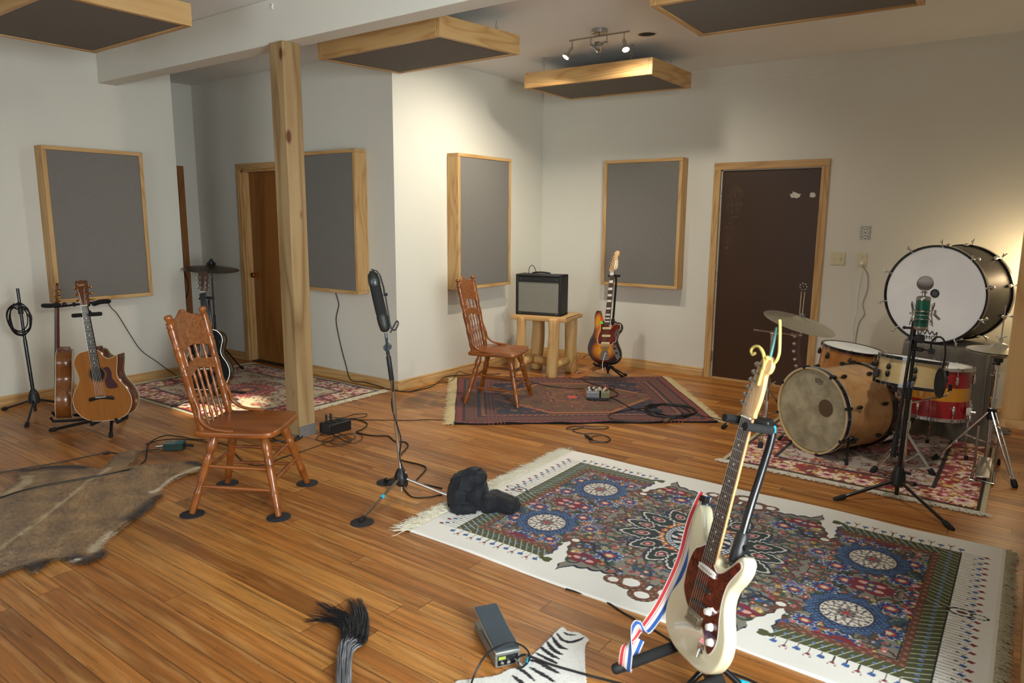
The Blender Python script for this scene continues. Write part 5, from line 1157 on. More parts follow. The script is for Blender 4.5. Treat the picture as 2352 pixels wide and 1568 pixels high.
# bass drum pedal
kp = Vector((-.765, 5.36, 0)); t = thing('kick_pedal', 'chrome bass drum pedal behind the natural bass drum', 'pedal', (-.79, 5.46, 0), (0, 0, R(-29)), group='drum hardware')
m = MB(); m.box((0, .18, .010), (.10, .34, .006)); obj('base_plate', m, M_black, t)
m = MB(); m.box((0, .17, .035), (.085, .27, .008), rot=(.10, 0, 0)); obj('footboard', m, M_steel, t, bevel=.002)
m = MB(); m.cyl((-.05, .02, .01), (-.05, .02, .22), .007, n=8); m.cyl((.05, .02, .01), (.05, .02, .22), .007, n=8); m.cyl((-.06, .02, .22), (.06, .02, .22), .008, n=10); obj('pedal_frame', m, M_chrome, t)
m = MB(); m.cyl((0, .02, .22), (0, .09, .40), .004, n=8); obj('beater_rod', m, M_chrome, t); m = MB(); m.ball((0, .10, .42), .026, 12); obj('beater', m, pm('white_felt', 'd9d6cf', .9), t)
# hi hat
hb = Vector((-.115, 5.33, 0)); t = thing('hi_hat_stand', 'chrome hi-hat stand with pedal at the right edge of the drum rug', 'stand', hb, group='drum hardware')
L = lambda p: V3(p)-hb
tripod(t, Vector((0, 0, .40)), [L((-0.39, 5.311)), L((.045, 5.045, 0)), L((-0.055, 5.47))], .010, base=(0, 0, .17))
m = MB(); m.cyl((0, 0, .05), (0, 0, .45), .014, n=14); m.cyl((0, 0, .44), (0, 0, .72), .0105, n=12); m.cyl((0, 0, .43), (0, 0, .47), .018, n=12); m.cyl((0, 0, .60), (0, 0, .63), .017, n=12); m.tube([(0, 0, .61), (-.035, -.01, .615)], .004, 8); obj('pole', m, M_chrome, t)
m = MB(); m.cyl((0, 0, .33), (0, 0, .40), .026, n=16); obj('leg_collar', m, M_black, t); m = MB(); m.cyl((0, 0, .70), (0, 0, .735), .026, n=18); m.cyl((0, 0, .68), (0, 0, .70), .014, n=12); m.tube([(0, 0, .69), (-.03, 0, .685)], .004, 8); obj('seat_cup', m, M_black, t)
m = MB(); m.cyl((0, 0, .70), (.003, 0, 1.055), .0036, n=8); obj('pull_rod', m, M_steel, t)
m = MB(); m.cyl((.0, 0, .795), (.0, 0, .835), .009, n=10); m.cyl((.0, 0, .83), (.0, 0, .85), .012, n=10); m.tube([(0, 0, .845), (.03, -.01, .865)], .0045, 8); m.tube([(0, 0, .845), (-.03, .01, .86)], .0045, 8); obj('clutch', m, M_chrome, t)
m = MB(); a_ = (-.055, -.15); m.tube([(-.055, -.10, .30), (-.055, -.10, .03), (-.055, -.34, .02), (.055, -.34, .02), (.055, -.10, .03), (.055, -.10, .30), (0, -.04, .32)], .0075, 8); obj('pedal_frame', m, M_steel, t)
m = MB(); m.box((0, -.21, .07), (.075, .26, .008), rot=(.22, 0, 0)); obj('footboard', m, M_steel, t, bevel=.003)
for nm, z, up, lb in (('hi_hat_cymbal', .790, 1, 'upper hi-hat cymbal under the clutch of the hi-hat stand'), ('hi_hat_cymbal', .752, -1, 'lower hi-hat cymbal facing up in the seat cup')):
    o = obj(nm, cymbal_mb(.178, .05, up), M_cym, None, (hb.x, hb.y, z), smooth=50); tag(o, lb, 'cymbal', 'hi-hat cymbals')

# ---------------------------------------------------------------- microphones
# chrome stand with long black microphone
mb = Vector((-2.768, 2.742, 0)); t = thing('microphone_stand', 'straight chrome microphone stand in the middle of the floor beside the sandbag', 'stand', mb, group='microphone stands')
L = lambda p: V3(p)-mb
feet = [L((-2.675, 2.362)), L((-2.986, 2.835)), L((-2.44, 2.86, 0))]
hub = Vector((0, 0, .115))
for i, f in enumerate(feet):
    fp = f+Vector((0, 0, .018)); m = MB(); m.tube([hub, fp], .0085, 12); lg = obj('leg', m, M_chrome, t); m = MB(); rub(m, fp, fp-hub, .012, .04); obj('rubber_foot', m, M_blackrub, lg)
    if i == 0: m = MB(); c = hub.lerp(fp, .50); d = (fp-hub).normalized(); m.cyl(c-d*.010, c+d*.010, .0105, n=14); obj('cyan_tape', m, M_cyan, lg)['label'] = 'bright cyan tape band'
m = MB(); m.lathe([(.020, 0), (.036, .15), (.040, .5), (.030, .8), (.016, 1)], 18, 0, (0, 0, .06), (-.003, 0, .165)); obj('hub', m, M_black, t); m = MB(); m.cyl((.03, 0, .15), (.05, -.015, .155), .007, n=8); m.cyl((0, 0, .03), (0, 0, .06), .008, n=10); obj('hub_knob', m, M_chrome, t)
g0 = L((-2.83, 2.742, 0.683)); g1 = L((-2.85, 2.742, 0.799)); g2 = L((-2.856, 2.742, 0.85)); g3 = L((-2.867, 2.742, 0.928))
m = MB(); m.cyl((-.003, 0, .14), g0, .0095, n=16); obj('pole', m, M_chrome, t); m = MB(); m.cyl(g0-(g1-g0)*.15, g1, .0135, n=16); m.cyl(g1, g1+(g1-g0)*.25, .010, n=12); obj('grip', m, M_black, t)
m = MB(); m.cyl(g2-Vector((.012, -.017, 0)), g2+Vector((.012, -.017, 0)), .020, n=20); m.cyl(g1, g2, .008, n=10); m.cyl(g2, g3, .008, n=10); obj('swivel', m, pm('slate_metal', '4f5b62', .4, .6), t)
t = thing('microphone', 'long black vintage microphone tilted left on the straight chrome stand', 'microphone')
a = Vector((-2.867, 2.742, 0.935)); b = Vector((-2.969, 2.742, 1.273)); t.matrix_world = frame(a, b-a, (-.58, .8, 0)); Lm = (b-a).length
m = MB(); m.lathe([(.012, .0), (.026, .012), (.031, .05), (.0315, .085), (.0315, .09), (.029, .095), (.030, .265), (.032, .270), (.032, Lm-.055), (.027, Lm-.025), (.014, Lm-.012), (.013, Lm-.006), (0, Lm-.004)], 28, 0); obj('body', m, pm('black_crackle', '1e2220', .45, bump=.3, bscale=900), t, smooth=50)
m = MB(); m.lathe([(.0302, .10), (.0306, .12), (.0306, .24), (.0302, .26)], 28, 0, caps=False); obj('grille', m, pm('mic_mesh', '151717', .7, bump=.8, bscale=1600), t)
m = MB(); m.lathe([(.0325, .272), (.0328, .274), (.0328, .296), (.0325, .298)], 28, 0, caps=False); obj('ring', m, pm('ring_grey', '4b4f4e', .35, .6), t)
m = MB(); m.ribbon([(.040, .0, .20), (.044, 0, .24), (.040, 0, Lm-.04), (.028, 0, Lm-.012), (.0, 0, Lm+.004)], .022, (0, 1, 0), .006); m.cyl((.036, 0, .205), (.056, 0, .20), .008, n=10); obj('bracket', m, M_black, t, smooth=40)
m = MB(); m.tube(catmull([(.04, .02, .20), (.034, .02, .1), (.030, .02, .02), (.05, .02, .0), (.075, .02, .03), (.07, .02, .045), (.045, .02, .02), (.02, .02, -.01)], 6), .0045, 8); obj('cable_loop', m, m_k if False else MATS['black_cable'], t)
def cable(label, pts, r=.0038, n=7, k=7, mat=None, name='cable', cat='cable', group='black cables'):
    m = MB(); m.tube(catmull(pts, k), r, n); return tag(obj(name, m, mat or MATS['black_cable']), label, cat, group)
cable('microphone cable winding down the straight chrome stand onto the floor', [(-2.834, 2.72, 0.909), (-2.804, 2.7, 0.782), (-2.794, 2.72, 0.657), (-2.85, 2.76, 0.515), (-2.75, 2.7, 0.432), (-2.722, 2.7, 0.35), (-2.735, 2.7, 0.247), (-2.68, 2.68, 0.176), (-2.83, 2.853, 0.02), (-2.846, 2.834, 0.006), (-2.707, 2.759, 0.005), (-2.63, 2.801, 0.005), (-2.59, 2.889, 0.005)], .004, name='microphone_cable')
# black boom stand with green tube microphone
tb = Vector((-.492, 4.40, 0)); t = thing('microphone_stand', 'black boom microphone stand carrying the green tube microphone in front of the drums', 'stand', tb, group='microphone stands')
L = lambda p: V3(p)-tb
hub = Vector((0, 0, .12))
for f in (L((-0.749, 4.197)), L((-0.213, 4.138)), L((-.44, 4.70, 0))):
    fp = f+Vector((0, 0, .012)); m = MB(); m.tube([hub, fp], .0095, 12); lg = obj('leg', m, M_blackmet, t); m = MB(); rub(m, fp, fp-hub, .0145, .07); obj('rubber_foot', m, M_blackrub, lg)
m = MB(); m.lathe([(.030, 0), (.042, .1), (.036, .6), (.020, 1)], 18, 0, (0, 0, .085), (0, 0, .20)); m.cyl((.03, 0, .17), (.06, -.01, .17), .009, n=10); obj('hub', m, M_black, t)
ck = L((-0.48, 4.42, 0.932)); m = MB(); m.cyl((0, 0, .03), (0, 0, .10), .0115, n=12); m.cyl((0, 0, .15), Vector((0, 0, .15)).lerp(ck, .62), .0125, n=14); m.cyl(Vector((0, 0, .15)).lerp(ck, .58), ck, .0095, n=12); obj('pole', m, M_blackmet, t)
m = MB(); cc_ = Vector((0, 0, .15)).lerp(ck, .60); m.cyl(cc_-Vector((0, 0, .03)), cc_+Vector((0, 0, .035)), .017, n=14); obj('height_clutch', m, M_black, t)
m = MB(); m.cyl(ck-Vector((.025, -.014, 0)), ck+Vector((.020, -.012, 0)), .020, n=18); m.cyl(ck+Vector((.015, -.01, 0)), ck+Vector((.032, -.02, 0)), .025, n=18); obj('boom_clutch', m, pm('slate_plastic', '2c333b', .4), t)
bl_ = L((-0.522, 4.36, 0.292)); bt_ = L((-0.493, 4.42, 1.005)); m = MB(); m.cyl(bl_, bt_, .0085, n=12); obj('boom_arm', m, M_blackmet, t); m = MB(); d = (bt_-bl_).normalized(); m.cyl(bl_-d*.03, bl_+d*.10, .0155, n=14); obj('counterweight', m, M_black, t)
m = MB(); m.cyl(bt_-d*.06, bt_+d*.02, .014, n=12); m.cyl(bt_-d*.02, bt_-d*.02+Vector((-.045, .03, -.005)), .007, n=8); m.ball(bt_-d*.02+Vector((-.05, .034, -.005)), .010, 8); obj('mount_knob', m, M_black, t)
m = MB(); cl = L((-0.484, 4.42, 0.664)); m.box(cl, (.03, .03, .05)); obj('cable_clip', m, pm('blue_grey_clip', '5d6a80', .5), t, bevel=.004)
MC = Vector((-0.46, 4.4, 1.075)); t = thing('tube_microphone', 'dark green tube microphone with round silver head in a wire shock mount', 'microphone'); t.matrix_world = frame(MC, (0, .0, 1), (.1, -1, 0))
zt = (Vector((-0.467, 4.4, 1.157))-MC).z; zb = (Vector((-0.452, 4.4, 0.99))-MC).z
m = MB(); m.lathe([(.0345, zb+.008), (.0345, zt-.006)], 32, 0, caps=False); m.lathe([(0, zb+.006), (.0345, zb+.008)], 32, 0, caps=False); obj('body', m, pm('green_enamel', '0f5a46', .25, coat=.4), t)
m = MB(); m.lathe([(.0355, zb+.012), (.0355, zb), (.030, zb-.008), (.012, zb-.014), (0, zb-.014)], 32, 0, caps=False); m.lathe([(.0355, zt-.012), (.0355, zt), (.030, zt+.006), (.010, zt+.010), (.009, zt+.024), (.018, zt+.026), (.018, zt+.030), (.008, zt+.034), (.008, zt+.044)], 32, 0, caps=False); obj('end_cap', m, M_steel, t)
hc = (Vector((-0.479, 4.4, 1.234))-MC).z; m = MB(); m.ball((0, 0, hc), .040, 22, sc=(1, .62, .82)); m.torus((0, 0, hc), (0, 1, 0), .0375, .003, 32, 6); obj('head_grille', m, pm('silver_mesh', '8e8b88', .4, .7, bump=.8, bscale=1400), t)
m = MB(); m.prism([(p.x, p.y) for p in catmull([(-.009, 0, 0), (0, .007, 0), (.009, 0, 0), (0, -.007, 0)], 4, True)], .034, .0362, 0); m.v = [(x, z, y+.012) for x, y, z in m.v]; obj('badge', m, pm('gold_badge', '9c8646', .35, .7), t)
zm = (zt+zb)/2; S = thing('shock_mount', 'silver wire spider shock mount around the green tube microphone', 'mount'); S.matrix_world = t.matrix_world
m = MB(); m.torus((0, 0, zm-.005), (0, 0, 1), .060, .0024, 36, 6); m.torus((0, 0, zm+.012), (0, 0, 1), .039, .003, 36, 6); m.torus((0, 0, zm-.030), (0, 0, 1), .039, .003, 36, 6); obj('ring', m, M_steel, S)
for i in range(4):
    a = PI/4+PI/2*i; d = Vector((math.cos(a), math.sin(a), 0)); tg = Vector((-d.y, d.x, 0)); m = MB()
    m.tube([d*.078+Vector((0, 0, zm+.055)), d*.060+Vector((0, 0, zm-.005)), d*.078+Vector((0, 0, zm-.062))], .0024, 6); ar = obj('arm', m, M_steel, S)
    m = MB()
    for k in (-1, 1):
        m.tube([d*.078+Vector((0, 0, zm+.055)), (d*.8+tg*k*.5).normalized()*.039+Vector((0, 0, zm+.012))], .0013, 5); m.tube([d*.078+Vector((0, 0, zm-.062)), (d*.8+tg*k*.5).normalized()*.039+Vector((0, 0, zm-.030))], .0013, 5)
    obj('elastic', m, pm('dark_elastic', '1a1b1e', .7), ar)
m = MB(); m.cyl((-.060, -.0, zm-.005), (-.085, -.0, zm-.03), .007, n=10); m.cyl((-.06, 0, zm-.005), (-.06, 0, zm+.02), .006, n=8); obj('mount_socket', m, M_steel, S)
t = thing('pop_filter', 'round black pop filter hanging on an arched gooseneck beside the snare drum', 'pop filter')
m = MB(); m.tube(catmull([(-0.494, 4.42, 0.872), (-0.427, 4.4, 0.875), (-0.398, 4.38, 0.874), (-0.398, 4.36, 0.92), (-0.381, 4.34, 0.952), (-0.356, 4.32, 0.962), (-0.335, 4.31, 0.942), (-0.325, 4.3, 0.885), (-0.326, 4.3, 0.833), (-0.329, 4.3, 0.796)], 6), .0048, 8); obj('gooseneck', m, M_blackmet, t)
c = Vector((-0.333, 4.3, 0.722)); nv = Vector((-.62, -.78, .06)); 
rw = frame(c, (-.93, -.36, .05), (0, 0, 1)); m = MB(); m.M = rw; m.torus((0, 0, 0), (0, 0, 1), .078, .0055, 40, 8); obj('rim', m, M_black, t); m = MB(); m.M = rw; m.lathe([(0, .004), (.076, .003), (.076, -.003), (0, -.004)], 40, 0, caps=False); obj('screen', m, pm('black_nylon', '101214', .85, bump=.4, bscale=1200), t)
m = MB(); m.cyl((-0.437, 4.4, 0.874), (-0.49, 4.42, 0.872), .012, n=10); obj('clamp', m, M_black, t, bevel=.002)
m = MB(); m.box((-0.394, 4.38, 0.874), (.03, .025, .03)); obj('clamp', m, M_black, t, bevel=.002)
m = MB(); m.ball((-0.329, 4.3, 0.796), .010, 10); obj('joint', m, M_black, t)
# left stand with coiled cable
lb = Vector((-6.265, 2.19, 0)); t = thing('microphone_stand', 'black microphone stand at the far left with a coil of cable hung on it', 'stand', lb, group='microphone stands')
L = lambda p: V3(p)-lb; hub = Vector((0, 0, .13))
for f in (L((-5.965, 2.02)), L((-6.62, 2.10, 0)), L((-6.15, 2.55, 0))):
    fp = f+Vector((0, 0, .012)); m = MB(); m.tube([hub, fp], .0095, 12); lg = obj('leg', m, M_blackmet, t); m = MB(); rub(m, fp, fp-hub, .015, .06); obj('rubber_foot', m, M_blackrub, lg)
m = MB(); m.lathe([(.028, 0), (.044, .1), (.038, .6), (.020, 1)], 18, 0, (0, 0, .095), (0, 0, .205)); m.cyl((.03, 0, .19), (.06, -.01, .19), .009, n=10); obj('hub', m, M_black, t)
tp_ = L((-6.353, 2.19, 1)); m = MB(); m.cyl((0, 0, .03), (0, 0, .1), .011, n=10); m.cyl((0, 0, .18), tp_*.6, .0135, n=14); m.cyl(tp_*.58, tp_, .011, n=12); obj('pole', m, M_blackmet, t)
m = MB(); m.cyl(tp_*.83-Vector((0, 0, .03)), tp_*.83+Vector((0, 0, .03)), .018, n=12); m.cyl(tp_*.83, tp_*.83+Vector((-.05, -.03, .02)), .006, n=8); obj('clamp', m, M_black, t)
cp = lb+tp_*.86; m = MB(); rnd = random.Random(5)
pts = []
for k in range(7*14):
    a = 2*PI*k/14; q_ = k/98; rx = .088+.012*math.sin(k*.37)+rnd.uniform(-.004, .004); rz = .115+.016*math.sin(k*.21+1); pts.append(cp+Vector((.80, .55, 0))*rx*math.sin(a)+Vector((0, 0, rz*math.cos(a)-.095-.008*math.sin(k*.11)))+Vector((.58, -.8, 0))*(.022+.02*math.sin(k*.17)*.5))
m.tube(catmull(pts, 3), .0042, 6); tag(obj('coiled_cable', m, MATS['black_cable']), 'thick coil of black cable looped over the far left stand', 'cable')
# alcove cymbal on its stand
ac = Vector((-6.52, 3.92, 0)); t = thing('cymbal_stand', 'dark cymbal stand half hidden behind the left wall in the alcove', 'stand', ac, group='drum hardware')
tripod(t, Vector((0, 0, .36)), [(-.22, -.1, 0), (.2, -.16, 0), (.02, .26, 0)], mat=M_blackmet)
m = MB(); m.cyl((0, 0, .05), (0, 0, .6), .012, n=12); m.cyl((0, 0, .58), (0, 0, 1.10), .008, n=10); obj('pole', m, M_blackmet, t)
q_ = Vector((-6.643, 3.92, 1.073)); a = thing('ride_cymbal', 'dark bronze cymbal with a black wing nut in the alcove passage', 'cymbal'); a.matrix_world = frame((ac.x, ac.y, 1.075), (.10, .0, 1), (0, 1, 0))
obj('cymbal_plate', cymbal_mb(.26, .06), pm('dark_bronze', '4a4436', .35, .7, var=.2, vscale=12), a, smooth=50); m = MB(); m.cyl((0, 0, .03), (0, 0, .055), .028, n=14); m.ball((0, 0, .065), .016, 10); [m.tube([(0, 0, .05), (.045*math.cos(b), .045*math.sin(b), .028)], .008, 6) for b in (0, 1.3, 2.6, 3.9, 5.2)]; obj('wing_nut', m, M_black, a)
# cable loop on the passage door knob
m = MB(); c = Vector((-7.655, 4.235, .80)); m.tube([c+Vector((.004*math.cos(a), .08*math.sin(a), .165*math.cos(a))) for a in np.linspace(0, 2*PI, 30)[:-1]], .005, 6, closed=True); tag(obj('hanging_cable_loop', m, MATS['black_cable']), 'loop of black cable hanging by the dark passage door', 'cable')

# ---------------------------------------------------------------- rugs: fine woven grids with a colour per knot
def lin(c): c = np.asarray(c, float)/255; return np.where(c <= .04045, c/12.92, ((c+.055)/1.055)**2.4)
def hx(h): return tuple(int(h[i:i+2], 16) for i in (0, 2, 4))
class Canvas:
    def __init__(s, w, h, res, base, x0=0, y0=0):
        s.nx, s.ny = int(round(w/res))+1, int(round(h/res))+1; s.res = res; s.x0, s.y0 = x0, y0
        s.X, s.Y = np.meshgrid(x0+np.arange(s.nx)*res, y0+np.arange(s.ny)*res); s.C = np.zeros((s.ny, s.nx, 3)); s.C[:] = hx(base)
        s.clip = None
    def fill(s, m, c):
        if s.clip is not None: m = m & s.clip
        s.C[m] = hx(c)
    def win(s, x, y, r):
        i0 = max(0, int((x-r-s.x0)/s.res)); i1 = min(s.nx, int((x+r-s.x0)/s.res)+2); j0 = max(0, int((y-r-s.y0)/s.res)); j1 = min(s.ny, int((y+r-s.y0)/s.res)+2)
        return (slice(j0, j1), slice(i0, i1)) if i1 > i0 and j1 > j0 else None
    def put(s, w, m, c):
        if s.clip is not None: m = m & s.clip[w]
        s.C[w][m] = hx(c)
    def disc(s, x, y, r, c, sx=1, sy=1):
        w = s.win(x, y, r*max(sx, sy))
        if w: s.put(w, ((s.X[w]-x)/sx)**2+((s.Y[w]-y)/sy)**2 < r*r, c)
    def flower(s, x, y, r, cols, n=8, sx=1, sy=1, ph=0, depth=.3):
        w = s.win(x, y, r*1.1*max(sx, sy))
        if not w: return
        dx, dy = (s.X[w]-x)/sx, (s.Y[w]-y)/sy; R_ = np.hypot(dx, dy); A = np.arctan2(dy, dx)
        for f, c in cols: s.put(w, R_ < r*f*(1-depth+depth*np.abs(np.cos(n*A/2+ph))*1.3), c)
    def line(s, pts, r, c):
        P = catmull([(p[0], p[1], 0) for p in pts], 10) if len(pts) > 2 else [Vector((pts[0][0]+(pts[1][0]-pts[0][0])*t/30, pts[0][1]+(pts[1][1]-pts[0][1])*t/30, 0)) for t in range(31)]
        for i, p in enumerate(P):
            rr = r[0]+(r[1]-r[0])*i/len(P) if isinstance(r, tuple) else r; s.disc(p.x, p.y, rr, c)
    def vine(s, x, y, ang, size, c, th=.004, leaf='3b4a2a', turn=1):
        pts = []; a = ang
        for k in range(14):
            t = k/13; rr = size*(1-t*.75); pts.append((x+rr*math.cos(a), y+rr*math.sin(a))); a += turn*.42
        s.line(pts, (th, th*.6), c)
        for k in (3, 6, 9): s.disc(pts[k][0], pts[k][1], th*2.2, leaf, 1.3, .8)
def rug_mat(name, rough=.95):
    g = G(name); at = g.n('Attribute', {'attribute_name': 'weave'}); n = g.noise(g.coord('Object'), 420, 2); b = g.noise(g.coord('Object'), 5, 3)
    c = g.mix(g.m('MULTIPLY', n, .35), at.outputs['Color'], (0, 0, 0, 1)); c = g.mix(g.m('MULTIPLY', b, .12), c, (1, .95, .85, 1))
    g.set(Base_Color=at.outputs['Color'], Roughness=rough, Specular_IOR_Level=.1, Sheen_Weight=.15); g.bump(n, .5, .002); return g.mat
M_weave = rug_mat('woven_wool')
def grid_rug(name, C, res, loc, rz, parent=None, z=.009, wave=None):
    ny, nx = C.shape[:2]; X, Y = np.meshgrid(np.arange(nx)*res, np.arange(ny)*res); X = X-(nx-1)*res/2; Y = Y-(ny-1)*res/2
    Z = np.full_like(X, z)+.0012*np.sin(X*9+1)*np.sin(Y*7)
    if wave is not None: dx, dy, dz = wave(X, Y); X, Y, Z = X+dx, Y+dy, Z+dz
    V = np.stack([X, Y, Z], -1).reshape(-1, 3)
    # skirt ring down to the floor
    idx = np.arange(nx*ny).reshape(ny, nx); ring = np.concatenate([idx[0, :], idx[1:, -1], idx[-1, -2::-1], idx[-2:0:-1, 0]]); B = V[ring].copy(); B[:, 2] = .0008
    nb = len(ring); base = nx*ny; q = np.stack([idx[:-1, :-1], idx[:-1, 1:], idx[1:, 1:], idx[1:, :-1]], -1).reshape(-1, 4)
    k = np.arange(nb); s = np.stack([ring, base+k, base+(k+1) % nb, ring[(k+1) % nb]], -1); F = np.concatenate([q, s]); V = np.concatenate([V, B])
    me = bpy.data.meshes.new(name); me.vertices.add(len(V)); me.vertices.foreach_set('co', V.ravel()); me.loops.add(F.size); me.loops.foreach_set('vertex_index', F.ravel().astype(np.int32))
    me.polygons.add(len(F)); me.polygons.foreach_set('loop_start', np.arange(len(F), dtype=np.int32)*4); me.polygons.foreach_set('loop_total', np.full(len(F), 4, np.int32)); me.update(calc_edges=True)
    col = lin(C.reshape(-1, 3)); col = np.concatenate([col, col[ring]]); col = np.concatenate([col, np.ones((len(col), 1))], 1)
    a = me.attributes.new('weave', 'FLOAT_COLOR', 'POINT'); a.data.foreach_set('color', col.ravel()); me.materials.append(M_weave); me.validate()
    o = bpy.data.objects.new(name, me); COL.objects.link(o); o.parent = parent
    if parent is None: o.location = loc; o.rotation_euler = (0, 0, rz)
    return o
def fringe(parent, x, y0, y1, d, L, col, n=500, seed=1, curl=.012, mesh_w=.0022, bunch=None):
    """loose yarn ends along x from y0 to y1, pointing to d*x"""
    rnd = random.Random(seed); m = MB()
    for i in range(n):
        y = y0+(y1-y0)*rnd.random()
        if bunch: y = y0+(y1-y0)*(round((y-y0)/(y1-y0)*bunch)/bunch)+rnd.gauss(0, .004)
        l = L*rnd.uniform(.6, 1.1); p = Vector((x-d*.006, y, .008)); pts = [p]; a = rnd.gauss(0, .35)
        for k in range(1, 5): a += rnd.gauss(0, .35); p = p+Vector((d*l/4*math.cos(a), l/4*math.sin(a), 0)); p.z = max(.002, .008-.001*k+rnd.uniform(0, .006)); pts.append(p)
        m.tube(pts, [mesh_w, mesh_w, mesh_w*.9, mesh_w*.7, mesh_w*.35], 3)
    o = obj('fringe', m, pm('yarn_'+col, col, .95, var=.12, vscale=40), parent, smooth=0); o['kind'] = 'stuff'; return o

def persian():
    """quarter design of the ivory rug, mirrored twice; X along the length"""
    res = .0032; ha, hb = 1.22, .785; q = Canvas(ha, hb, res, 'f2f0e8'); X, Y = q.X, q.Y; rnd = random.Random(3)
    GR, OL, BR, NV, BL, RD, PK, TN = '857f73', '4b4f26', '6b3f2b', '1c2238', '35507c', '7a1d28', 'c98f86', '9a8f80'
    # field shapes
    bay = (X < .54+.03*np.sin(Y*40)) & (X > .425+.012*np.sin(Y*60)) & (Y > .40)
    bc_ = .487+.018*np.sin((Y-.36)*22); w_ = (np.clip((Y-.38)/.22, 0, 1))**1.6*.040+.010+.004*np.sin(Y*120); bay = (np.abs(X-bc_) < w_) & (Y > .38)
    block = (X > .44) & (X < 1.05) & (Y < .62)
    cen_edge = .545+.055*np.clip((X-.14)/.27, 0, 1)**1.3+.014*np.abs(np.sin(X*52))+.06*np.exp(-np.abs(X-.41)/.016)
    cen = (X <= .47) & (Y < cen_edge); field = (block | cen) & ~bay
    edge = (X <= .47) & (Y < cen_edge+.016) & ~bay
    q.fill(edge, NV); q.fill(field, GR)
    # green striped border of the end blocks with brown inner scroll
    gb = block & ~bay & (X > .50) & ((X > .965) | (Y > .545+.0*X)); q.fill(gb, OL)
    diag = (np.mod(np.where(X > .965, Y*1.0+X*.5, X+Y*.6), .034) < .004) & gb; q.fill(diag, 'c9cbb9')
    dots = (np.mod(np.where(X > .965, Y, X), .034) > .014) & (np.mod(np.where(X > .965, Y, X), .034) < .026) & gb & (np.abs(np.where(X > .965, X-1.005, Y-.58)) < .007); q.fill(dots, '5f7fb5')
    sc = block & ~bay & (X > .50) & ~gb & ((X > .935) | (Y > .512)); q.fill(sc, BR); q.fill(sc & (np.sin(X*150)*np.sin(Y*150) > .35), '9a6a55'); q.fill(block & ~bay & ~gb & ~sc & (X > .5) & ((X > .930) | (Y > .508)), '23251c')
    q.fill(block & (X > 1.044) & (Y < .62), '1a1c14')
    q.fill((np.abs(np.abs(X-bc_)-w_-.005) < .005) & (Y > .40) & (Y < .58), NV); q.fill((np.abs(np.abs(X-bc_)-w_-.017) < .008) & (Y > .38) & (Y < .56), BR)
    inner = field & ~gb & ~sc; q.clip = inner
    # vines and flowers
    cols = ['b03a36', '3f63a8', 'c9877d', 'd0b45a', '2f6a4c', 'b9593b', 'a5303b']
    for i in range(190):
        x, y = rnd.uniform(0, .93), rnd.uniform(0, .56)
        q.vine(x, y, rnd.uniform(0, 6.3), rnd.uniform(.03, .06), rnd.choice(['3a3f24', '24281c', '3b3b28', '4a2c20', '1f2740']), .0052, rnd.choice(['3f5533', '6a3a2a', '2e4a5c']), rnd.choice([-1, 1]))
    for i in range(330):
        x, y = rnd.uniform(0, .93), rnd.uniform(0, .56); r = rnd.uniform(.007, .014); c = rnd.choice(cols); c2 = rnd.choice(['e8e0d0', 'd9b95a', 'b03a36', '26366b'])
        q.flower(x, y, r, [(1, c), (.45, c2)], rnd.choice([5, 6, 8]))
    # blue rimmed palmettes
    for x, y, r in ((.60, .12, .045), (.86, .14, .045), (.88, .34, .045), (.60, .44, .038), (.74, .50, .05), (.36, .50, .04), (.28, .42, .05), (.50, .22, .035), (.93, .04, .03), (.66, .0, .045), (.80, .0, .04)):
        q.flower(x, y, r, [(1.05, 'c9d2dc'), (.95, '26407c'), (.62, '1d2c55'), (.5, 'b8452e'), (.28, 'd8cdb0')], 10, 1.25, 1)
    # red cloud motifs
    for x, y, sx in ((.36, .515, 1.4), (.76, .02, 1.5), (.74, .525, 1.7), (.95, .12, .6)):
        q.flower(x, y, .055*1.1, [(1, RD), ], 5, sx, .75, .4); q.disc(x-.03, y+.008, .018, 'd9a59b', 1.3, .7); q.disc(x+.032, y+.004, .018, 'd9a59b', 1.3, .7); q.flower(x, y, .022, [(1, '26407c'), (.5, 'd0b45a')], 8)
    q.clip = field
    # wavy navy stem from bay to centre
    q.line([(.47, .38), (.40, .36), (.36, .42), (.30, .44), (.24, .50), (.16, .52)], (.010, .006), NV); q.line([(.53, .40), (.56, .36), (.52, .32), (.46, .33)], (.012, .008), BR); q.line([(.48, .37), (.45, .33), (.40, .31), (.38, .27), (.42, .25)], (.009, .005), BR)
    # round medallions
    def medal(x, y, r):
        q.flower(x, y, r*1.32, [(1.0, '1c2c4c'), (.95, '33507a'), (.78, '22365c')], 14, 1, 1, 0, .14)
        w = q.win(x, y, r*1.5); R_ = np.hypot(q.X[w]-x, q.Y[w]-y); A = np.arctan2(q.Y[w]-y, q.X[w]-x)
        q.put(w, (R_ < r*1.22) & (R_ > r*.85) & (np.sin(q.X[w]*260+A*5)*np.sin(q.Y[w]*260) > .5), '5a7ba3'); q.put(w, R_ < r*.86, '1f2544'); q.put(w, R_ < r*.80, 'e4dccb')
        q.put(w, (R_ < r*.74) & ((np.abs(np.sin(A*6+7*R_/r)) < .30) | (np.abs(np.sin(A*6-7*R_/r)) < .22)) & (R_ > r*.44), '2b2f4e'); q.put(w, (R_ < r*.78) & (R_ > r*.70) & (np.cos(A*24) > .2), '6b5560')
        q.put(w, (R_ < r*.46) & (np.cos(A*8) > 0), '8d7f76'); q.put(w, (R_ < r*.30) & (np.cos(A*8) < -.1), '3a3a55'); q.put(w, R_ < r*.12, 'b03a36')
    q.clip = None; medal(.72, .285, .122)
    # centre: navy lace ring and pointed petals
    R0 = np.hypot(X, Y); A0 = np.arctan2(Y, X)
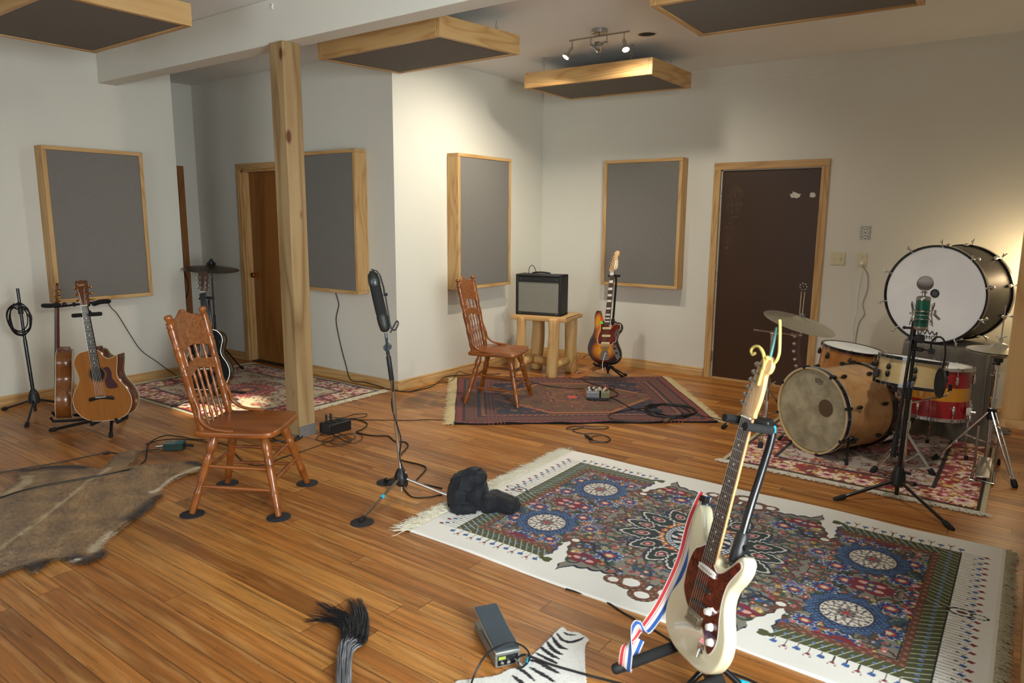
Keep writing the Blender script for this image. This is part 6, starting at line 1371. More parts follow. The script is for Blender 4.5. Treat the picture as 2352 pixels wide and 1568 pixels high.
    def petal(ang, r0, r1, wd, cs):
        ca, sa = math.cos(ang), math.sin(ang); u = (X*ca+Y*sa-r0)/(r1-r0); v = (-X*sa+Y*ca)
        for f, c in cs:
            uu = (u-.5)/(.5*f+.0)+0; prof = np.where((np.abs(uu) < 1), wd*f*np.sqrt(np.clip(1-np.clip(uu, -1, 1)**2, 0, 1))*(1-.45*np.clip(uu, -.2, 1)), 0); q.fill((np.abs(v) < prof*(1+.10*np.sin(u*38))) & (np.abs(uu) < 1), c)
    for k in range(0, 8):
        a = PI/14+k*PI/7.0
        if a < PI/2+.3: petal(a, .17, .345, .048, [(1.15, '141a30'), (1.0, '27437a'), (.62, '1d2c55'), (.34, 'a33c2a'), (.18, 'd9a59b')])
    for a in (0, .36, .80, 1.22, PI/2+.0): petal(a, .18, .40 if a < .5 else .37, .060, [(1.16, '12162a'), (1.0, 'd2cdbf'), (.86, '14241f'), (.40, 'c4bdad'), (.32, '7a2430'), (.14, 'd9a59b')])
    for k in range(12): q.flower(.185*math.cos(k*PI/11), .185*math.sin(k*PI/11), .022, [(1, 'b5562f'), (.4, 'd9b95a')], 5)
    q.fill(R0 < .175, '1a2038'); q.fill((R0 < .168) & (R0 > .145), 'cfd2cf'); q.fill((R0 < .165) & (R0 > .148) & (np.cos(A0*48) > 0), '24375c'); q.fill((R0 < .140) & (np.cos(A0*14+R0*60) > .2), 'dcd5c6'); q.fill((R0 < .11) & (np.cos(A0*10-R0*40) > .4), 'b8452e'); q.fill((R0 < .07) & (np.cos(A0*8) > 0), 'c9877d'); q.fill(R0 < .03, 'd9b95a')
    # open loops outside the centre body and curls
    for cx_, cy_, r in ((.085, .585, .062), (.0, .655, .050), (.16, .605, .036)):
        D = np.hypot((X-cx_)/1.2, Y-cy_); q.fill((D < r) & (D > r*.55), BR); q.fill((D < r*1.05) & (D > r*.98), '33361d'); q.fill((D < r) & (D > r*.55) & (np.sin(X*170)*np.sin(Y*170) > .4), '9a6a55'); q.fill(D <= r*.55, 'f2f0e8')
    q.line([(.49, .40), (.515, .375), (.49, .345), (.455, .365)], (.014, .004), BR); q.fill((np.hypot((X-.490)/1.3, Y-.375) < .016), 'f2f0e8')
    q.flower(.50, .625, .028, [(1, OL)], 3, 1.2, .8)
    # sprigs outside the border
    for i in range(13):
        x = .54+i*.042; y = .655+.012*(i % 2); c = ['3d63a5', '8a2a34'][i % 2]
        q.line([(x, .622), (x, y)], .0022, '2a2c24'); q.line([(x-.012, y+.006), (x+.012, y+.006)], .002, '3a3c30'); q.flower(x, y, .013 if i % 2 == 0 else .008, [(1, c)], 4, 1, 1, .7)
        if i % 2: q.disc(x-.012, y+.016, .004, '8a2a34'); q.disc(x+.012, y+.016, .004, '8a2a34')
    for i in range(30):
        y = .012+i*.021; k = i % 3; xx = 1.075+.022*k+.01; c = ['2a2c24', '3d63a5', '8a2a34'][k]
        q.line([(1.052, y), (1.125, y+.002)], .0016, '4a4c40'); q.flower(xx+.02, y, .011 if k else .006, [(1, c)], 4, 1.2, .9, .7); q.disc(1.13, y, .003, '2a2c24')
    for cx_, r, rr in ((1.095, .042, .75), (1.155, .025, .7)):
        D = np.hypot((X-cx_)/1.35, Y*1.25); q.fill(D < r*1.05, 'f2f0e8'); q.fill((D < r*(1+.08*np.sin(np.arctan2(Y, X-cx_)*9))) & (D > r*.72), '1c201c'); q.fill(D < r*.35, '6b2a24' if r > .03 else 'f2f0e8')
    q.fill((X > 1.205), 'ebe6d8')
    C = np.concatenate([q.C[:, ::-1], q.C[:, 1:]], 1); C = np.concatenate([C[::-1], C[1:]], 0)
    C[:60, :, 1] -= 0; return C, res
C_, rs_ = persian()
t = thing('persian_rug', 'large ivory rug with navy and red medallions and olive end borders in the foreground', 'rug', (-1.18, 3.21, 0))
def wv1(X, Y): return (0*X, .006*np.sin(X*5)*(np.abs(Y)/.785)**4, .004*np.exp(-((Y+.785)/.05)**2)*np.abs(np.sin(X*6))+.003*np.exp(-((Y-.785)/.05)**2)*np.abs(np.sin(X*4)))
grid_rug('woven_field', C_, rs_, None, 0, t, .009, wv1)
fringe(t, -1.225, -.785, .785, -1, .115, 'd9d2bd', 1500, 1); fringe(t, 1.225, -.785, .785, 1, .055, 'bdb394', 900, 2, mesh_w=.002)

def tribal():
    res = .005; w, h = 2.06, 1.62; q = Canvas(w/2, h/2, res, '4a2420'); X, Y = q.X, q.Y; rnd = random.Random(9); ex, ey = w/2-X, h/2-Y; e = np.minimum(ex, ey); along = np.where(ex < ey, Y, X)
    MA, RU, NV, BR, OC = '43202a', '8a3a26', '221f33', '5d4024', '9a5a2c'
    q.C[:] = hx('4d2a24')
    for a, b, c in ((0, .012, '1c1a1c'), (.012, .07, '6a2c26'), (.07, .085, '241d26'), (.085, .17, '55302a'), (.17, .185, '7a3826'), (.185, .215, '2a2230'), (.215, .25, '6d3424'), (.25, .262, '201c28')): q.fill((e >= a) & (e < b), c)
    q.fill((e > .018) & (e < .064) & (np.mod(along, .052) < .028) & (np.abs(e-.041) < .017-np.abs(np.mod(along, .052)-.014)*.6), '9c3a2a'); q.fill((e > .03) & (e < .052) & (np.mod(along+.03, .052) < .010), '1c1a24')
    q.fill((e > .09) & (e < .165) & (np.mod(e*1.0, .018) < .006) & (np.mod(along, .03) < .02), '7d4a34'); q.fill((e > .215) & (e < .25) & (np.mod(along+e, .05) < .012), 'b07a44'); q.fill((ex > .262) & (ex < .40) & (np.mod(ex, .03) < .012), '6b3a30')
    inn = (ex > .34) & (ey > .27); q.fill(inn, '1f1d30')
    dm = inn & (np.abs(Y)/(h/2-.27)+np.clip(np.abs(X)-.25, 0, 9)/(.50) < 1.0); q.fill(dm, OC); d2 = np.abs(Y)/(h/2-.31)+np.clip(np.abs(X)-.23, 0, 9)/.48; q.fill(inn & (d2 < 1), BR)
    for k in range(70):
        x, y = rnd.uniform(0, .7), rnd.uniform(0, .5); c = rnd.choice(['7d3524', '3a2a20', '2a2436', '8a6a34', '6a2a2e'])
        q.clip = inn; q.flower(x, y, rnd.uniform(.012, .03), [(1, c), (.4, rnd.choice(['a05a2c', '2a2436']))], 4, rnd.choice([.7, 1.4]), 1)
        q.vine(x, y, rnd.uniform(0, 6), .03, rnd.choice(['3a2418', '7d3a24']), .003, '5a2c20')
    q.clip = inn
    for y in (.10, .2, .30, .40): q.fill(inn & (np.abs(Y-y) < .004) & (np.mod(X, .024) < .014) & (X < .55), '56241f')
    R_ = np.hypot(X/1.0, Y/1.15); A = np.arctan2(Y, X); lob = .22*(1+.10*np.cos(A*8)); q.fill(R_ < lob+.012, 'a0502f'); q.fill(R_ < lob, '2a2436'); q.fill(R_ < lob-.02, '7a4a26'); q.fill((R_ < .15) & (np.cos(A*12+R_*80) > .1), '4a3220'); q.fill(R_ < .075*(1+.15*np.cos(A*6)), '33293a'); q.fill(R_ < .05*(1+.25*np.cos(A*6)), 'b5482c')
    Rq = np.abs(X-.47)/.16+np.abs(Y)/.07; q.fill(Rq < 1, '7a3524'); q.fill(Rq < .8, '2d2232'); q.fill(Rq < .5, '6a3326'); q.fill(Rq < .2, 'a0502f')
    q.clip = None; C = np.concatenate([q.C[:, ::-1], q.C[:, 1:]], 1); C = np.concatenate([C[::-1], C[1:]], 0)
    rn = np.random.RandomState(2); C = np.clip(C*(1+rn.uniform(-.12, .12, C.shape[:2])[..., None]), 0, 255); return C, res
C_, rs_ = tribal()
t = thing('oriental_rug', 'dark red and brown tribal rug with a central diamond below the far chair', 'rug', (-3.18, 5.275, 0), (0, 0, R(39.5)))
def wv2(X, Y): return (0*X, .008*np.sin(X*11)*(np.clip(-Y, 0, 9)/.81)**6, .010*np.exp(-((Y+.81)/.035)**2)*np.abs(np.sin(X*7.5))**3)
grid_rug('woven_field', C_, rs_, None, 0, t, .010, wv2)
fringe(t, -1.03, -.80, .80, -1, .095, 'cdb98c', 900, 3, bunch=60); fringe(t, 1.03, -.80, .80, 1, .085, 'cdb98c', 900, 4, bunch=60)

def floral(w, h, bw, ground, border, seed, res=.006, pink='c98f95', line_='2a1a1c', outer='b9ab8a', rings=0):
    q = Canvas(w/2, h/2, res, ground); X, Y = q.X, q.Y; rnd = random.Random(seed); e = np.minimum(w/2-X, h/2-Y)
    q.C[:] = hx(ground); q.clip = e > bw
    for i in range(int(170*w*h/3)):
        x, y = rnd.uniform(0, w/2), rnd.uniform(0, h/2); c = rnd.choice(['8a2f30', '6e2a2c', 'a9473f', pink, '7d6a62', '9a8a6a', '5a4a4a'])
        q.vine(x, y, rnd.uniform(0, 6.3), rnd.uniform(.03, .07), rnd.choice(['6e2a2c', '7a5a42', '5c4a48']), .005, c, rnd.choice([-1, 1]))
        if i % 2: q.flower(x, y, rnd.uniform(.012, .035), [(1, c), (.5, rnd.choice([ground, pink, 'c9a04a']))], rnd.choice([5, 6, 8]), rnd.uniform(.7, 1.5), 1)
    R_ = np.hypot(X, Y*1.2); A = np.arctan2(Y, X); q.fill((R_ < .30*(1+.08*np.cos(A*10))) & (np.sin(X*70+np.sin(Y*50)*2)*np.sin(Y*80) > -.3), '8f3a38'); q.flower(0, 0, .12, [(1, '5c3a34'), (.6, 'b0605a'), (.3, 'c9a04a')], 8)
    q.clip = (e <= bw) & (e > .05); q.fill(e < 9, border)
    for i in range(int(260*(w+h)/3.5)):
        if rnd.random() < h/(w+h): x, y = w/2-rnd.uniform(.04, bw), rnd.uniform(0, h/2)
        else: x, y = rnd.uniform(0, w/2), h/2-rnd.uniform(.04, bw)
        c = rnd.choice(['d9a5a0', 'c9b48a', 'b98a3a', 'e0d2b8', 'a9302f', '6e1f22', 'cf7f86']); q.flower(x, y, rnd.uniform(.01, .032), [(1, c), (.5, rnd.choice(['8a2226', 'd9b56a', 'e8dcc8']))], rnd.choice([5, 6, 8]), rnd.uniform(.7, 1.4), 1)
    for i in range(8):
        for x, y in ((w/2-bw*.45, .1+i*.26), (.1+i*.26, h/2-bw*.45)): q.flower(x, y, .062, [(1, 'c9a04a'), (.86, 'e6d8c4'), (.6, pink), (.3, '8a2226')], 9, 1.2, .9)
    q.clip = None
    for a in (.045, bw, bw+.012): q.fill(np.abs(e-a) < .005, line_)
    q.fill(e < .030, outer); q.fill((e > .028) & (e < .044), '1f1719')
    C = np.concatenate([q.C[:, ::-1], q.C[:, 1:]], 1); C = np.concatenate([C[::-1], C[1:]], 0); rn = np.random.RandomState(seed); return np.clip(C*(1+rn.uniform(-.10, .10, C.shape[:2])[..., None]), 0, 255), res
C_, rs_ = floral(2.0, 1.50, .26, 'b8a88a', '7d2a2a', 4)
t = thing('floral_rug', 'red and cream floral rug in the alcove around the wooden post', 'rug', (-5.68, 3.68, 0)); grid_rug('woven_field', C_, rs_, None, 0, t, .008)
fringe(t, 1.0, -.75, .75, 1, .085, 'd9ccb0', 900, 5); fringe(t, -1.0, -.75, .75, -1, .07, 'cfc3a8', 500, 6)
C_, rs_ = floral(1.47, 2.05, .27, 'b5a89c', '83383a', 8, pink='d09aa6')
t = thing('floral_rug', 'pink and red floral rug with a white fringe under the drum kit', 'rug', (-.80, 5.475, 0)); C2 = C_.copy(); grid_rug('woven_field', C2, rs_, None, 0, t, .008)
tt = thing('tmp', 'tmp', 'tmp'); fr_ = fringe(tt, 1.025, -.735, .735, 1, .06, 'dcd6c8', 1100, 7); bpy.data.objects.remove(tt); fr_.parent = t; fr_.rotation_euler = (0, 0, -PI/2)

# ---------------------------------------------------------------- hides
def inside(P, x, y):
    c = np.zeros(x.shape, bool); n = len(P)
    for i in range(n):
        x1, y1 = P[i]; x2, y2 = P[(i+1) % n]; k = ((y1 > y) != (y2 > y)); c ^= k & (x < (x2-x1)*(y-y1)/((y2-y1) or 1e-9)+x1)
    return c
def hide(name, label, poly, colfn, res, z, nblade, blen, flow, cat='hide', bump_=.004, edge_blades=600, edge_len=.03):
    P = [(p[0], p[1]) for p in catmull([(a, b, 0) for a, b in poly], 3, True)]; xs = [p[0] for p in P]; ys = [p[1] for p in P]
    cx_, cy_ = sum(xs)/len(xs), sum(ys)/len(ys); t = thing(name, label, cat, (cx_, cy_, 0))
    nx = int((max(xs)-min(xs))/res)+2; ny = int((max(ys)-min(ys))/res)+2; X, Y = np.meshgrid(min(xs)+np.arange(nx)*res, min(ys)+np.arange(ny)*res)
    ins = inside(P, X, Y); cell = ins[:-1, :-1] & ins[1:, :-1] & ins[:-1, 1:] & ins[1:, 1:]; idx = np.arange(nx*ny).reshape(ny, nx)
    Z = z+bump_*(np.sin(X*14+Y*5)*np.sin(Y*17)+.6*np.sin(X*31)*np.sin(Y*27)+1); q = np.stack([idx[:-1, :-1], idx[:-1, 1:], idx[1:, 1:], idx[1:, :-1]], -1)[cell]
    used = np.unique(q); mp = -np.ones(nx*ny, int); mp[used] = np.arange(len(used)); V = np.stack([X.ravel()[used]-cx_, Y.ravel()[used]-cy_, Z.ravel()[used]], -1); F = mp[q]
    me = bpy.data.meshes.new('skin'); me.from_pydata(V.tolist(), [], F.tolist()); col = lin(colfn(X.ravel()[used], Y.ravel()[used])); col = np.concatenate([col, np.ones((len(col), 1))], 1)
    a = me.attributes.new('weave', 'FLOAT_COLOR', 'POINT'); a.data.foreach_set('color', col.ravel()); me.materials.append(M_weave); o = bpy.data.objects.new('skin', me); COL.objects.link(o); o.parent = t
    sol = o.modifiers.new('thick', 'SOLIDIFY'); sol.thickness = .003; sol.offset = -1
    for p in me.polygons: p.use_smooth = True
    # hair: thin blades laid along the flow
    rn = np.random.RandomState(4); vs = []; fs = []; cs = []; ux = X.ravel()[used]; uy = Y.ravel()[used]; uz = Z.ravel()[used]
    def blade(x, y, z0, dx, dy, L, w, c):
        b = len(vs); n_ = math.hypot(dx, dy) or 1; dx /= n_; dy /= n_; px, py = -dy*w, dx*w
        vs.extend([(x-px-cx_, y-py-cy_, z0), (x+px-cx_, y+py-cy_, z0), (x+dx*L*.55-px*.6-cx_, y+dy*L*.55-py*.6-cy_, z0+L*.16), (x+dx*L*.55+px*.6-cx_, y+dy*L*.55+py*.6-cy_, z0+L*.16), (x+dx*L-cx_, y+dy*L-cy_, z0+L*.10)])
        fs.extend([(b, b+1, b+3, b+2), (b+2, b+3, b+4)]); cs.extend([c]*5)
    ii = rn.randint(0, len(ux), nblade); C0 = colfn(ux[ii], uy[ii])
    for k, i in enumerate(ii):
        dx, dy = flow(ux[i], uy[i]); a_ = rn.normal(0, .35); dx, dy = dx*math.cos(a_)-dy*math.sin(a_), dx*math.sin(a_)+dy*math.cos(a_)
        blade(ux[i]+rn.uniform(-res, res)*.5, uy[i]+rn.uniform(-res, res)*.5, uz[i]+.0005, dx, dy, blen*rn.uniform(.6, 1.3), .0011, C0[k]*rn.uniform(.75, 1.25))
    n = len(P)
    for k in range(edge_blades):
        i = rn.randint(0, n); t_ = rn.rand(); x = P[i][0]*(1-t_)+P[(i+1) % n][0]*t_; y = P[i][1]*(1-t_)+P[(i+1) % n][1]*t_; tx, ty = P[(i+1) % n][0]-P[i][0], P[(i+1) % n][1]-P[i][1]
        ox, oy = ty, -tx; l_ = math.hypot(ox, oy) or 1; ox /= l_; oy /= l_
        if inside(P, np.array([x+ox*.01]), np.array([y+oy*.01]))[0]: ox, oy = -ox, -oy
        a_ = rn.normal(0, .5); ox, oy = ox*math.cos(a_)-oy*math.sin(a_), ox*math.sin(a_)+oy*math.cos(a_)
        blade(x-ox*.012, y-oy*.012, z*.8, ox, oy, edge_len*rn.uniform(.5, 1.3), .0013, colfn(np.array([x-ox*.01]), np.array([y-oy*.01]))[0]*rn.uniform(.8, 1.2))
    me = bpy.data.meshes.new('fur'); me.from_pydata(vs, [], fs); col = lin(np.clip(np.array(cs), 0, 255)); col = np.concatenate([col, np.ones((len(col), 1))], 1); a = me.attributes.new('weave', 'FLOAT_COLOR', 'POINT'); a.data.foreach_set('color', col.ravel())
    me.materials.append(M_weave); o = bpy.data.objects.new('fur', me); COL.objects.link(o); o.parent = t; o['kind'] = 'stuff'; return t
HP = [(-4.452, 1.219), (-4.552, 1.373), (-4.669, 1.466), (-4.758, 1.549), (-4.882, 1.565), (-4.896, 1.622), (-4.86, 1.649), (-4.846, 1.729), (-4.722, 1.854), (-4.538, 1.915), (-4.715, 2.068), (-4.768, 2.194), (-4.7, 2.212), (-4.536, 2.119), (-4.462, 2.042), (-4.399, 2.101), (-4.294, 2.242), (-4.23, 2.322), (-4.12, 2.334), (-4.033, 2.251), (-4.029, 2.15), (-3.983, 2.031), (-3.892, 1.931), (-3.82, 1.913), (-3.817, 1.867), (-3.721, 1.81), (-3.65, 1.699), (-3.607, 1.616), (-3.575, 1.575), (-3.54, 1.52), (-3.511, 1.486), (-3.443, 1.414), (-3.356, 1.385), (-3.317, 1.345), (-3.328, 1.284), (-3.41, 1.264), (-3.467, 1.232), (-3.468, 1.189), (-3.398, 1.121), (-3.501, 1.113), (-3.513, 1.074), (-3.5, 1.02), (-3.502, 0.925), (-3.717, 0.833), (-4.285, 0.883), (-4.566, 1.061)]
SPN = [(-4.737, 2.184), (-4.545, 1.989), (-4.442, 1.854), (-4.383, 1.771), (-4.288, 1.671), (-4.182, 1.559), (-4.083, 1.455), (-3.991, 1.358), (-3.889, 1.243), (-3.786, 1.116), (-3.69, 0.951)]
def seg_d(x, y, P):
    d = np.full(x.shape, 9.); tt_ = np.zeros(x.shape)
    for i in range(len(P)-1):
        ax_, ay = P[i]; bx2, by2 = P[i+1]; vx, vy = bx2-ax_, by2-ay; u = np.clip(((x-ax_)*vx+(y-ay)*vy)/(vx*vx+vy*vy), 0, 1); dd = np.hypot(x-ax_-u*vx, y-ay-u*vy); k = dd < d; d[k] = dd[k]; tt_[k] = (i+u[k])
    return d, tt_
HW = [(-4.772, 1.547), (-4.745, 1.586), (-4.642, 1.539), (-4.563, 1.462), (-4.538, 1.399)]
WP = [(-4.091, 2.285), (-4.075, 2.19), (-4.018, 2.076), (-3.934, 1.966), (-3.928, 1.912)]
WP2 = [(-3.541, 1.506), (-3.517, 1.464), (-3.469, 1.406), (-3.423, 1.373)]; WP3 = [(-3.379, 1.287), (-3.393, 1.266)]
DKP = [[(-4.883, 1.622), (-4.799, 1.735), (-4.645, 1.872)], [(-4.214, 2.313), (-4.107, 2.324)], [(-3.647, 1.653), (-3.744, 1.793), (-3.817, 1.891)], [(-3.451, 1.12), (-3.461, 1.194), (-3.478, 1.013)], [(-3.359, 1.383), (-3.334, 1.305), (-3.413, 1.283)]]
def hide_col(x, y):
    x = np.asarray(x, float); y = np.asarray(y, float); c = np.zeros(x.shape+(3,)); n = .5+.25*np.sin(x*23+np.sin(y*19)*2)+.25*np.sin(y*31+x*11)
    a = np.array(hx('b08c5c')); b = np.array(hx('8d6e4c')); c[:] = a*(1-n[..., None])+b*n[..., None]; k = np.clip((.0-(y-1.55)-(x+4.1)*.2)/.45, 0, 1)[..., None]; c = c*(1-k*.4)+np.array(hx('94857a'))*k*.4
    # thin pale cross stripes
    s = np.abs(np.mod((x*.55+y*.84)*5.2+.15*np.sin(x*5-y*4), 1)-.5); st = (s < .03) & (np.sin(x*37-y*29)+np.sin(x*91) > -.4); c[st] = c[st]*.75+np.array(hx('d0b88e'))*.25
    for P in DKP:
        d, _ = seg_d(x, y, P); k = np.clip(1-d/.06, 0, 1)[..., None]; c = c*(1-k)+np.array(hx('2f1d12'))*k
    for P, w, cc in ((HW, .035, 'c9b08a'), (WP, .028, 'd6c4a8'), (WP2, .030, 'cdb898'), (WP3, .02, 'd6cfc2')):
        d, _ = seg_d(x, y, P); k = np.clip((w-d)/.012, 0, 1)[..., None]; c = c*(1-k)+np.array(hx(cc))*k
    d, t_ = seg_d(x, y, SPN); k = np.clip((.012+.004*np.sin(t_*5)-d)/.006, 0, 1)[..., None]*(t_ > 1.2)[..., None]; c = c*(1-k)+np.array(hx('c9b48a'))*k; return c
sv = Vector((SPN[0][0]-SPN[-1][0], SPN[0][1]-SPN[-1][1], 0)).normalized()
def hflow(x, y):
    d = (x-SPN[5][0])*sv.y-(y-SPN[5][1])*sv.x; return (sv.y*(1 if d > 0 else -1)*.6-sv.x*.8, -sv.x*(1 if d > 0 else -1)*.6-sv.y*.8)
hide('antelope_hide', 'brown antelope hide with a pale spine line spread on the floor at the left', HP, hide_col, .012, .008, 26000, .022, hflow, edge_blades=2600, edge_len=.035)
ZP = [(-1.321, 2.162), (-1.29, 2.149), (-1.263, 2.162), (-1.226, 2.161), (-1.194, 2.146), (-1.186, 2.104), (-1.109, 1.973), (-1.079, 1.93), (-0.998, 1.796), (-1.099, 1.577), (-1.343, 1.539), (-1.439, 1.65), (-1.405, 1.707), (-1.348, 1.776), (-1.336, 1.822), (-1.319, 1.843), (-1.307, 1.868), (-1.311, 1.906), (-1.316, 1.94), (-1.315, 1.97), (-1.319, 2.014), (-1.322, 2.053), (-1.323, 2.088), (-1.323, 2.124)]
ZS = [([(-1.294, 2.128), (-1.276, 2.127), (-1.252, 2.141)], .006), ([(-1.313, 2.106), (-1.274, 2.083), (-1.243, 2.089), (-1.225, 2.122), (-1.218, 2.149)], .008), ([(-1.317, 2.078), (-1.263, 2.043), (-1.229, 2.045)], .009), ([(-1.313, 2.039), (-1.266, 2.011), (-1.226, 2.007)], .009), ([(-1.319, 2.001), (-1.267, 1.984), (-1.224, 1.98)], .009), ([(-1.308, 1.959), (-1.263, 1.957), (-1.223, 1.953), (-1.214, 1.95)], .008), ([(-1.302, 1.912), (-1.267, 1.922), (-1.215, 1.912), (-1.177, 1.91)], .010), ([(-1.278, 1.877), (-1.223, 1.87), (-1.164, 1.861)], .009), ([(-1.315, 1.846), (-1.277, 1.842), (-1.222, 1.823)], .008), ([(-1.297, 1.8), (-1.246, 1.785), (-1.197, 1.753)], .009)]
def zeb(x, y):
    x = np.asarray(x, float); y = np.asarray(y, float); c = np.zeros(x.shape+(3,)); c[:] = hx('ebe9e4')
    for P, w in ZS:
        P2 = [(p.x, p.y) for p in catmull([(a, b, 0) for a, b in P], 4)]; d, t_ = seg_d(x, y, P2); f = t_/(len(P2)-1); ww = w*(.35+.9*np.sin(np.clip(f, 0, 1)*PI*.9+.25)); c[d < ww*.8] = hx('1f1b20')
    return c
hide('zebra_hide', 'white zebra hide with black stripes at the bottom edge beside the volume pedal', ZP, zeb, .004, .006, 2500, .006, lambda x, y: (.2, -1), bump_=.0015, edge_blades=500, edge_len=.008)
# horse tail tuft
t = thing('hair_tail', 'long black and silver hair tail lying on the floor at the bottom edge', 'tail'); rnd = random.Random(11); mB = MB()
ends = [[(-1.621, 1.332), (-1.761, 1.444), (-1.874, 1.546), (-1.921, 1.611), (-2.004, 1.658), (-2.086, 1.634), (-2.144, 1.586)], [(-1.621, 1.332), (-1.758, 1.446), (-1.869, 1.549), (-1.935, 1.636), (-2.026, 1.698), (-2.12, 1.694), (-2.217, 1.703)], [(-1.619, 1.333), (-1.756, 1.448), (-1.861, 1.555), (-1.898, 1.629), (-1.982, 1.712), (-2.062, 1.761), (-2.13, 1.793)], [(-1.617, 1.334), (-1.751, 1.451), (-1.856, 1.559), (-1.874, 1.629), (-1.963, 1.726), (-2.039, 1.787), (-2.106, 1.828)]]
vs = []; cs = []
for i in range(420):
    ea = rnd.randrange(4); eb = min(3, ea+1); u_ = rnd.random()**5; E_ = [(a[0]*(1-u_)+b[0]*u_, a[1]*(1-u_)+b[1]*u_) for a, b in zip(ends[ea], ends[eb])]; cut = rnd.choice([5, 5, 6, 6, 7]); pts = []; ox, oy = rnd.gauss(0, .0075), rnd.gauss(0, .0075)
    for k, p in enumerate(E_[:cut]):
        sp_ = [1, 1, 1, 1.4, 1.2, .9, .8][k]; pts.append(Vector((p[0]+ox*sp_+rnd.gauss(0, .0015), p[1]+oy*sp_+rnd.gauss(0, .0015), .006+abs(rnd.gauss(0, .012))*[1.2, 1.2, 1.1, 1, .8, .6, .4][k])))
    P_ = catmull(pts, 3); b0_ = len(mB.v); mB.tube(P_, [.0013]*(len(P_)-3)+[.0010, .0006, .0003], 3); L_ = len(P_)
    for j in range(L_):
        f = j/len(catmull(pts, 3))*cut/7; w_ = 1 if f < .40+rnd.uniform(-.06, .03) else 0; base_ = (150, 152, 158) if w_ else (26, 24, 27); k_ = rnd.uniform(.6, 1.2); cs += [[b*k_ for b in base_]]*3
o = obj('hair', mB, M_weave, t, smooth=0); cs = np.array(cs)[:len(mB.v)]; col = lin(np.clip(cs, 0, 255)); col = np.concatenate([col, np.ones((len(col), 1))], 1); a = o.data.attributes.new('weave', 'FLOAT_COLOR', 'POINT'); a.data.foreach_set('color', col.ravel()); o['kind'] = 'stuff'

# ---------------------------------------------------------------- sandbag
from mathutils import noise as mnoise
def pouch(m, c, size, rot, seed, n=44, e=.55, wr=.06):
    M_ = Matrix.Translation(c) @ Euler(rot).to_matrix().to_4x4(); sg = lambda v, p: math.copysign(abs(v)**p, v); vs = []
    for j in range(n//2+1):
        a = -PI/2+PI*j/(n//2)
        for i in range(n):
            b = 2*PI*i/n; v = Vector((sg(math.cos(a), .45)*sg(math.cos(b), e), sg(math.cos(a), .45)*sg(math.sin(b), e), sg(math.sin(a), .8)))
            rid = 1-abs(mnoise.noise(v*1.7+Vector((seed, seed*2, 0))))*4; rid2 = 1-abs(mnoise.noise(v*3.3+Vector((seed*3, 1, seed))))*4; k = 1+wr*rid*abs(rid)+wr*.4*rid2
            p = M_ @ Vector((v.x*size[0]*k, v.y*size[1]*k, v.z*size[2]*k)); p.z = max(p.z, .012); vs.append(p)
    R_ = n//2+1; fs = [(j*n+i, j*n+(i+1) % n, (j+1)*n+(i+1) % n, (j+1)*n+i) for j in range(R_-1) for i in range(n)]; m.add(vs, fs)
M_nyl = pm('black_nylon_bag', '15181e', .72, bump=.5, bscale=16, sheen=.1, spec=.3)
sb_ = Vector(((-2.325, 2.818)[0], (-2.325, 2.818)[1], 0)); t = thing('sandbag', 'black nylon sandbag slumped over the microphone stand leg on the ivory rug corner', 'bag', sb_); ex_ = Vector((.81, .585, 0)); fy_ = Vector((-.585, .81, 0))
def pz(u, v, z): return ex_*u+fy_*v+Vector((0, 0, z))
m = MB(); pouch(m, pz(-.066, .03, .072), (.060, .08, .074), (0, .12, R(46)), 1, e=.7, wr=.045); pouch(m, pz(.032, .035, .078), (.062, .085, .078), (0, -.1, R(24)), 2, e=.7, wr=.045); pouch(m, pz(-.022, .045, .140), (.088, .060, .066), (.1, -.40, R(32)), 3, e=.8, wr=.05); pouch(m, pz(.022, .05, .155), (.062, .060, .062), (.1, .30, R(32)), 13, e=.8, wr=.05); pouch(m, pz(-.03, -.035, .030), (.075, .05, .034), (0, 0, R(34)), 5, e=.7, wr=.07); obj('main_pouch', m, M_nyl, t, smooth=80)
m = MB(); pouch(m, pz(.170, .0, .046), (.100, .062, .046), (0, .16, R(8)), 7, e=.45, wr=.045); pouch(m, pz(.10, -.01, .045), (.050, .060, .05), (0, 0, R(60)), 8, e=.6, wr=.07); obj('side_pouch', m, M_nyl, t, smooth=80)
m = MB(); m.ribbon(catmull([pz(-.035, -.035, .13), pz(-.02, -.0, .195), pz(.012, .03, .222), pz(.04, .08, .20), pz(.05, .11, .13)], 4), .05, ex_, .005); obj('carry_strap', m, M_nyl, t)

# ---------------------------------------------------------------- electronics on the floor
c = (-1.365, 1.855, .007); t = thing('volume_pedal', 'grey metal volume pedal with dark rubber tread beside the zebra hide', 'pedal', ((-1.35, 1.842)[0], (-1.35, 1.842)[1], .0), (0, 0, R(146-90)))
M_gal = pm('cast_grey', '8d8f8c', .45, .5, var=.1); M_trd = pm('slate_tread', '3f484f', .85, bump=.4, bscale=500)
m = MB(); m.prism([(0, .0), (.25, 0), (.25, .032), (.20, .030), (.12, .034), (.03, .045), (0, .045)], -.046, .046, .002, 1); m.v = [(z, x, y+.004) for x, y, z in m.v]; obj('base', m, M_gal, t)
m = MB(); pf = [(-.004, .052), (.02, .057), (.12, .063), (.26, .085), (.262, .092), (.12, .071), (.02, .064), (-.004, .062)]; m.prism(pf, -.047, .047, 0); m.v = [(z, x, y) for x, y, z in m.v]; tr = obj('treadle', m, pm('bare_metal', 'a9aaa5', .4, .6), t, bevel=.002)
m = MB(); pf = [(.002, .0645), (.12, .0722), (.256, .092), (.256, .095), (.12, .0750), (.002, .067)]; m.prism(pf, -.043, .043, 0); m.v = [(z, x, y) for x, y, z in m.v]; obj('rubber_tread', m, M_trd, tr)
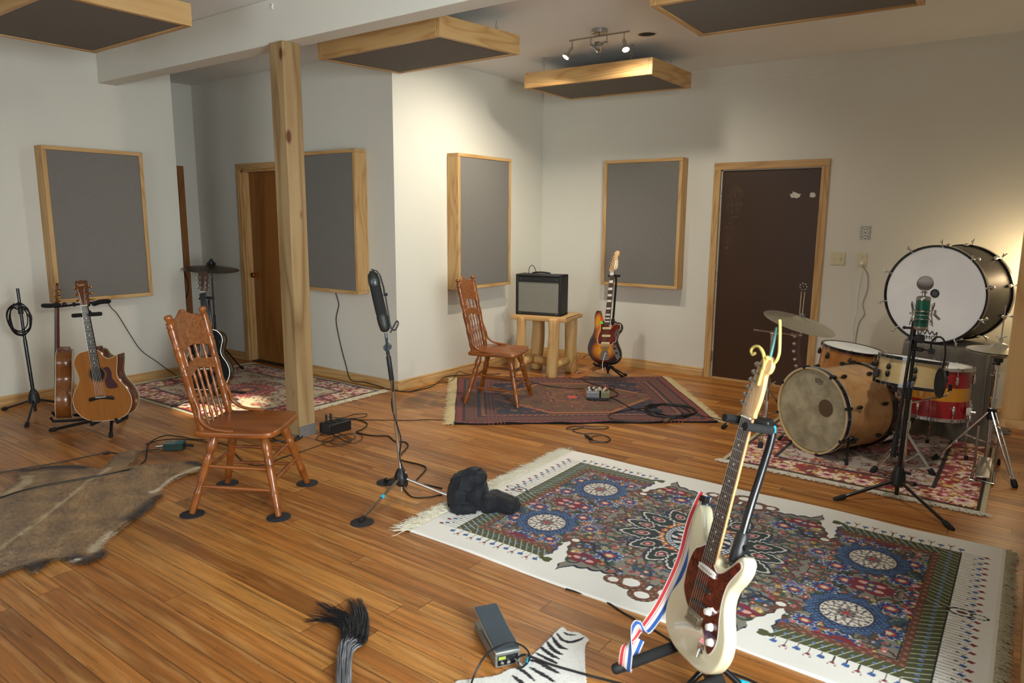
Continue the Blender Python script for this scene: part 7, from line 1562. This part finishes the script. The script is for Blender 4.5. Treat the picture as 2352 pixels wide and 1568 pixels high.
m = MB(); m.box((0, -.001, .028), (.076, .003, .036)); fp_ = obj('jack_panel', m, pm('jack_panel_dark', '15161a', .4), t)
m = MB(); m.box((-.022, -.003, .038), (.026, .001, .012)); obj('panel_label', m, pm('lime_print', '9fb04a', .5), fp_)
for x in (-.024, .0, .024): m = MB(); m.cyl((x, -.003, .022), (x, -.010, .022), .0065, n=16); obj('jack', m, M_chrome, fp_)
m = MB(); m.cyl((.024, -.008, .026), (.030, -.05, .03), .006, n=12); obj('plug', m, M_chrome, t)
# pedal board cluster on the dark rug
po = ((-2.937, 5.305)[0], (-2.937, 5.305)[1], .0); t = thing('pedal_tray', 'small black tray under the effect pedals on the dark rug', 'tray', (po[0], po[1], .012), (0, 0, R(30)))
m = MB(); m.bx(-.085, .085, -.02, .20, 0, .022); obj('tray_body', m, M_black, t, bevel=.004)
def stomp(label, u, v, w, d, h_, body, top, z=.035, knobs=3, extra=None):
    a = R(30); x = po[0]+u*math.cos(a)-v*math.sin(a); y = po[1]+u*math.sin(a)+v*math.cos(a); s = thing('effect_pedal', label, 'effect pedal', (x, y, z), (0, 0, a), 'effect pedals on the dark rug')
    m = MB(); m.bx(-w/2, w/2, -d/2, d/2, 0, h_); obj('enclosure', m, body, s, bevel=.003); m = MB(); m.bx(-w/2+.005, w/2-.005, -d/2+.005, d/2-.005, h_, h_+.0015); fc = obj('face_plate', m, top, s)
    for i in range(knobs): kx = (-w/2+w*(i+1)/(knobs+1)); m = MB(); m.cyl((kx, d*.22, h_), (kx, d*.22, h_+.014), .007, n=12); obj('knob', m, M_black if i % 2 else M_wplas, s)
    m = MB(); m.cyl((0, -d*.28, h_), (0, -d*.28, h_+.012), .008, n=14); obj('foot_switch', m, M_chrome, s)
    if extra: m = MB(); m.bx(*extra[0]); obj('stripe', m, extra[1], s)
    return s
M_silv = pm('silver_pedal', '8c9096', .35, .5); M_oliv = pm('olive_pedal', '7c7c58', .5); M_mag = pm('magenta_pedal', 'a3245c', .4); M_pkt = pm('salmon_print', 'c9806e', .5); M_dkp = pm('dark_pedal', '2a2b2c', .4)
stomp('silver effect pedal with a blue strip at the front of the pedal tray', -.045, .03, .115, .085, .05, M_silv, M_silv, extra=((-.02, .055, -.042, -.036, .003, .02), pm('blue_print', '3b73c4', .4)))
stomp('olive green effect pedal with white knobs at the right front of the tray', .063, .03, .075, .085, .052, M_oliv, M_oliv, knobs=2)
stomp('dark effect pedal behind the silver one on the tray', -.060, .125, .08, .085, .045, M_dkp, pm('dark_print', '5f5f5a', .5))
stomp('black effect pedal with a salmon patch behind the olive one', .040, .130, .10, .10, .045, M_dkp, pm('grey_print', '9b938c', .5), extra=((.0, .045, -.0, .04, .0455, .048), M_pkt))
stomp('magenta effect pedal at the back of the pedal group', -.050, .235, .075, .07, .045, M_mag, M_mag, z=.012)
# direct box by the foreground chair
t = thing('direct_box', 'small dark green direct box with a teal top on the floor behind the foreground chair', 'direct box', ((-4.582, 2.406)[0], (-4.582, 2.406)[1], 0), (0, 0, R(44)))
m = MB(); m.box((0, 0, .025), (.125, .085, .046)); obj('enclosure', m, pm('dark_green_case', '0f3a34', .35, coat=.3), t, bevel=.003); m = MB(); m.box((-.025, .0, .0487), (.07, .08, .001)); obj('grey_label', m, pm('case_label', '6f8588', .4), t); m = MB(); m.box((.036, .0, .0487), (.045, .08, .001)); obj('teal_label', m, pm('case_teal', '1f6f86', .4), t)
m = MB(); m.cyl((-.062, -.01, .03), (-.115, -.012, .026), .009, n=12); obj('silver_plug', m, M_steel, t); m = MB(); m.cyl((-.062, .02, .02), (-.11, .03, .018), .008, n=12); obj('black_plug', m, M_black, t); m = MB(); m.cyl((.062, 0, .028), (.12, .0, .022), .010, n=12); obj('black_plug', m, M_black, t)
# power box by the post
t = thing('power_strip', 'black power box with plugs standing at the foot of the wooden post', 'power strip', (-4.05, 3.345, 0), (0, 0, R(-3)))
m = MB(); m.bx(-.06, .06, -.10, .10, 0, .075); obj('case', m, M_black, t, bevel=.006); m = MB()
for y in (-.05, .0, .05): m.bx(-.03, .03, y-.016, y+.016, .075, .079)
obj('sockets', m, pm('socket_dark', '232427', .5), t, smooth=0)
for y in (-.065, -.025): m = MB(); m.cyl((-.02, y, .075), (-.02, y, .135), .008, n=10); obj('plug', m, M_black, t)

# ---------------------------------------------------------------- cables on floor and rugs
def fcab(label, pts, r=.0038, name='cable'): return cable(label, pts, r, name=name)
fcab('black cable snaking from the power box past the chrome stand to the sandbag', [(-4.222, 3.487, 0.03), (-4.221, 3.593, 0.006), (-4.15, 3.637, 0.005), (-4.004, 3.612, 0.005), (-3.921, 3.502, 0.005), (-3.895, 3.41, 0.005), (-3.74, 3.421, 0.005), (-3.643, 3.482, 0.005), (-3.514, 3.426, 0.005), (-3.444, 3.454, 0.005), (-3.365, 3.404, 0.005), (-3.276, 3.25, 0.005), (-3.193, 3.171, 0.005), (-3.032, 3.178, 0.005), (-2.95, 3.139, 0.005), (-2.848, 2.942, 0.005), (-2.763, 2.944, 0.005), (-2.654, 2.957, 0.005)], .0045)
fcab('thin straight black cable running from the power box to the dark rug fringe', [(-4.253, 3.522, 0.02), (-4.203, 3.6, 0.004), (-4.063, 3.698, 0.003), (-3.791, 3.892, 0.003), (-3.735, 3.966, 0.003), (-3.57, 4.062, 0.003)], .0028)
fcab('black cable looped on the floor just right of the power box', [(-4.318, 3.49, 0.03), (-4.277, 3.606, 0.004), (-4.282, 3.732, 0.004), (-4.217, 3.798, 0.004), (-4.164, 3.741, 0.004), (-4.181, 3.665, 0.004), (-4.276, 3.575, 0.004)], .0028)
cp_ = []
for k in range(34): a = k*.62; cp_.append(((-3.869, 3.213, 0.006)[0]+(.14+.03*math.sin(k*.9)-.002*k)*math.cos(a)+.03*math.sin(k*.3), (-3.869, 3.213, 0.006)[1]+(.14+.03*math.sin(k*.9)-.002*k)*math.sin(a), .004+.0025*(k % 4)))
fcab('thin black cable coiled on the floor below the power box', [(-4.021, 3.305, 0.02), (-3.991, 3.272, 0.004)]+cp_+[(-3.867, 3.072, 0.004), (-3.856, 2.959, 0.004), (-3.849, 2.872, 0.004), (-3.819, 2.782, 0.004)], .0024)
fcab('black cable along the baseboard of the projecting wall', [(-4.751, 4.496, 0.006), (-4.607, 4.505, 0.005), (-4.472, 4.547, 0.005), (-4.436, 4.769, 0.005), (-4.458, 4.92, 0.02), (-4.542, 5.16, 0.03), (-4.463, 5.414, 0.01), (-4.27, 5.667, 0.006)], .004)
fcab('second black cable kinked upward at the projecting wall baseboard', [(-4.463, 4.532, 0.005), (-4.47, 4.909, 0.012), (-4.438, 5.098, 0.012), (-4.543, 5.326, 0.05), (-4.468, 5.372, 0.03), (-4.347, 5.479, 0.01), (-4.069, 5.618, 0.006)], .003)
fcab('black cable with an inline connector crossing the floor behind the hide', [(-4.991, 1.475, 0.005), (-4.976, 1.515, 0.005), (-4.935, 1.663, 0.005), (-4.893, 1.818, 0.005), (-4.874, 1.971, 0.005), (-4.848, 2.058, 0.008), (-4.83, 2.094, 0.008), (-4.753, 2.142, 0.005), (-4.689, 2.248, 0.005), (-4.636, 2.327, 0.01)], .0034)
m = MB(); a_ = Vector((-4.845, 2.056, 0.009)); b_ = Vector((-4.827, 2.093, 0.009)); m.lathe([(.005, 0), (.009, .1), (.009, .9), (.005, 1)], 12, 0, a_, b_); tag(obj('cable_connector', m, M_black), 'black inline cable connector on the floor behind the hide', 'connector')
fcab('black cable lying across the brown hide', [(-4.467, 1.285, 0.024), (-4.46, 1.344, 0.024), (-4.481, 1.448, 0.024), (-4.465, 1.595, 0.024), (-4.385, 1.835, 0.024), (-4.368, 1.959, 0.022), (-4.395, 2.019, 0.01), (-4.403, 2.046, 0.006)], .0042)
fcab('black cable arching from the hide up over the green direct box', [(-4.403, 2.046, 0.006), (-4.5, 2.161, 0.005), (-4.688, 2.268, 0.006), (-4.808, 2.36, 0.02), (-4.837, 2.475, 0.03), (-4.774, 2.539, 0.02), (-4.693, 2.576, 0.01), (-4.595, 2.63, 0.006)], .0038)
fcab('black cables running from the direct box under the foreground chair', [(-4.826, 2.332, 0.005), (-4.84, 2.416, 0.006), (-4.74, 2.488, 0.02), (-4.625, 2.551, 0.02), (-4.516, 2.615, 0.006), (-4.371, 2.657, 0.005), (-3.975, 2.53, 0.005), (-3.829, 2.558, 0.005), (-3.847, 2.735, 0.005), (-3.845, 2.871, 0.005)], .0034)
fcab('black cable emerging from under the ivory rug toward the cream guitar', [(-1.465, 2.416, 0.004), (-1.381, 2.425, 0.004), (-1.288, 2.43, 0.004), (-1.181, 2.394, 0.004), (-1.06, 2.365, 0.004), (-0.952, 2.33, 0.004), (-0.854, 2.301, 0.004), (-0.762, 2.274, 0.004), (-0.64, 2.275, 0.004), (-0.517, 2.253, 0.004)], .004)
fcab('grey cable arching over the volume pedal', [(-1.328, 1.585, 0.01), (-1.377, 1.673, 0.02), (-1.385, 1.718, 0.05), (-1.37, 1.752, 0.09), (-1.33, 1.787, 0.12), (-1.299, 1.82, 0.12), (-1.295, 1.868, 0.08), (-1.302, 1.907, 0.03), (-1.294, 1.885, 0.016), (-1.292, 1.839, 0.02), (-1.305, 1.842, 0.035)], .0036, 'instrument_cable')
fcab('dark cable running from the volume pedal over the zebra hide to the right', [(-1.326, 1.86, 0.03), (-1.321, 1.89, 0.03), (-1.306, 1.91, 0.022), (-1.214, 1.927, 0.014), (-1.1, 1.952, 0.012), (-1.042, 1.974, 0.006), (-0.947, 2, 0.005), (-0.795, 2.044, 0.005)], .0042, 'instrument_cable')
m = MB(); a_ = Vector((-1.31, 1.918, 0.018)); b_ = Vector((-1.294, 1.879, 0.014)); m.cyl(a_, b_, .0055, n=12); tag(obj('cyan_cable_tie', m, M_cyan), 'cyan tape wrapped on a cable beside the volume pedal', 'tape')
fcab('black cable from the log table crossing the dark rug to the pedals', [(-3.856, 6.408, 0.006), (-3.692, 6.148, 0.006), (-3.51, 5.981, 0.006), (-3.348, 5.839, 0.015), (-3.177, 5.788, 0.015), (-3.03, 5.747, 0.015), (-3.046, 5.819, 0.02), (-3.087, 5.81, 0.024), (-3.047, 5.719, 0.018), (-2.975, 5.677, 0.016), (-2.894, 5.6, 0.015), (-2.878, 5.471, 0.015), (-2.893, 5.403, 0.03)], .0042)
fcab('black cable from under the far chair to the back of the pedals', [(-4.001, 5.672, 0.006), (-3.785, 5.527, 0.014), (-3.54, 5.488, 0.014), (-3.354, 5.521, 0.014), (-3.221, 5.541, 0.03)], .0034)
fcab('black cable from the pedals to the big coil on the dark rug', [(-2.865, 5.367, 0.03), (-2.821, 5.412, 0.016), (-2.565, 5.23, 0.015), (-2.437, 5.242, 0.015), (-2.332, 5.29, 0.015)], .0044)
co = (-2.295, 5.353, 0.015); cp_ = []
for k in range(60): a = k*.45; rr = .19+.03*math.sin(k*.7)+.02*math.sin(k*.23); cp_.append((co[0]+rr*math.cos(a)*1.0+.02*math.sin(k*.2), co[1]+rr*math.sin(a), .014+.002*(k % 6)))
fcab('thick coil of black cable on the near right part of the dark rug', cp_, .0046, 'coiled_cable')
fcab('black cable loop with silver connectors at the front edge of the dark rug', [(-2.418, 5.392, 0.016), (-2.554, 5.199, 0.016), (-2.626, 4.995, 0.015), (-2.608, 4.895, 0.015), (-2.53, 4.844, 0.015), (-2.37, 4.901, 0.016), (-2.224, 5.005, 0.018), (-2.175, 5.114, 0.016), (-2.162, 5.316, 0.016)], .0036)
for a, b in (((1524, 967), (1531, 965)), ((1533, 965), (1539, 962))): pass
m = MB(); m.cyl((-2.192, 5.013, 0.022), (-2.174, 5.072, 0.022), .010, n=14); m.cyl((-2.186, 5.032, 0.022), (-2.18, 5.052, 0.022), .013, n=14); tag(obj('cable_connector', m, M_steel), 'silver cable connector on the front edge of the dark rug', 'connector')
fcab('thin black cable leaving the coil past the rug corner toward the drums', [(-2.192, 5.36, 0.016), (-1.99, 5.372, 0.015), (-1.842, 5.344, 0.015), (-1.768, 5.333, 0.006), (-1.704, 5.346, 0.004), (-1.559, 5.311, 0.004)], .0030)
fcab('thin dark cable curled on the bare floor in front of the dark rug', [(-2.632, 4.542, 0.004), (-2.666, 4.458, 0.004), (-2.716, 4.433, 0.004), (-2.702, 4.517, 0.004), (-2.544, 4.653, 0.004), (-2.479, 4.659, 0.004), (-2.504, 4.582, 0.004), (-2.627, 4.508, 0.006), (-2.66, 4.435, 0.004), (-2.613, 4.401, 0.004), (-2.555, 4.404, 0.004), (-2.457, 4.465, 0.004), (-2.342, 4.42, 0.004), (-2.32, 4.334, 0.004), (-2.399, 4.261, 0.004), (-2.442, 4.304, 0.004), (-2.455, 4.391, 0.006), (-2.4, 4.447, 0.006), (-2.324, 4.4, 0.006), (-2.315, 4.305, 0.006), (-2.393, 4.295, 0.006), (-2.431, 4.31, 0.008)], .0030)
m = MB(); m.lathe([(.004, 0), (.010, .15), (.010, .85), (.004, 1)], 12, 0, (-2.516, 4.364, 0.011), (-2.413, 4.298, 0.011)); tag(obj('cable_connector', m, M_black), 'black plug on the bare floor in front of the dark rug', 'connector')
cp_ = []
for k in range(26): a = k*.6; cp_.append(((-4.19, 3.005, 0.006)[0]+(.10+.02*math.sin(k))*math.cos(a), (-4.19, 3.005, 0.006)[1]+(.10+.02*math.sin(k))*math.sin(a), .005+.003*(k % 5)))
fcab('bundle of black cable on the floor behind the foreground chair seat', cp_, .0042, 'coiled_cable')
